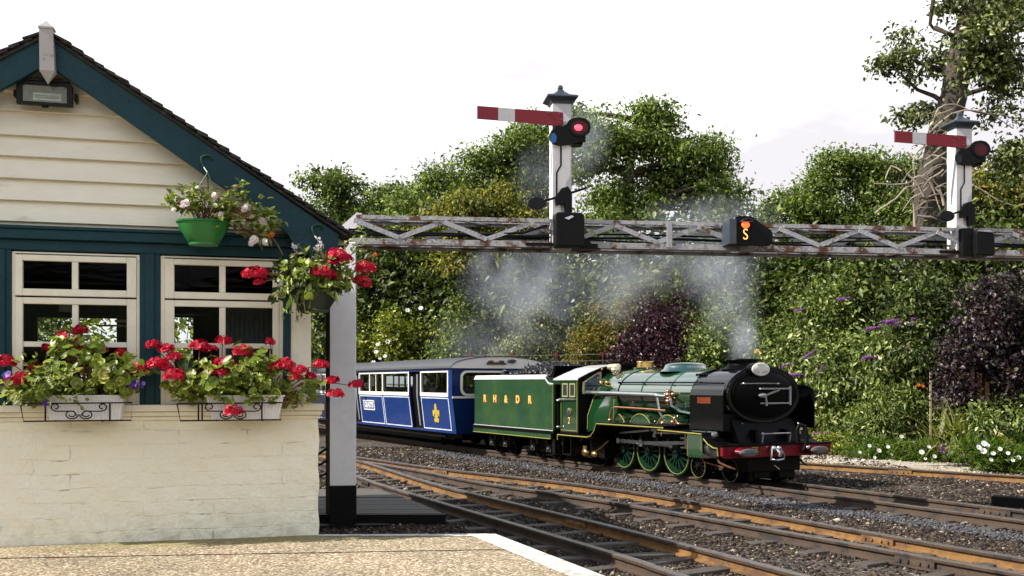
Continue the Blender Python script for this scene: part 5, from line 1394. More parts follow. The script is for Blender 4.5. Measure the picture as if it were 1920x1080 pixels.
b = MB(); b.bar((1.40, -.70, .12), (1.40, -.70, .36), .03, .10, up=Vector((1, 0, 0))); b.box(1.32, 1.5, -.80, -.6, .11, .125); b.tube([(1.47, -.6, .30), (1.6, -.6, .22), (1.75, -.6, .26)], .02, 8); b.build('step', M['frame_black'], te)

# ------------------------------------------------------------------ carriage
T0, T1 = 10.88, 21.3
ca_ = empty('passenger_carriage', train_loc((T0 + T1) / 2), TRZ); tag(ca_, 'dark blue passenger carriage with cream window frames and curved grey roof', 'carriage')
LH = (T1 - T0) / 2
M['pillar'] = mat('pillar_grey_blue', (.30, .34, .42), .4)
zb0, zw, zt1, HWT, HWB = .30, .985, 1.50, .985, .90
def yat(z): return -(HWB + (HWT - HWB) * min(1, max(0, (z - zb0) / (zw - zb0))))
bays = []; x = LH - .16
segs = [('w', 1.36), ('d', .55), ('ww', 3.03), ('d', .55), ('ww', 3.03), ('d', .55), ('w', 1.2)]
for kind, ln in segs:
    bays.append((kind, x, x - ln)); x -= ln
for sgn in (-1, 1):
    pb = MB(); fr = MB(); li = MB()
    Y = lambda z: sgn * -yat(z) if sgn > 0 else yat(z)
    def Yv(z): return -yat(z) * sgn
    def panel(mb, x0, x1, z0, z1, th=.03, out=0):
        zs_ = [z0, z1] if (z0 >= zw or z1 <= zw) else [z0, zw, z1]
        for za, zc in zip(zs_[:-1], zs_[1:]):
            mb.prism([(x0, Yv(za) + sgn * out, za), (x1, Yv(za) + sgn * out, za), (x1, Yv(zc) + sgn * out, zc), (x0, Yv(zc) + sgn * out, zc)], (0, -sgn * th, 0))
    side = empty_side = None
    dk_ = MB()
    panel(pb, LH, -LH, 1.452, 1.50); panel(pb, LH, -LH, zb0, .335)
    panel(pb, LH, bays[0][1], .335, 1.452); panel(pb, bays[-1][2], -LH, .335, 1.452)
    for kind, xa, xb_ in bays:
        if kind == 'd':
            dk_ = MB(); panel(dk_, xa - .0, xb_ + .0, .335, 1.452, .02, -.07); dk_.build('doorway', M['frame_black'], ca_)
            hd = MB(); hd.tube([(xa - .14, Yv(.4), .40), (xa - .14, Yv(.98), .98), (xa - .14, Yv(1.3), 1.40)], .016, 6); hd.build('door_pillar', M['pillar'], ca_)
            continue
        panel(pb, xa, xb_, .335, zw)
        subs = [(xa, xb_)] if kind == 'w' else [(xa, (xa + xb_) / 2), ((xa + xb_) / 2, xb_)]
        # posts beside the window
        panel(pb, xa, xa - .05, zw, 1.452); panel(pb, xb_ + .05, xb_, zw, 1.452)
        # cream window frame with a deep bottom rail
        panel(fr, xa - .02, xb_ + .02, zw - .012, 1.045, .05, .012); panel(fr, xa - .02, xb_ + .02, 1.425, 1.452, .05, .010)
        panel(fr, xa - .02, xa - .062, 1.045, 1.425, .05, .010); panel(fr, xb_ + .062, xb_ + .02, 1.045, 1.425, .05, .010)
        if kind == 'ww':
            mid_ = (xa + xb_) / 2; panel(fr, mid_ + .022, mid_ - .022, 1.045, 1.425, .05, .008)
            q_ = xb_ + (xa - xb_) * .235; panel(fr, q_ + .018, q_ - .018, 1.045, 1.425, .04, .006)
            q_ = xb_ + (xa - xb_) * .36; panel(fr, q_ + .012, q_ - .012, 1.045, 1.425, .04, .0)
        for (u, v_) in subs:
            for (x0_, x1_, z0_, z1_) in ((u - .03, v_ + .03, .935, .955), (u - .03, v_ + .03, .350, .370), (u - .03, u - .058, .37, .935), (v_ + .058, v_ + .03, .37, .935)):
                panel(li, x0_, x1_, z0_, z1_, .004, .003)
        pass
    body = pb.build('body_side', M['coach_blue'], ca_)
    fr.build('window_frame', M['coach_cream'], ca_, bevel=.004); li.build('panel_lining', mat('pale_blue_lining', (.55, .58, .66), .4), body)
    gl = MB()
    for kind, xa, xb_ in bays:
        if kind == 'd': continue
        yv_ = Yv(1.2) - sgn * .02; gl.add([(xa - .03, yv_, 1.04), (xb_ + .03, yv_, 1.04), (xb_ + .03, yv_, 1.43), (xa - .03, yv_, 1.43)], [(0, 1, 2, 3)])
    gl.build('window_pane', M['glass'], ca_)
    if sgn < 0:
        hg = MB()
        kind, xa, xb_ = bays[2]
        for z in (.90, .86): hg.box(xb_ + .42, xb_ + .46, Yv(z) - .022, Yv(z), z - .012, z + .012)
        hg.build('door_lock', M['frame_black'], body)
        # name board
        Mx = lambda x_, z_, o_: Matrix.Translation((x_, Yv(z_) - o_, z_)) @ Matrix.Rotation(R(90) + math.atan2(HWT - HWB, zw - zb0), 4, 'X')
        xc = xb_ + .62
        plt = MB(); plt.box(-.32, .32, -.088, .088, 0, .006); po = plt.build('name_board', mat('board_blue_grey', (.10, .14, .30), .4), body); po.data.transform(Mx(xc, .745, .002))
        rm = MB(); rm.ring([(-.35, -.108, 0), (.35, -.108, 0), (.35, .108, 0), (-.35, .108, 0)], [(-.325, -.088, 0), (.325, -.088, 0), (.325, .088, 0), (-.325, .088, 0)], (0, 0, .010)); ro = rm.build('board_rim', M['coach_cream'], po); ro.data.transform(Mx(xc, .745, .002))
        text_mesh('board_letters', 'GLADYS', .17, M['coach_cream'], po, Mx(xc, .745, .011), .002, sx=.86, offset=.004)
        # yellow fleur-de-lis crest on the front panel
        kind, xa, xb_ = bays[0]; xc = (xa + xb_) / 2 + .02
        em = MB()
        def lobe(cx_, cz_, rx_, rz_, th=.006): em.prism([(cx_ * .0145 + rx_ * .0145 * math.cos(2 * math.pi * k / 14), cz_ * .0145 + rz_ * .0145 * math.sin(2 * math.pi * k / 14), 0) for k in range(14)], (0, 0, th))
        lobe(0, 8, 3.6, 6); lobe(0, -4, 3.4, 7, .007); lobe(-6.5, 2.5, 4.2, 3.2, .0065); lobe(6.5, 2.5, 4.2, 3.2, .0065); lobe(-8.5, -.5, 2.0, 2.4, .008); lobe(8.5, -.5, 2.0, 2.4, .008); lobe(-4.6, -8, 2.8, 3.0, .0085); lobe(4.6, -8, 2.8, 3.0, .0085); lobe(0, -3, 5.6, 1.7, .010)
        eo = em.build('crest', mat('crest_yellow', (.46, .33, .04), .4, var=.2, vs=30), body); eo.data.transform(Mx(xc, .64, .003))
# ends
ARC = [(-1.01, 1.50)] + [(1.01 * math.sin(a), 1.50 + .215 * (math.cos(a) ** .9)) for a in np.linspace(-1.45, 1.45, 17)] + [(1.01, 1.50)]
for sgn in (1, -1):
    xe = sgn * LH
    b = MB()
    b.prism([(xe, y, z) for y, z in ((-HWB, zb0), (HWB, zb0), (HWT, zw), (-HWT, zw))], (-sgn * .03, 0, 0))
    y0, y1, z0, z1 = -.80, .80, zw + .03, 1.435
    b.box(min(xe, xe - sgn * .03), max(xe, xe - sgn * .03), -HWT, y0, zw, 1.50); b.box(min(xe, xe - sgn * .03), max(xe, xe - sgn * .03), y1, HWT, zw, 1.50); b.box(min(xe, xe - sgn * .03), max(xe, xe - sgn * .03), y0, y1, z1, 1.50)
    b.box(min(xe, xe - sgn * .03), max(xe, xe - sgn * .03), y0, y1, zw, z0); en = b.build('body_end', M['coach_shaded'], ca_)
    def rrect(y0, y1, z0, z1, r, x): 
        pts = []
        for cy_, cz_, a0 in ((y1 - r, z1 - r, 0), (y0 + r, z1 - r, 90), (y0 + r, z0 + r, 180), (y1 - r, z0 + r, 270)):
            for k in range(6): a = R(a0 + 18 * k); pts.append((x, cy_ + r * math.cos(a), cz_ + r * math.sin(a)))
        return pts
    xo = xe + sgn * .001
    b = MB(); b.ring(rrect(y0 - .03, y1 + .03, z0 - .02, z1 + .02, .12, xo), rrect(y0 + .015, y1 - .015, z0 + .015, z1 - .015, .10, xo), (sgn * .012, 0, 0)); b.build('end_window_frame', M['coach_cream'], en)
    b = MB(); b.ring(rrect(y0, y1, z0, z1, .001, xe - sgn * .02), rrect(y0 + .012, y1 - .012, z0 + .012, z1 - .012, .10, xe - sgn * .02), (sgn * .019, 0, 0)); b.build('window_corner', M['coach_shaded'], en)
    b = MB(); b.add([(xe - sgn * .018, y, z) for y, z in ((y0, z0), (y1, z0), (y1, z1), (y0, z1))], [(0, 1, 2, 3)]); b.build('window_pane', M['glass'], en)
    b = MB(); b.box(min(xo, xo + sgn * .02), max(xo, xo + sgn * .02), -HWT - .01, HWT + .01, zw - .035, zw + .002); b.build('waist_rail', M['coach_cream'], en)
    b = MB(); b.prism([(xe + sgn * .012, y, z) for y, z in ARC], (-sgn * .035, 0, 0)); tp_ = b.build('roof_end', M['coach_trim'], ca_)
    if sgn > 0:
        b = MB()
        for y in (-.22, .0): b.ball((xe + .03, y, 1.622), .03, .06, .03)
        b.bar((xe + .03, -.30, 1.59), (xe + .03, .10, 1.59), .02, .03); b.ball((xe + .035, -.11, 1.60), .03, .05, .025)
        b.build('jumper_socket', mat('socket_brown', (.10, .055, .05), .5, var=.3), tp_)
        b = MB(); b.lathe((xe + .012, .22, 1.638), [(1, 0), (1, .04), (.8, .05), (.02, .05)], 'x', 16, .085, .034); b.build('end_lamp', M['lead'], tp_)
ro_ = MB()
for i in range(len(ARC) - 1):
    (ya, za), (yc, zc) = ARC[i], ARC[i + 1]
    ro_.prism([(-LH - .02, ya * 1.012, za + .002), (-LH - .02, yc * 1.012, zc + .002), (-LH - .02, yc * 1.012, zc + .014), (-LH - .02, ya * 1.012, za + .014)], (2 * LH + .05, 0, 0))
for x in np.arange(-4, 5, 1.6): ro_.lathe((x, 0, 1.70), [(.12, 0), (.10, .035), (.02, .04)], 'z', 12)
ro_.build('roof', M['coach_roof'], ca_)
b = MB()
for sgn in (-1, 1): b.box(-LH, LH, sgn * HWT - .012 if sgn < 0 else HWT - .02, sgn * HWT + .02 if sgn < 0 else HWT + .012, 1.502, 1.545); 
b.build('cornice', M['coach_trim'], ca_)
b = MB(); b.box(-LH + .03, LH - .03, -.86, .86, .30, .34); b.box(-LH + .03, LH - .04, -.95, .95, 1.47, 1.49); b.build('floor', M['coach_in'], ca_)
b = MB()
for kind, xa, xb_ in bays:
    if kind == 'd': continue
    for q in np.arange(xb_ + .3, xa - .1, .75): b.box(q, q + .12, -.85, .85, .34, 1.13); b.box(q - .22, q + .3, -.85, .85, .34, .68)
b.build('seats', M['seat'], ca_)
b = MB(); b.box(-LH + .2, LH - .2, -.70, .70, .20, .30); b.box(-LH + .6, LH - .6, -.86, -.80, .21, .245); b.box(-LH + 1.5, LH - 1.5, -.55, .55, .10, .2); b.build('underframe', M['frame_black'], ca_)
for xb_ in (LH - 1.5, -LH + 1.5):
    for dx_ in (.32, -.32):
        for sgn in (-1, 1): wheel('carriage_wheel', xb_ + dx_, .15, 8, M['frame_black'], ca_, sgn, tyre='frame_black')
    b = MB(); b.box(xb_ - .6, xb_ + .6, -.52, -.46, .14, .25); b.box(xb_ - .6, xb_ + .6, .46, .52, .14, .25); b.box(xb_ - .15, xb_ + .15, -.5, .5, .1, .28); b.build('bogie_frame', M['frame_black'], ca_)
# ------------------------------------------------------------------ foliage
def unit(n):
    v = rng.normal(size=(n, 3)); return v / np.linalg.norm(v, axis=1)[:, None]
def leaves(name, P, D, Nm, Ln, Wd, mt, parent, fold=.25, curl=.1):
    """one mesh of folded leaf blades: base P, direction D, face normal Nm"""
    n = len(P)
    D = D / np.linalg.norm(D, axis=1)[:, None]
    S = np.cross(D, Nm); S /= (np.linalg.norm(S, axis=1)[:, None] + 1e-9); U = np.cross(S, D)
    Ln = Ln[:, None]; Wd = Wd[:, None]
    mid = P + D * Ln * .45
    V = np.stack([P, mid + S * Wd * .5 + U * Wd * fold, P + D * Ln - U * Ln * curl, mid - S * Wd * .5 + U * Wd * fold], 1).reshape(-1, 3)
    b = (np.arange(n) * 4)[:, None]
    Fc = np.concatenate([b + np.array([[0, 1, 2]]), b + np.array([[0, 2, 3]])], 0)
    return mesh_np(name, V, Fc, mt, parent)
def blob_points(lobes, n, fill=.55, rough=.2, clump=10, rc=.16, back=9.0, hole=0.0, spray=.06, sprayr=.22):
    """clumped points near the skins of ellipsoid lobes; returns points and outward directions"""
    A = np.array([l[1] * l[3] + l[1] * l[2] for l in lobes]); A = A / A.sum()
    nc = max(1, n // clump)
    k = rng.choice(len(lobes), nc * 2, p=A)
    C = np.array([l[0] for l in lobes])[k]; Rr = np.array([[l[1], l[2], l[3]] for l in lobes])[k]
    d = unit(len(k))
    rad = fill + (1 - fill) * rng.random(len(k)) ** .6
    stray = rng.random(len(k)) < spray; rad = np.where(stray, rng.uniform(1.0, 1.0 + sprayr, len(k)), rad)
    wob = 1 + rough * (np.sin(d[:, 0] * 5 + k * 1.7) * np.sin(d[:, 2] * 6 + k) + .6 * np.sin(d[:, 0] * 11 + d[:, 2] * 9 + k * 2.3))
    Q = C + d * Rr * (rad * wob)[:, None]
    keep = d[:, 1] < back
    if hole:
        keep &= (np.sin(Q[:, 0] * 2.3 + 2 * np.sin(Q[:, 2] * 1.3)) * np.sin(Q[:, 2] * 2.9 + 1.3 * np.sin(Q[:, 0] * 1.9)) + rng.normal(0, .25, len(Q))) < hole
    Q, d = Q[keep][:nc], d[keep][:nc]
    P = np.repeat(Q, clump, 0) + rng.normal(0, 1, (len(Q) * clump, 3)) * rc * np.array([1, 1, .6])
    O = np.repeat(d, clump, 0)
    return P, O, Q
def sublobes(lobes, k=7, s=.40, seed=3):
    """break each big lobe of a crown into smaller leafy masses with gaps between them"""
    o = []
    for (c, a, b_, d) in lobes:
        for i in range(k):
            v = unit(1)[0]; rad = rng.uniform(.45, .95); q = rng.uniform(.7, 1.25) * s
            o.append((np.array(c) + v * np.array([a, b_, d]) * rad * (1 - .25 * s), a * q, max(b_ * q, .15), d * q * .85))
    return o
def foliage(name, lobes, n, Ln, Wd, mt, parent, droop=.35, subk=0, subs=.4, **kw):
    if subk: lobes = sublobes(lobes, subk, subs)
    P, O, Q = blob_points(lobes, n, **kw)
    m = len(P)
    D = O * .6 + unit(m) * .8 + np.array([0, 0, -droop])
    Nm = O * .5 + unit(m) * .7 + np.array([0, 0, .6])
    s = np.clip(rng.lognormal(0, .34, m), .45, 1.65)
    leaves(name, P, D, Nm, Ln * s, Wd * s, mt, parent)
    return Q
def limb(mb, a, b, r0, r1, n=7, bend=.12, seg=5):
    a = Vector(a); b = Vector(b); L_ = (b - a).length
    off = Vector((random.uniform(-1, 1), random.uniform(-1, 1), random.uniform(-.3, 1))) * L_ * bend
    pts = [a.lerp(b, t) + off * math.sin(math.pi * t) + Vector((random.uniform(-1, 1), random.uniform(-1, 1), random.uniform(-1, 1))) * L_ * .02 * (0 < t < 1) for t in [i / seg for i in range(seg + 1)]]
    mb.tube(pts, [r0 + (r1 - r0) * i / seg for i in range(seg + 1)], n); return pts

HXY = [((x * F / y + 960), y) for x, y in HEDGE]
def hedgeY(px): return float(np.interp(px, [p for p, _ in HXY][::-1], [y for _, y in HXY][::-1]))
G = {}
def LM(k, *a, **kw): G[k] = leaf_mat(k, *a, **kw)
LM('tree_leaf', (.030, .052, .012), (.275, .365, .085), c3=(.46, .51, .18), trans=.48)
LM('tree_leaf_deep', (.026, .046, .012), (.22, .295, .07), c3=(.38, .42, .15), trans=.48)
LM('olive_leaf', (.035, .046, .011), (.33, .345, .07), c3=(.46, .32, .08), trans=.45)
LM('ivy_leaf', (.016, .028, .008), (.22, .26, .07), c3=(.40, .41, .19), trans=.2, rough=.35)
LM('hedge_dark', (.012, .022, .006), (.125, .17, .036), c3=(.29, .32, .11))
LM('hedge_bright', (.030, .055, .010), (.48, .52, .08), c3=(.70, .66, .22), trans=.4)
LM('hedge_mid', (.018, .034, .009), (.255, .335, .07), c3=(.58, .59, .25))
LM('hedge_grey', (.025, .038, .016), (.36, .39, .15), c3=(.55, .54, .30))
LM('hedge_rust', (.035, .035, .008), (.32, .30, .05), c3=(.30, .08, .04))
LM('purple_leaf', (.014, .006, .010), (.085, .035, .050), c3=(.15, .07, .09), trans=.2, rough=.35)
LM('smoke_purple', (.010, .006, .009), (.080, .046, .058), c3=(.13, .15, .06), trans=.15, rough=.4)
LM('buddleia_leaf', (.018, .034, .010), (.325, .41, .10), c3=(.70, .71, .38))
LM('strap_leaf', (.06, .08, .014), (.32, .33, .07), c3=(.42, .40, .16))
LM('bed_leaf', (.03, .07, .008), (.16, .24, .028), trans=.35)

def px_lobes(lst, Y, dy=None):
    """lobes from (cx, cy, rx, ry[, dY]) in photograph pixels at depth Y"""
    o = []
    for l in lst:
        cx, cy, rx, ry = l[:4]; y = Y + (l[4] if len(l) > 4 else random.uniform(-.4, .4))
        c = at(cx, cy, y); k = y / F
        o.append((np.array(c), rx * k, (dy or min(rx, ry) * k * 1.1), ry * k))
    return o

def shrub(name, label, cat, px, Y, n, Ln, Wd, mt, group=None, nl=5, rc=.14, clump=10, stems=5, smt='twig', droop=.35, rough=.22, zbot=None, subk=9, subs=.42, hole=.5):
    x0, x1, y0, y1 = px; cx = (x0 + x1) / 2
    base = at(cx, y1, Y); base.z = max(GZ, base.z) if zbot is None else zbot
    r = empty(name, base); tag(r, label, cat, group)
    lob = []
    for i in range(nl):
        fx = (i + .5) / nl
        px_ = x0 + (x1 - x0) * fx; h = math.sin(math.pi * (.18 + .64 * fx))
        top = y1 - (y1 - y0) * (.72 + .28 * h + random.uniform(-.12, .05))
        ry = (y1 - top) / 2 * random.uniform(.9, 1.0)
        lob.append((px_, top + ry, (x1 - x0) / nl * random.uniform(.75, .95), ry, random.uniform(-.5, .5)))
    L3 = px_lobes(lob, Y)
    L3 = [(c - np.array(base), a, max(b_, .5), d) for c, a, b_, d in L3]
    if name not in ('hedge_shrub', 'daisy_clump', 'screen_tree'): n = int(n * 1.7); Ln *= .76; Wd *= .76
    Q = foliage('foliage', L3, n, Ln, Wd, G[mt], r, droop=droop, rc=rc, clump=clump, rough=rough, fill=.6, back=.75, subk=subk, subs=subs, hole=hole)
    sm = MB(); kx = Y / F * (x1 - x0) / 2
    for q in Q[rng.choice(len(Q), min(len(Q), 26), replace=False)]:
        limb(sm, (q[0] * .35 + random.uniform(-.1, .1), .1 + random.uniform(-.2, .2), max(-.05, GZ - base.z)), q, .018, .006, 5, .08, 4)
    sm.build('stems', M[smt], r)
    return r, L3, base

# dense dark shrubs that close the back of the hedge
k = 0
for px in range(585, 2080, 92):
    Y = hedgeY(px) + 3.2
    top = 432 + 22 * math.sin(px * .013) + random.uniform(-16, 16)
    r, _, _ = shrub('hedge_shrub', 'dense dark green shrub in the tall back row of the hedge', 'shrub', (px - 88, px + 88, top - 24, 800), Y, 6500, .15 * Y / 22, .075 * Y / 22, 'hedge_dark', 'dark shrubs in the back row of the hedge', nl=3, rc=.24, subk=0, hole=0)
    k += 1
SH = [
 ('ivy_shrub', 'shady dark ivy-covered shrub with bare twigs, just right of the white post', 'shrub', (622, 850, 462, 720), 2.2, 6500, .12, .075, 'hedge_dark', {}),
 ('flowering_shrub', 'bright yellow-green shrub dotted with white flowers above the carriage roof', 'shrub', (636, 835, 566, 740), .8, 6500, .125, .075, 'hedge_bright', {}),
 ('shrub', 'mid green shrub beyond the carriage end, left part veiled by steam', 'shrub', (805, 985, 545, 760), 1.0, 6000, .115, .06, 'hedge_mid', {}),
 ('grey_shrub', 'soft grey-green shrub in thin steam above the tender', 'shrub', (925, 1120, 552, 770), .6, 7000, .09, .05, 'hedge_grey', {}),
 ('rust_tinged_shrub', 'olive shrub with rust tinged leaves left of the purple bush', 'shrub', (1070, 1230, 520, 770), .4, 6000, .10, .05, 'hedge_rust', {}),
 ('olive_shrub', 'tall yellowish olive shrub rising above the purple bush', 'shrub', (1150, 1345, 485, 640), 1.6, 5000, .105, .05, 'olive_leaf', {}),
 ('purple_bush', 'purple-leaved bush standing behind the locomotive dome', 'shrub', (1160, 1335, 535, 780), -.3, 6500, .088, .06, 'purple_leaf', {}),
 ('shrub', 'green shrub behind the chimney with yellow daisy flowers', 'shrub', (1290, 1450, 560, 790), -.2, 5600, .11, .06, 'hedge_mid', {}),
 ('tall_shrub', 'tall green shrub under the route signal, thin steam before it', 'shrub', (1320, 1520, 468, 700), 1.4, 6000, .12, .055, 'hedge_mid', {}),
 ('butterfly_bush', 'butterfly bush with purple flower spikes just right of the smokebox', 'shrub', (1415, 1600, 560, 850), -.2, 6200, .15, .062, 'buddleia_leaf', dict(droop=.6)),
 ('butterfly_bush', 'larger butterfly bush with purple spikes, between the smokebox and the smoke bush', 'shrub', (1540, 1760, 590, 840), .1, 7400, .145, .062, 'buddleia_leaf', dict(droop=.6)),
 ('leafy_shrub', 'glossy mid green shrub in the hedge below the gantry at right', 'shrub', (1500, 1730, 480, 700), 1.5, 6500, .12, .06, 'hedge_mid', {}),
 ('leafy_shrub', 'dark green shrub between butterfly bush and purple smoke bush', 'shrub', (1680, 1850, 488, 720), .9, 5600, .12, .06, 'hedge_dark', {}),
 ('smoke_bush', 'very dark purple smoke bush under the unlit signal, beside butterfly bush', 'shrub', (1775, 1990, 468, 830), -.1, 10500, .085, .06, 'smoke_purple', dict(rc=.10)),
 ('bedding_shrub', 'low leafy shrub behind the flower bed, left of strap-leaved plant', 'shrub', (1600, 1765, 720, 862), -.4, 5200, .12, .04, 'hedge_mid', dict(droop=.5)),
 ('bedding_shrub', 'low green shrub right of the strap-leaved plant at the frame edge', 'shrub', (1800, 1990, 735, 868), -.5, 5200, .11, .05, 'buddleia_leaf', {}),
 ('bedding_shrub', 'low bright shrub of small leaves beside the buffer beam', 'shrub', (1500, 1640, 745, 862), -.2, 4200, .11, .045, 'hedge_bright', {}),
]
made = {}
for nm, lb, ct, px, dY, n, ln, wd, mt, kw in SH:
    Y = hedgeY((px[0] + px[1]) / 2) + .6 + dY
    made[lb] = shrub(nm, lb, ct, px, Y, n, ln, wd, mt, **kw) + (Y,)

# ------------------------------------------------------------------ flowers on the shrubs
def petals(P, Nv, r, k=5, wd=.75, cup=.2):
    """discs of k petals; returns vertices and triangles"""
    n = len(P); Nv = Nv / np.linalg.norm(Nv, axis=1)[:, None]
    a = np.where(np.abs(Nv[:, 2:]) < .9, np.array([[0, 0, 1.]]), np.array([[1., 0, 0]])); X = np.cross(Nv, a); X /= np.linalg.norm(X, axis=1)[:, None]; Yv = np.cross(Nv, X)
    Vs = []
    rr = np.asarray(r)[:, None] if np.ndim(r) else r
    for j in range(k):
        t = 2 * math.pi * j / k; h = math.pi / k * wd
        for rad, ang, up in ((.08, t, 0), (.8, t - h, cup), (1.0, t, cup * .9), (.8, t + h, cup)):
            Vs.append(P + (X * math.cos(ang) + Yv * math.sin(ang)) * rr * rad + Nv * rr * up)
    V = np.stack(Vs, 1).reshape(-1, 3)
    base = (np.arange(n * k) * 4)[:, None]
    return V, np.concatenate([base + np.array([[0, 1, 2]]), base + np.array([[0, 2, 3]])], 0)
def on_front(L3, n, lo=-.2, hi=1):
    i = rng.integers(0, len(L3), n); d = unit(n); d[:, 1] = -np.abs(d[:, 1]) - .3; d[:, 2] = rng.uniform(lo, hi, n); d /= np.linalg.norm(d, axis=1)[:, None]
    C = np.array([l[0] for l in L3])[i]; Rr = np.array([[l[1], l[2], l[3]] for l in L3])[i]
    return C + d * Rr * 1.04, d
def single_flowers(root, pts, Y, base, r, mt, k=5, name='flower', eye=None):
    """one flower head per pixel position, children of the plant"""
    for (px, py, s) in pts:
        c = np.array(at(px, py, Y) - base)
        V, Fc = petals(np.zeros((1, 3)), np.array([[random.uniform(-.2, .2), -.8, .5]]), r * s, k, .9)
        o = mesh_np(name, V, Fc, M[mt], root); o.location = c
        if eye:
            b = MB(); b.ball((0, -.012 * s, .008), r * s * .3, r * s * .2, r * s * .3, 8, 5); e_ = b.build('flower_eye', M[eye], o)
r, L3, base, Y = made['bright yellow-green shrub dotted with white flowers above the carriage roof']
single_flowers(r, [(727, 641, .75), (705, 660, .65), (722, 668, .6), (700, 680, .7), (708, 646, .6), (764, 582, .7), (789, 578, .7), (712, 672, .5)], Y - .9, base, .11, 'petal_daisy', 6)
r, L3, base, Y = made['green shrub behind the chimney with yellow daisy flowers']
single_flowers(r, [(1420, 661, .75)], Y - 1.0, base, .12, 'petal_yellow', 9, eye='petal_orange')
M['petal_eye'] = mat('flower_eye_brown', (.16, .08, .02), .8)
def spikes(root, pts, Y, base):
    for (px, py, ang, s) in pts:
        c = at(px, py, Y) - base
        n = 130; t = rng.random(n); a = rng.uniform(0, 6.28, n); rad = .034 * s * (1 - t * .8)
        ax = np.array([math.cos(R(ang)), -.25, math.sin(R(ang))]); ax /= np.linalg.norm(ax)
        u = np.cross(ax, [0, 1, 0]); u /= np.linalg.norm(u); v = np.cross(ax, u)
        Nv = np.cos(a)[:, None] * u + np.sin(a)[:, None] * v
        P = (t[:, None] - .5) * ax * .30 * s + Nv * rad[:, None]
        V, Fc = petals(P, Nv + .3 * unit(n), np.full(n, .017 * s), 4, .9)
        o = mesh_np('flower_spike', V, Fc, M['petal_purple'], root); o.location = c
        b = MB(); b.tube([Vector(-.5 * ax * .3 * s) + Vector((0, .02, -.08)), Vector(-.4 * ax * .3 * s), Vector(.4 * ax * .3 * s)], .005, 5); b.build('spike_stem', M['stem'], o)
r, L3, base, Y = made['butterfly bush with purple flower spikes just right of the smokebox']
spikes(r, [(1476, 684, 20, .7), (1518, 664, 35, .8), (1488, 703, 5, 1.1), (1540, 692, 70, .8), (1576, 706, -5, 1.0), (1500, 581, 15, .7), (1549, 813, 0, .9), (1533, 812, 10, .7), (1582, 560, 10, .8)], Y - 1.0, base)
r, L3, base, Y = made['larger butterfly bush with purple spikes, between the smokebox and the smoke bush']
spikes(r, [(1637, 615, 10, .9), (1670, 602, 10, 1.0), (1676, 608, -10, .8), (1718, 605, 10, .9), (1630, 670, 0, .9), (1702, 649, 60, .6), (1720, 597, 5, .7)], Y - 1.0, base)
single_flowers(r, [(1700, 607, .7), (1746, 614, .7)], Y - 1.0, base, .07, 'petal_daisy')
single_flowers(r, [(1722, 722, .8), (1730, 724, .8), (1696, 780, .7), (1704, 792, .6)], Y - 1.0, base, .05, 'petal_orange')

# strap-leaved plant
Y = hedgeY(1790) - 1.15; base = at(1792, 846, Y); base.z = max(base.z, GZ)
r = empty('strap_leaved_plant', base); tag(r, 'arching strap-leaved plant growing before the dark smoke bush', 'plant')
b = MB()
for i in range(150):
    a = random.uniform(0, 6.28); L_ = random.uniform(.7, 1.35); le = random.uniform(.5, 1.35); wd = random.uniform(.012, .026)
    p = Vector((random.uniform(-.35, .35), random.uniform(-.2, .2), 0)); d = Vector((math.cos(a) * math.cos(le), math.sin(a) * math.cos(le) * .7, math.sin(le)))
    side = d.cross(Vector((0, 0, 1))).normalized(); vs = []
    for j in range(7):
        t = j / 6; q = p + d * L_ * t + Vector((d.x * .25, d.y * .25, -.55)) * L_ * t * t * (1.2 - le * .5); w_ = wd * (1 - t ** 2 * .95)
        vs += [q - side * w_, q + side * w_]
    b.add(vs, [(2 * j, 2 * j + 1, 2 * j + 3, 2 * j + 2) for j in range(6)])
b.build('foliage', G['strap_leaf'], r)

# flower bed: low clumps with daisies
BED = [((1575, 1710, 822, 882), 'low green daisy clump at the left end of the flower bed', [(1648, 845, 1), (1689, 847, 1), (1714, 833, 1.1), (1692, 853, .7), (1690, 819, .9), (1727, 834, 1), (1612, 848, .7), (1630, 836, .8), (1665, 838, .8), (1672, 852, .7), (1640, 858, .7)]),
       ((1690, 1830, 818, 888), 'low daisy clump with violet and white heads in the bed centre', [(1728, 848, 1.0), (1779, 845, .9), (1783, 849, .8), (1796, 841, .8), (1791, 832, 1), (1815, 838, .9), (1800, 832, .7), (1742, 838, .7), (1752, 856, .8), (1805, 855, .8), (1770, 832, .8), (1735, 860, .6)]),
       ((1815, 1975, 822, 894), 'low daisy clump at the right end of the flower bed', [(1835, 839, 1.0), (1845, 832, 1.1), (1852, 835, .7), (1844, 846, 1.1), (1899, 863, .7), (1862, 850, .8), (1875, 842, .8), (1890, 850, .7), (1910, 858, .8), (1858, 862, .7)])]
for (px, lb, hd) in BED:
    Y = hedgeY((px[0] + px[1]) / 2) - .75
    r, L3, base = shrub('daisy_clump', lb, 'flower clump', px, Y, 4600, .12, .018, 'bed_leaf', 'daisy clumps in the flower bed', nl=5, rc=.07, clump=14, droop=-.35, smt='stem')
    single_flowers(r, hd, Y - .85, base, .046, 'petal_daisy', 9, 'daisy_head')
    if 'violet' in lb:
        single_flowers(r, [(1766, 846, 1), (1762, 838, .7), (1771, 842, .8), (1769, 850, .8)], Y - .9, base, .05, 'petal_purple', 6, 'violet_head')
        single_flowers(r, [(1800, 829, .8), (1823, 830, .7), (1798, 846, .6), (1830, 822, .8), (1815, 826, .6)], Y - .85, base, .045, 'petal_yellow', 6, 'yellow_head')
Y = hedgeY(1590) - .35
r, L3, base = shrub('yellow_bedding', 'small yellow-green bedding plant by the pale gravel near the buffer', 'plant', (1530, 1640, 806, 862), Y, 3000, .07, .035, 'hedge_bright', nl=4, rc=.06, smt='stem')
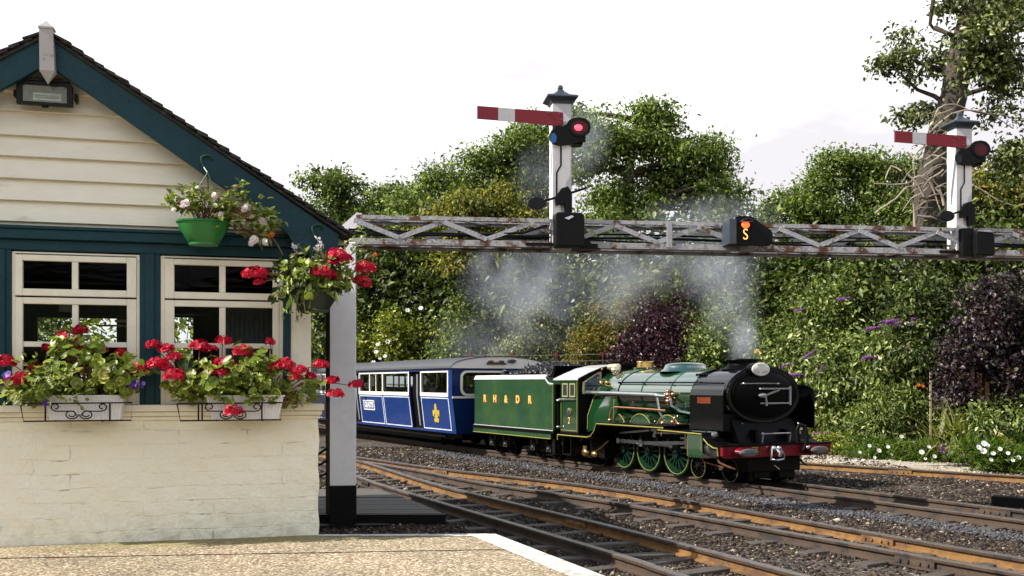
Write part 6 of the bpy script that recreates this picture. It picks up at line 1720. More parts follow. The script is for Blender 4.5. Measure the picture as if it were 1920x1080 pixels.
single_flowers(r, [(1550, 842, .8), (1572, 835, .7), (1600, 826, .8), (1622, 822, .8), (1660, 813, .7), (1676, 818, .7), (1634, 828, .5)], Y - .8, base, .04, 'petal_yellow', 6)
Y = hedgeY(1890) - .3; base = at(1885, 850, Y)
r, L3, base = shrub('orange_bedding', 'bedding plant with small orange flowers at the right frame edge', 'plant', (1860, 1950, 806, 862), Y, 2000, .09, .03, 'bed_leaf', nl=3, rc=.06, smt='stem')
single_flowers(r, [(1880, 828, 1.0), (1890, 826, .9), (1896, 829, .8), (1876, 817, .8), (1884, 831, .7)], Y - .8, base, .024, 'petal_orange', 6)

# old boards of a fence among the smoke bush
Y = hedgeY(1815) - .58
fe = empty('board_fence', at(1815, 790, Y)); tag(fe, 'short run of orange-brown fence boards showing through the smoke bush', 'fence')
for px, y0, y1 in ((1795, 676, 718), (1806, 682, 722), (1836, 700, 785), (1850, 716, 760), (1822, 690, 780)):
    a, c = at(px - 4, y0, Y), at(px + 4, y1, Y); b0 = fe.location
    b = MB(); b.box(a.x - b0.x, c.x - b0.x, -.02, .02, c.z - b0.z - .6, a.z - b0.z); b.build('board', mat('fence_board', (.16, .075, .03), .8, var=.3), fe)
Y = hedgeY(1747) + .15; a, c = at(1744, 699, Y), at(1750, 742, Y); b = MB(); b.box(0, .03, 0, .03, -1.0, .42); o = b.build('garden_stake', mat('stake_wood', (.34, .27, .18), .8), loc=(a.x, a.y, c.z)); tag(o, 'thin pale wooden stake standing among the butterfly bushes', 'stake')

# wire fence behind the train
Y = hedgeY(1100) - .6
wf = empty('wire_fence', at(1100, 720, Y)); tag(wf, 'low wire fence on thin red-topped posts behind the cab', 'fence')
for px in (1042, 1130, 1171, 960, 880):
    a = at(px, 665, Y) - wf.location; b = MB(); b.box(a.x - .012, a.x + .012, -.012, .012, -1.4, a.z); po = b.build('post', M['brown_wood'], wf)
    b = MB(); b.box(a.x - .022, a.x + .022, -.022, .022, a.z - .06, a.z + .06); b.build('post_cap', M['name_red'], po)
b = MB()
for py in (662, 674):
    a, c = at(870, py + 4, Y) - wf.location, at(1200, py, Y) - wf.location; b.tube([a, (a + c) / 2 - Vector((0, 0, .03)), c], .005, 5)
b.build('wire', mat('galvanised_wire', (.4, .42, .42), .4, metal=.5), wf)

# ------------------------------------------------------------------ trees
def tree(label, Y, lobes, n, Ln, Wd, mt, trunk, name='broadleaf_tree', limbs=26, group=None, hole=.35, fill=.35, r0=.22, subk=11, subs=.40, **kw):
    base = at(trunk[0][0], 760, Y); base.z = .8
    r = empty(name, base); tag(r, label, 'tree', group)
    L3 = [(c - np.array(base), a, b_, d) for c, a, b_, d in px_lobes(lobes, Y)]
    Q = foliage('crown', L3, n, Ln, Wd, G[mt], r, fill=fill, hole=hole, subk=subk, subs=subs, **kw)
    tp_ = [at(x, y, Y) - base for x, y in trunk]; tp_[0] = Vector((tp_[0].x, 0, -1.0))
    b = MB(); ks = len(tp_)
    b.tube(tp_, [r0 * (1 - .75 * i / (ks - 1)) for i in range(ks)], 9); tr = b.build('trunk', M['twig'], r, smooth=True)
    b = MB()
    for q in Q[rng.choice(len(Q), min(limbs, len(Q)), replace=False)]:
        q = Vector(q); s_ = min(tp_[1:], key=lambda p: (p - q).length + max(0, p.z - q.z) * 1.5)
        limb(b, s_, q, .07, .012, 6, .10, 5)
    b.build('limbs', M['twig'], r)
    return r, L3, base
tree('small loose-leaved tree at far left, its tips rising above the roof eave', 36, [(592, 345, 30, 22), (578, 335, 16, 16), (640, 360, 45, 32), (700, 372, 58, 34), (745, 385, 40, 36), (640, 405, 80, 42), (720, 420, 90, 44), (625, 330, 14, 10), (600, 440, 60, 40), (690, 460, 110, 50)], 17000, .14, .075, 'tree_leaf_deep', [(660, 740), (655, 480), (660, 400), (650, 350)], rc=.26, hole=.30)
tree('broad olive-green tree left of the lit signal, crown stepping down leftwards', 32, [(1000, 268, 58, 50), (940, 292, 60, 46), (900, 320, 50, 44), (850, 345, 66, 46), (800, 372, 52, 42), (770, 400, 46, 44), (960, 360, 90, 60), (880, 400, 110, 60), (1020, 340, 40, 80), (810, 450, 110, 60), (950, 450, 120, 60), (1010, 260, 40, 30)], 46000, .105, .055, 'tree_leaf', [(900, 740), (905, 500), (920, 400), (935, 320)], rc=.22, hole=.45, limbs=34)
tree('yellowing tree lower in front of the olive-green tree by the gantry', 29, [(930, 395, 95, 56), (850, 420, 80, 50), (1000, 420, 60, 60), (900, 470, 130, 50)], 12000, .12, .06, 'olive_leaf', [(930, 740), (928, 470), (925, 400), (930, 360)], rc=.2, hole=.2, limbs=30)
tree('large round-crowned tree just right of the lit signal, sky showing through it', 30, [(1180, 228, 70, 40), (1110, 262, 64, 54), (1250, 256, 66, 44), (1190, 290, 100, 60), (1310, 300, 64, 48), (1355, 340, 48, 40), (1280, 340, 80, 44), (1130, 340, 80, 56), (1390, 372, 28, 26), (1200, 385, 110, 40), (1330, 392, 70, 30), (1085, 215, 30, 22), (1225, 205, 40, 16), (1140, 420, 110, 34)], 38000, .112, .058, 'tree_leaf', [(1182, 740), (1180, 470), (1182, 400), (1178, 330), (1185, 270), (1200, 225)], rc=.22, hole=.25, limbs=70, r0=.3, fill=.35, clump=8, subk=13, subs=.30)
tree('bushy light green tree behind the right half of the gantry', 27, [(1480, 392, 52, 34), (1520, 362, 60, 42), (1570, 335, 62, 44), (1640, 312, 64, 40), (1600, 380, 110, 60), (1700, 340, 50, 60), (1460, 425, 60, 32), (1560, 440, 130, 50), (1680, 430, 90, 50), (1560, 300, 26, 16)], 37000, .095, .052, 'tree_leaf', [(1600, 740), (1600, 480), (1605, 400), (1610, 340)], rc=.2, hole=.5, limbs=26)
tree('olive-leaved tree behind the unlit signal at the right edge', 24, [(1860, 380, 70, 60), (1910, 340, 60, 70), (1930, 430, 70, 70), (1840, 440, 80, 50), (1770, 440, 50, 40)], 15000, .11, .055, 'olive_leaf', [(1900, 740), (1900, 480), (1895, 400), (1890, 340)], rc=.18, hole=.4, limbs=24)

# tall old tree at the right, its trunk wrapped in dead vines
Y = 20.5; base = at(1738, 740, Y); base.z = .5
r = empty('vine_wrapped_tree', base); tag(r, 'tall tree with vine-wrapped trunk leaning out of the top right corner', 'tree')
tk_pts = [(1738, 740, 32), (1740, 470, 31), (1742, 400, 30), (1748, 340, 28), (1758, 290, 26.5), (1772, 235, 25), (1788, 180, 24), (1797, 120, 22), (1812, 60, 21), (1830, 0, 20), (1850, -70, 22), (1870, -160, 17)]
k_ = Y / F
b = MB(); pts = [at(x, y, Y) - base for x, y, _ in tk_pts]; b.tube(pts, [w_ * k_ for _, _, w_ in tk_pts], 18)
for i, v in enumerate(b.v):
    a = i * 2.39; b.v[i] = (v[0] + .025 * math.sin(a * 3), v[1], v[2] + .02 * math.sin(a))
b.build('trunk', M['bark'], r, smooth=True)
b = MB()
def W_(x, y, dy=0): return at(x, y, Y + dy) - base
for pl_ in ([(1826, 88), (1850, 85), (1875, 85), (1925, 80)], [(1800, 140), (1830, 132), (1870, 122), (1930, 110)], [(1815, 145), (1850, 130), (1900, 115)], [(1745, -60), (1750, 0), (1744, 45), (1752, 55)], [(1752, 52), (1775, 62), (1800, 70)], [(1790, 150), (1762, 128), (1730, 120), (1700, 110)], [(1820, 60), (1860, 30), (1900, -10)], [(1780, 200), (1752, 180), (1720, 168), (1690, 140)], [(1820, 40), (1780, 10), (1760, -30)], [(1800, 180), (1850, 165), (1900, 180)]):
    pp = [W_(x, y, random.uniform(-.25, .2)) for x, y in pl_]; b.tube(pp, [.055 * (1 - .7 * i / len(pp)) for i in range(len(pp))], 7)
b.build('limbs', M['twig'], r, smooth=True)
b = MB()
VINES = [[(1716, 445), (1712, 380), (1708, 372), (1722, 365), (1745, 345)], [(1770, 385), (1760, 350), (1735, 330), (1712, 335), (1700, 345), (1640, 345)], [(1712, 360), (1715, 330), (1712, 300), (1725, 280), (1745, 262), (1765, 240), (1785, 225)], [(1700, 285), (1718, 300), (1740, 270), (1800, 265)], [(1722, 330), (1745, 345), (1760, 385), (1765, 400)], [(1755, 355), (1768, 370), (1776, 400)], [(1742, 250), (1770, 225), (1800, 208), (1850, 212), (1900, 240)], [(1745, 235), (1760, 205), (1790, 195), (1830, 210), (1880, 215), (1905, 228)], [(1700, 325), (1720, 345), (1732, 370)], [(1720, 405), (1745, 407), (1760, 412)], [(1690, 320), (1672, 312), (1660, 335)], [(1780, 300), (1800, 320), (1815, 345)], [(1830, 350), (1870, 375), (1900, 385), (1930, 380)], [(1745, 290), (1775, 300), (1780, 330)], [(1735, 300), (1770, 270), (1790, 262)], [(1726, 320), (1750, 300), (1772, 285)], [(1718, 350), (1752, 330), (1770, 318)], [(1755, 215), (1785, 205), (1800, 185)], [(1640, 400), (1680, 372), (1700, 350), (1712, 352)]]
for pl_ in VINES:
    P2 = [W_(x, y, -.42 + random.uniform(-.06, .06)) for x, y in pl_]; Q = spline([Vector(p) for p in P2], .12)
    Q = [q + Vector((random.uniform(-.01, .01), 0, random.uniform(-.012, .012))) for q in Q]
    m_ = len(Q); b.tube(Q, [random.uniform(.016, .028) * (1 - .5 * i / m_) for i in range(m_)], 6)
for i in range(30):
    x, y = random.uniform(1690, 1790), random.uniform(200, 410); a = random.uniform(-.6, .6)
    P2 = [W_(x, y, -.4), W_(x + 18 * math.cos(a), y - 14 + 18 * math.sin(a), -.45), W_(x + 42 * math.cos(a), y - 20 + 40 * math.sin(a), -.4)]; b.tube(spline([Vector(p) for p in P2], .1), .009, 5)
b.build('dead_vine', M['pale_twig'], r, smooth=True)
def sub_l(l): return [(c - np.array(base), a, b_, d) for c, a, b_, d in px_lobes(l, Y)]
foliage('crown', sub_l([(1690, 105, 46, 24), (1735, 80, 50, 36), (1670, 122, 30, 14), (1720, 150, 40, 26), (1690, 50, 24, 12), (1735, 205, 38, 22), (1700, 225, 28, 12), (1780, 40, 50, 50), (1700, 75, 30, 26), (1760, 130, 40, 40)]), 2900, .095, .052, G['ivy_leaf'], r, rc=.14, hole=.1, fill=.1, subk=6)
foliage('crown', sub_l([(1870, 60, 70, 70), (1900, 0, 70, 60), (1885, 150, 55, 60), (1900, 230, 55, 60), (1840, 110, 40, 60), (1890, 300, 60, 50), (1850, 0, 60, 40)]), 9000, .10, .06, G['ivy_leaf'], r, rc=.16, hole=.12, fill=.2, subk=9)
foliage('crown', sub_l([(1800, 60, 36, 70, -.5), (1795, 150, 30, 50, -.5), (1835, -10, 40, 40, -.5), (1775, 220, 26, 26, -.5)]), 380, .095, .058, G['ivy_leaf'], r, rc=.12, fill=.5)

# trees behind the building, seen through its windows
for (lb, px, Y, mt) in (('green tree beyond the building, seen only through the left window', (-330, 130, 470, 800), 24, 'hedge_mid'), ('bright green tree beyond the building, seen through the back windows', (90, 540, 500, 800), 26, 'hedge_bright')):
    shrub('screen_tree', lb, 'tree', px, Y, 7000, .16, .09, mt, nl=4, rc=.2)
# ------------------------------------------------------------------ planters and hanging baskets
def bw(px, py, off): return bworld(wl(px, py, off))
def disc_leaves(name, P, Nv, r, mt, parent, k=11):
    """round, scalloped geranium leaves with a dark zone (the map's first coordinate runs from the centre to the edge)"""
    n = len(P); Nv = Nv / np.linalg.norm(Nv, axis=1)[:, None]
    a = unit(n); X = np.cross(Nv, a); X /= np.linalg.norm(X, axis=1)[:, None]; Yv = np.cross(Nv, X)
    Vs = [P - Nv * r[:, None] * .16]; uv = [np.zeros((n, 2))]
    for j in range(k):
        t = 2 * math.pi * (j + .5) / k * .93 + .2; wob = rng.uniform(.86, 1.08, n) * (1 + .06 * (j % 2)); rise = rng.uniform(-.05, .22, n)
        Vs.append(P + (X * math.cos(t) + Yv * math.sin(t)) * (r * wob)[:, None] + Nv * (r * rise)[:, None]); uv.append(np.tile([[1., 0.]], (n, 1)))
    V = np.stack(Vs, 1).reshape(-1, 3); UV = np.stack(uv, 1).reshape(-1, 2)
    b = (np.arange(n) * (k + 1))[:, None]
    Fc = np.concatenate([b + np.array([[0, 1 + j, 1 + (j + 1) % k]]) for j in range(k - 1)], 0)
    return mesh_np(name, V, Fc, mt, parent, uv=UV)
def umbel(parent, c, r, mt='petal_red', n=None):
    n = n or int(18 + 11000 * r * r)
    d = unit(n); d[:, 2] = np.abs(d[:, 2]) * .9 - .15; d[:, 1] -= .25; d /= np.linalg.norm(d, axis=1)[:, None]
    P = d * r * 1.12 * np.array([1.0, .9, .74]) * rng.uniform(.72, 1.0, n)[:, None]
    V, Fc = petals(P, d + .5 * unit(n), rng.uniform(.015, .022, n), 5, .95, .15)
    o = mesh_np('flower_head', V, Fc, M[mt], parent); o.location = c
    return o
BOXES = [
 dict(x=(84, 231), xb=(93, 225), y=(744, 789), plant=[(150, 690, 105, 46), (95, 715, 70, 38), (215, 705, 58, 42), (60, 730, 52, 24), (150, 650, 60, 22)], n=270,
      trail=[(45, 735, 48, 18), (80, 705, 50, 30), (110, 740, 60, 20)],
      heads=[(150, 621, 13, .10), (124, 637, 21, .14), (143, 650, 16, .16), (88, 652, 8, .12), (97, 655, 5, .14), (10, 681, 20, .16), (28, 718, 17, .26), (42, 706, 13, .22), (192, 656, 9, .14), (226, 664, 11, .14), (258, 695, 18, .22), (159, 666, 9, .15), (66, 690, 12, .1), (80, 693, 9, .1)],
      viol=[(15, 702, 8), (252, 720, 10), (236, 722, 7), (86, 757, 8), (268, 722, 5)], wire=(38, 248, 755, 790), scroll=148,
      label='window box geranium with red flowers and trailing yellow-green leaves, left', lb2='white ribbed window box below the left window', lb3='black scrolled wire bracket with its left part empty, under the left window'),
 dict(x=(386, 532), xb=(397, 523), y=(744, 787), plant=[(430, 705, 95, 42), (350, 725, 52, 34), (520, 715, 80, 38), (470, 680, 55, 34), (560, 735, 40, 28), (400, 730, 70, 28), (450, 740, 60, 22), (545, 750, 36, 20)], n=330, trail=[(480, 700, 60, 18)],
      heads=[(288, 648, 13, .16), (312, 656, 13, .18), (327, 670, 13, .2), (298, 684, 19, .22), (312, 690, 12, .24), (327, 707, 19, .28), (374, 652, 19, .16), (396, 656, 11, .15), (417, 641, 15, .14), (421, 683, 19, .24), (396, 694, 13, .26), (414, 698, 14, .28), (455, 661, 19, .18), (507, 642, 10, .12), (508, 690, 14, .22), (533, 687, 20, .24), (560, 698, 18, .26), (552, 708, 10, .28), (583, 706, 9, .24), (602, 685, 15, .24), (622, 715, 13, .26), (628, 740, 15, .30), (668, 722, 13, .26), (437, 773, 17, .34)],
      viol=[], wire=(332, 529, 755, 789), scroll=437,
      label='bushy window box geranium with many red flowers spreading past the corner', lb2='white ribbed window box below the right window', lb3='black scrolled wire bracket under the right window'),
]
for B in BOXES:
    (x0, x1), (xa, xb_), (y0, y1) = B['x'], B['xb'], B['y']
    c0 = wl((x0 + x1) / 2, y1, .16)
    t = empty('window_box', bworld(c0), BRZ); tag(t, B['lb2'], 'window box', 'window boxes on the wall')
    p = lambda px, py: wl(px, py, .25) - c0
    a, b_, c, d = p(x0, y0), p(x1, y0), p(xb_, y1), p(xa, y1)
    dp = .17; m = MB()
    o0 = [Vector((a.x, -.09, a.z)), Vector((b_.x, -.09, a.z)), Vector((b_.x, dp - .09, a.z)), Vector((a.x, dp - .09, a.z))]
    o1 = [Vector((d.x, -.07, d.z)), Vector((c.x, -.07, d.z)), Vector((c.x, dp - .11, d.z)), Vector((d.x, dp - .11, d.z))]
    m.add(o0 + o1, [(0, 1, 5, 4), (1, 2, 6, 5), (2, 3, 7, 6), (3, 0, 4, 7), (4, 5, 6, 7)])
    i0 = [q + (Vector((0, .04, a.z)) - q) * .05 for q in o0]; i0 = [Vector((q.x, q.y, a.z - .0)) for q in i0]
    m.add(o0 + i0, [(k, (k + 1) % 4, 4 + (k + 1) % 4, 4 + k) for k in range(4)])
    for k in range(22):                                        # moulded ribs on the front
        f = (k + .5) / 22; q0 = o0[0].lerp(o0[1], f); q1 = o1[0].lerp(o1[1], f)
        m.bar(q0 + Vector((0, -.002, -.012)), q1 + Vector((0, -.002, .004)), .012, .006, up=Vector((0, 1, 0)))
    m.box(a.x - .006, b_.x + .006, -.098, dp - .082, a.z - .012, a.z + .006) if False else None
    m.build('trough', M['plastic_white'], t, bevel=.003)
    lip = MB(); ou = [(a.x - .008, -.10, a.z), (b_.x + .008, -.10, a.z), (b_.x + .008, dp - .08, a.z), (a.x - .008, dp - .08, a.z)]; inn = [(a.x + .012, -.08, a.z), (b_.x - .012, -.08, a.z), (b_.x - .012, dp - .1, a.z), (a.x + .012, dp - .1, a.z)]
    lip.ring(ou, inn, (0, 0, .010)); lip.build('rim', M['plastic_white'], t)
    so_ = MB(); so_.add([(a.x + .005, -.085, a.z - .012), (b_.x - .005, -.085, a.z - .012), (b_.x - .005, dp - .095, a.z - .012), (a.x + .005, dp - .095, a.z - .012)], [(0, 1, 2, 3)]); so_.build('compost', M['soil'], t)
    # bracket
    wx0, wx1, wy0, wy1 = B['wire']
    cw = wl((wx0 + wx1) / 2, wy1, .0); w_ = empty('wire_bracket', bworld(cw), BRZ); tag(w_, B['lb3'], 'bracket', 'wire brackets on the wall')
    P_ = lambda px, py, o=.285: wl(px, py, o) - cw
    m = MB(); rr = .0048
    fr_ = [P_(wx0, wy0 + 2), P_(wx1, wy0), P_(wx1 - 2, wy1 - 2), P_(wx0 + 6, wy1), P_(wx0, wy0 + 2)]
    m.tube(fr_, rr, 6)
    for px in (wx0, wx1):
        for py in ():  q = P_(px, py); m.tube([q, Vector((q.x, .0, q.z))], rr, 6)
    xs_ = (wx0 + 47, wx1 - 42) if wx0 < 100 else (wx0 + 40, wx0 + 47, wx1 - 38)
    for px in xs_: m.tube([P_(px, wy0), P_(px, wy1)], rr * 1.15, 6)
    for px in (x0 + 20, x1 - 40): q = P_(px, wy1); m.tube([q, Vector((q.x, 0, q.z))], rr, 6)
    sc_ = B['scroll']
    for s_ in (-1, 1):
        pts = []
        for i in range(26):                                    # lower scroll
            tt = i / 25; a_ = math.pi * (.0 + 2.9 * tt); rad = 13 * (1 - .62 * tt)
            pts.append(P_(sc_ + s_ * (14 - rad * math.cos(a_) ), 777 + rad * .72 * math.sin(a_) * (1)))
        m.tube(pts, rr * .85, 6)
        pts = [P_(sc_ + s_ * 4, 779)] + [P_(sc_ + s_ * q, 771 - .0 * q) for q in (10, 26, 40)]
        for i in range(20):
            tt = i / 19; a_ = math.pi * 2.1 * tt; rad = 10 * (1 - .55 * tt); pts.append(P_(sc_ + s_ * (44 + rad * math.sin(a_) * .9), 763 + rad * .75 * math.cos(a_)))
        m.tube(pts, rr * .85, 6)
    m.build('wire_frame', M['iron'], w_, smooth=True)
    # plant
    pc = bw((x0 + x1) / 2, 745, .16); g_ = empty('geranium', pc, 0); tag(g_, B['label'], 'flowering plant', 'geraniums in the window boxes')
    pcn = np.array(pc)
    lob = []
    for (cx, cy, rx, ry) in B['plant']:
        o_ = random.uniform(.14, .22); q = np.array(bw(cx, cy, o_)); kk = 6.7 / F; lob.append((q - pcn, rx * kk, .14, ry * kk))
    P, O, Q = blob_points(lob, int(B['n'] * 1.55), fill=.5, rough=.08, clump=2, rc=.025, back=.7)
    disc_leaves('leaves', P, O * .5 + unit(len(P)) * .55 + np.array([0, -.35, .65]), .030 * rng.lognormal(0, .22, len(P)), M['geranium'], g_)
    lob2 = [(np.array(bw(cx, cy, .26)) - pcn, rx * 6.7 / F, .08, ry * 6.7 / F) for cx, cy, rx, ry in B['trail']]
    P, O, Q = blob_points(lob2, 330 if wx0 < 100 else 80, fill=.3, clump=3, rc=.02)
    m_ = len(P); leaves('trailing_leaves', P, O + unit(m_) * .7 + np.array([0, -.4, -.2]), O * .4 + unit(m_) * .5 + np.array([0, -.5, .5]), .045 * rng.lognormal(0, .25, m_), .024 * rng.lognormal(0, .2, m_), M['trail'], g_)
    st = MB()
    for (hx_, hy, hr, of) in B['heads']:
        c = bw(hx_, hy, of) - pc; umbel(g_, c, hr * 6.55 / F)
        cx_ = min(max(hx_, B['plant'][0][0] - 85), B['plant'][0][0] + 105); s0 = bw(cx_ * .75 + hx_ * .25, 705 if hy < 700 else 725, .17) - pc
        md = (s0 + c) / 2 + Vector((0, -.01, .02)); st.tube(spline([s0, md, c - Vector((0, -.005, .01))], .05), .0032, 5)
    for i in range(26):
        q = random.choice(lob); st.tube([Vector((q[0][0] * .6, .02, -.03)), Vector(q[0]) + Vector((random.uniform(-.1, .1), -.02, random.uniform(-.05, .08)))], .005, 5)
    st.build('stems', M['stem_red'], g_)
    for (vx, vy, vr) in B['viol']:
        c = bw(vx, vy, .30) - pc; n = 2
        V, Fc = petals(np.zeros((n, 3)) + rng.normal(0, .006, (n, 3)), np.array([[.1, -1, .2], [-.3, -1, .4]]), np.full(n, vr * .95 * 6.5 / F), 5, 1.1, .1); o = mesh_np('violet_flower', V, Fc, M['petal_violet'], g_); o.location = c

def basket(label, hook, rim, bottom, off, mt, hook_lift=0):
    """rim: (x0, x1, y), bottom: (x0, x1, y) in photograph pixels at 'off' in front of the wall"""
    c0 = bw((rim[0] + rim[1]) / 2, bottom[2], off); r = empty('hanging_basket', c0, BRZ); tag(r, label, 'hanging basket', 'hanging baskets under the bargeboard')
    kk = (c0.y) / F; rx = (rim[1] - rim[0]) / 2 * kk; rb = (bottom[1] - bottom[0]) / 2 * kk; h = (bottom[2] - rim[2]) * kk
    m = MB(); m.lathe((0, 0, 0), [(rb, .0), (rb, h * .10), (rb * 1.06, h * .12), (rb + (rx - rb) * .42, h * .42), (rb + (rx - rb) * .75, h * .7), (rx * .93, h * .86), (rx * .94, h * .9), (rx, h * .93), (rx * 1.01, h), (rx * .95, h), (rx * .88, h * .85)], 'z', 36, 1, .85); m.build('bowl', M[mt], r, smooth=True)
    m = MB(); m.lathe((0, 0, h * .86), [(rx * .9, 0), (.01, .01)], 'z', 20, 1, .85); m.build('compost', M['soil'], r)
    hk = bw(hook[0], hook[1], OB + .015) - c0
    hl_ = Vector((hk.dot(BU), -hk.dot(BNV), hk.z))
    m = MB(); top = hl_ + Vector((.0, .0, 0)); ap = Vector((hl_.x * .9 + .03, hl_.y * .5 - .01, hl_.z - .115))
    pts = [top + Vector((.055, .01, -.02)), top + Vector((.05, -.005, .006)), top + Vector((.025, -.01, .012)), top + Vector((-.01, -.01, -.002)), top + Vector((-.012, -.012, -.035)), top + Vector((.005, -.01, -.07)), ap]
    m.tube(spline(pts, .012), .0065, 7)
    for a_ in (R(200), R(330), R(80)): m.tube([ap, Vector((rx * .97 * math.cos(a_), rx * .82 * math.sin(a_), h * .97))], .0035, 5)
    m.build('hanger', M['hook_green'], r, smooth=True)
    return r
basket('mid green plastic hanging basket of pale fuchsia below the gable boards', (381, 294), (332, 432, 416), (358, 412, 460), .30, 'plastic_green')
basket('dark hanging basket with red geraniums in front of the white post', (589, 424), (540, 640, 540), (575, 626, 585), .34, 'plastic_dark')

# fuchsia
pc = bw(382, 415, .30); fu = empty('fuchsia', pc); tag(fu, 'fuchsia with pale pink flowers trailing right from the green basket', 'flowering plant')
kk = pc.y / F
def lobw(l, o_, pc, dy=.06): return [(np.array(bw(cx, cy, o_ + random.uniform(-.05, .05)) - pc), rx * kk, dy, ry * kk) for cx, cy, rx, ry in l]
P, O, Q = blob_points(lobw([(375, 356, 28, 14), (345, 375, 28, 18), (385, 378, 26, 18), (330, 368, 14, 10), (345, 390, 18, 12)], .32, pc), 190, fill=.2, clump=3, rc=.014)
P2, O2, Q2 = blob_points(lobw([(438, 370, 26, 22), (448, 348, 10, 10), (425, 392, 26, 18), (465, 385, 28, 22), (478, 410, 30, 18), (440, 412, 24, 16), (495, 425, 20, 22), (480, 440, 22, 16), (410, 418, 14, 12), (510, 410, 12, 14), (498, 448, 14, 12)], .34, pc), 400, fill=.2, clump=3, rc=.014)
P = np.concatenate([P, P2]); O = np.concatenate([O, O2]); m_ = len(P)
leaves('leaves', P, O * .5 + unit(m_) * .7 + np.array([0, -.3, -.15]), O * .3 + unit(m_) * .5 + np.array([0, -.5, .7]), .048 * rng.lognormal(0, .25, m_), .030 * rng.lognormal(0, .22, m_), M['fuchsia'], fu)
st = MB()
for q in np.concatenate([Q[::3], Q2[::3]]):
    s0 = Vector((random.uniform(-.05, .08), 0, -.02)); c = Vector(q); st.tube(spline([s0, (s0 + c) / 2 + Vector((0, -.01, .05)), c], .05), .0032, 5)
for a, b_ in (((382, 415), (380, 350)), ((388, 415), (395, 365)), ((400, 412), (440, 350)), ((380, 415), (350, 392)), ((505, 440), (530, 478))): st.tube(spline([bw(*a, .30) - pc, bw((a[0] + b_[0]) / 2 + 3, (a[1] + b_[1]) / 2, .31) - pc, bw(*b_, .33) - pc], .04), .0045, 5)
st.build('stems', M['stem_red'], fu)
def bloom(par, c, r, mt):
    n = 3; V, Fc = petals(rng.normal(0, r * .18, (n, 3)), np.array([[0, -.4, -.8], [.3, -.8, .3], [-.3, -.7, .4]]), np.full(n, r), 5, 1.1, .35); o = mesh_np('flower', V, Fc, M[mt], par); o.location = c
for (x, y, s) in ((349, 380, .030), (343, 384, .022), (402, 366, .022), (462, 389, .032), (458, 394, .022), (495, 418, .030), (488, 412, .018), (476, 449, .032), (472, 456, .02), (413, 402, .02), (497, 455, .022), (370, 352, .014), (326, 392, .014)): bloom(fu, bw(x, y, .40) - pc, s * .95, 'petal_white')
for (x, y, s) in ((510, 440, .017), (506, 443, .012)): bloom(fu, bw(x, y, .40) - pc, s, 'petal_orange')

# geranium and trailing plants in the dark basket
pc = bw(605, 540, .34); ge = empty('basket_geranium', pc); tag(ge, 'red geranium with long trailing leaves in the dark hanging basket', 'flowering plant')
kk = pc.y / F
P, O, Q = blob_points(lobw([(590, 515, 50, 28), (560, 525, 40, 34), (620, 505, 40, 26), (640, 525, 22, 26), (575, 490, 30, 16), (550, 505, 22, 24), (565, 546, 32, 14), (612, 540, 30, 9)], .42, pc, .09), 470, fill=.3, clump=2, rc=.02)
n1 = int(len(P) * .45)
disc_leaves('leaves', P[:n1], O[:n1] * .5 + unit(n1) * .6 + np.array([0, -.4, .5]), .024 * rng.lognormal(0, .25, n1), M['geranium'], ge)
m_ = len(P) - n1
leaves('trailing_leaves', P[n1:], O[n1:] * .3 + unit(m_) * .6 + np.array([0, -.3, -.35]), O[n1:] * .3 + unit(m_) * .6 + np.array([0, -.6, .4]), .065 * rng.lognormal(0, .3, m_), .022 * rng.lognormal(0, .3, m_), M['trail'], ge)
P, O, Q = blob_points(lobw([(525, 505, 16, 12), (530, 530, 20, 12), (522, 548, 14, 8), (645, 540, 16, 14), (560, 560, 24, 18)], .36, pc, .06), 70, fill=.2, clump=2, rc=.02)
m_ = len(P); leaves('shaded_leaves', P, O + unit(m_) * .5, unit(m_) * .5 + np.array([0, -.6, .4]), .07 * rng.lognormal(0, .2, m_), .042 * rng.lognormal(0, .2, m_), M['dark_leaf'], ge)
st = MB()
for pts in ([(570, 500), (568, 535), (572, 552), (600, 542)], [(560, 545), (555, 580), (557, 600)], [(568, 550), (570, 570), (573, 588)], [(580, 545), (582, 562), (580, 578)], [(545, 552), (542, 570), (538, 580)], [(600, 545), (620, 535), (640, 540)], [(650, 490), (670, 460), (680, 445), (688, 440)], [(655, 480), (672, 468), (682, 466)]): st.tube(spline([bw(x, y, .47) - pc for x, y in pts], .03), .0045, 5)
st.build('trailing_stems', M['stem'], ge)
P = np.concatenate([np.array(bw(x, y, .44) - pc) + rng.normal(0, .028, (6, 3)) for (x, y) in ((684, 442), (655, 455), (672, 466), (660, 470), (538, 580), (556, 596), (573, 586))]); n = len(P)
leaves('sprig_leaves', P, unit(n) + np.array([0, -.3, .1]), unit(n) * .4 + np.array([0, -.5, .7]), .045 * rng.lognormal(0, .2, n), .018 * rng.lognormal(0, .2, n), M['trail'], ge)
for (x, y) in ((553, 468), (600, 458), (594, 472)):
    n = 26; t = rng.random(n); P = np.array(bw(x, y, .40) - pc) + np.stack([rng.normal(0, .010, n), rng.normal(0, .010, n), (t - .5) * .09], 1); V, Fc = petals(P, unit(n), np.full(n, .009), 4, .9); mesh_np('pale_spike', V, Fc, M['petal_white'], ge)
st = MB()
for (x, y, r_, o_) in ((478, 517, 21, .40), (466, 513, 12, .38), (492, 512, 9, .42), (485, 530, 9, .42), (632, 481, 19, .46), (648, 487, 13, .46), (623, 492, 10, .46), (606, 513, 18, .48), (622, 518, 9, .48), (686, 505, 18, .42), (678, 528, 14, .40), (686, 534, 9, .4)):
    c = bw(x, y, o_) - pc; umbel(ge, c, r_ * kk); st.tube(spline([bw(600 + (x - 600) * .25, 520, .42) - pc, bw(600 + (x - 600) * .7, 512 + (y - 512) * .6, .43) - pc, c], .04), .0035, 5)
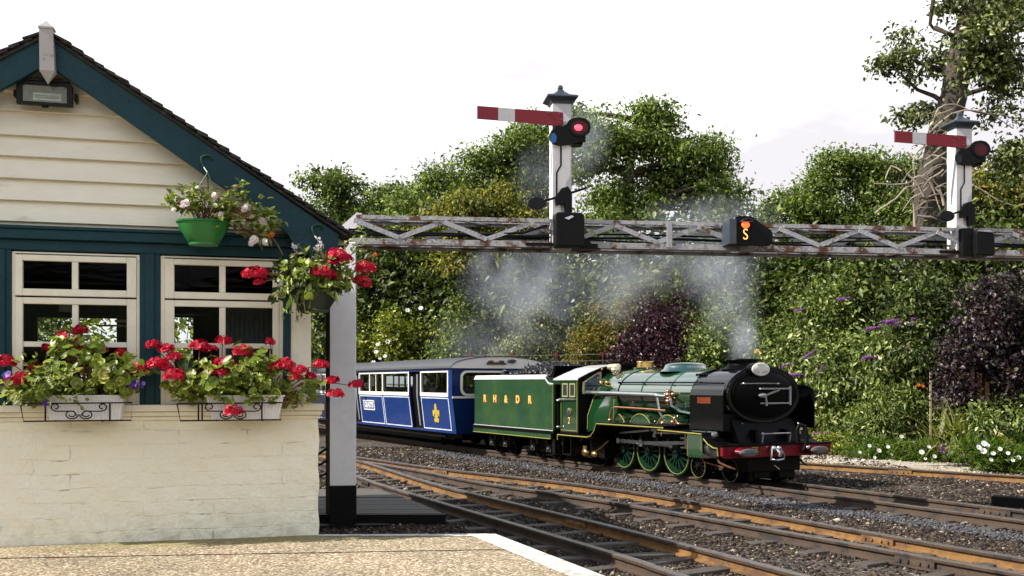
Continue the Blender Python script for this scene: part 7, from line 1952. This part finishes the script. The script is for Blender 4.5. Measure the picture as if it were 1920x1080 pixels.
for pts in ([(660, 497), (685, 485), (705, 478)],): st.tube([bw(x, y, .42) - pc for x, y in pts], .004, 5)
bloom(ge, bw(703, 478, .42) - pc, .015, 'petal_orange')
st.build('flower_stems', M['stem_red'], ge)

# fallen petals on the platform and the ballast
n = 46; P = []
for i in range(n):
    if i < 32: px, py = random.uniform(30, 620), 0; q = ground_at(px, 1012 + (595 - px) * .035 + abs(random.gauss(6, 9)), PZ + .006)
    elif i < 40: q = ground_at(random.uniform(640, 1000), random.uniform(1015, 1070), PZ + .006)
    else: q = ground_at(random.uniform(1000, 1110), random.uniform(1000, 1050), GZ + .03)
    P.append(q)
P = np.array(P); V, Fc = petals(P, np.array([[0, 0, 1.]]) + .25 * unit(n), rng.uniform(.008, .016, n), 2, 1.6, .1); tag(mesh_np('fallen_petals', V, Fc, M['petal_red']), kind='stuff')
q = ground_at(1036, 1014, GZ + .02); b = MB(); b.bar((0, 0, .02), (.09, .03, .03), .016, .010); o = b.build('fallen_leaf', M['pale_twig'], loc=q); tag(o, 'small dry brown leaf lying on ballast by the platform corner', 'leaf')
q = ground_at(1572, 976, GZ + .02)
V = OCT * np.array([.055, .04, .03]) + rng.normal(0, .006, (6, 3)); o = mesh_np('large_stone', V, OCF, M['gravel_stone']); o.location = q; tag(o, 'single large pale stone lying on the dark ballast', 'stone')

# ------------------------------------------------------------------ steam
sm_ = bpy.data.materials.new('drifting_steam'); sm_.use_nodes = True; nt = sm_.node_tree; nt.nodes.clear(); N = nt.nodes.new; L = nt.links.new
o_ = N('ShaderNodeOutputMaterial'); pv = N('ShaderNodeVolumePrincipled'); pv.inputs['Color'].default_value = (.80, .86, .97, 1); pv.inputs['Anisotropy'].default_value = .0
tc = N('ShaderNodeTexCoord'); ln_ = N('ShaderNodeVectorMath'); ln_.operation = 'LENGTH'; L(tc.outputs['Object'], ln_.inputs[0])
fo_ = N('ShaderNodeMapRange'); fo_.interpolation_type = 'SMOOTHSTEP'; fo_.inputs[1].default_value = 1.0; fo_.inputs[2].default_value = .15; L(ln_.outputs['Value'], fo_.inputs[0])
gm = N('ShaderNodeNewGeometry'); n1 = N('ShaderNodeTexNoise'); n1.inputs['Scale'].default_value = 1.25; n1.inputs['Detail'].default_value = 4; n1.inputs['Distortion'].default_value = .8; L(gm.outputs['Position'], n1.inputs[0])
m1 = N('ShaderNodeMapRange'); m1.inputs[1].default_value = .34; m1.inputs[2].default_value = .72; L(n1.outputs[0], m1.inputs[0])
mu = N('ShaderNodeMath'); mu.operation = 'MULTIPLY'; L(fo_.outputs[0], mu.inputs[0]); L(m1.outputs[0], mu.inputs[1])
oi = N('ShaderNodeObjectInfo'); ms = N('ShaderNodeMath'); ms.operation = 'MULTIPLY'; L(mu.outputs[0], ms.inputs[0]); L(oi.outputs['Alpha'], ms.inputs[1])
mk = N('ShaderNodeMath'); mk.operation = 'MULTIPLY'; L(ms.outputs[0], mk.inputs[0]); mk.inputs[1].default_value = 1.0
L(mk.outputs[0], pv.inputs['Density']); L(pv.outputs[0], o_.inputs['Volume'])
sr = empty('steam', at(1394, 660, 12.9)); tag(sr, 'grey steam drifting up and left from the locomotive chimney', 'steam', kind='stuff')
WISP = [(1392, 642, 12.9, 28, 44, .28, 4.0), (1368, 590, 13.4, 50, 60, .45, 1.35), (1350, 520, 14.6, 70, 60, .6, .75), (1330, 460, 16, 120, 60, .7, .40), (1170, 500, 18, 150, 60, .8, .42), (1150, 560, 18, 60, 50, .6, .45), (985, 530, 19, 110, 80, .8, .62), (1010, 600, 19, 70, 60, .6, .50), (940, 500, 19, 60, 40, .7, .5), (1100, 260, 20, 46, 70, .5, .55), (1020, 330, 20, 60, 60, .5, .35), (1330, 410, 21, 120, 40, .8, .35), (900, 640, 20, 90, 60, .7, .22)]
for (x, y, Yw, rx, ry, dy, den) in WISP:
    b = MB(); b.ball((0, 0, 0), 1, 1, 1, 20, 12); o = b.build('steam_wisp', sm_, sr); o.location = at(x, y, Yw) - sr.location; kk = Yw / F; o.scale = (rx * kk * 1.35, dy * 1.3, ry * kk * 1.35); o.color = (1, 1, 1, den)
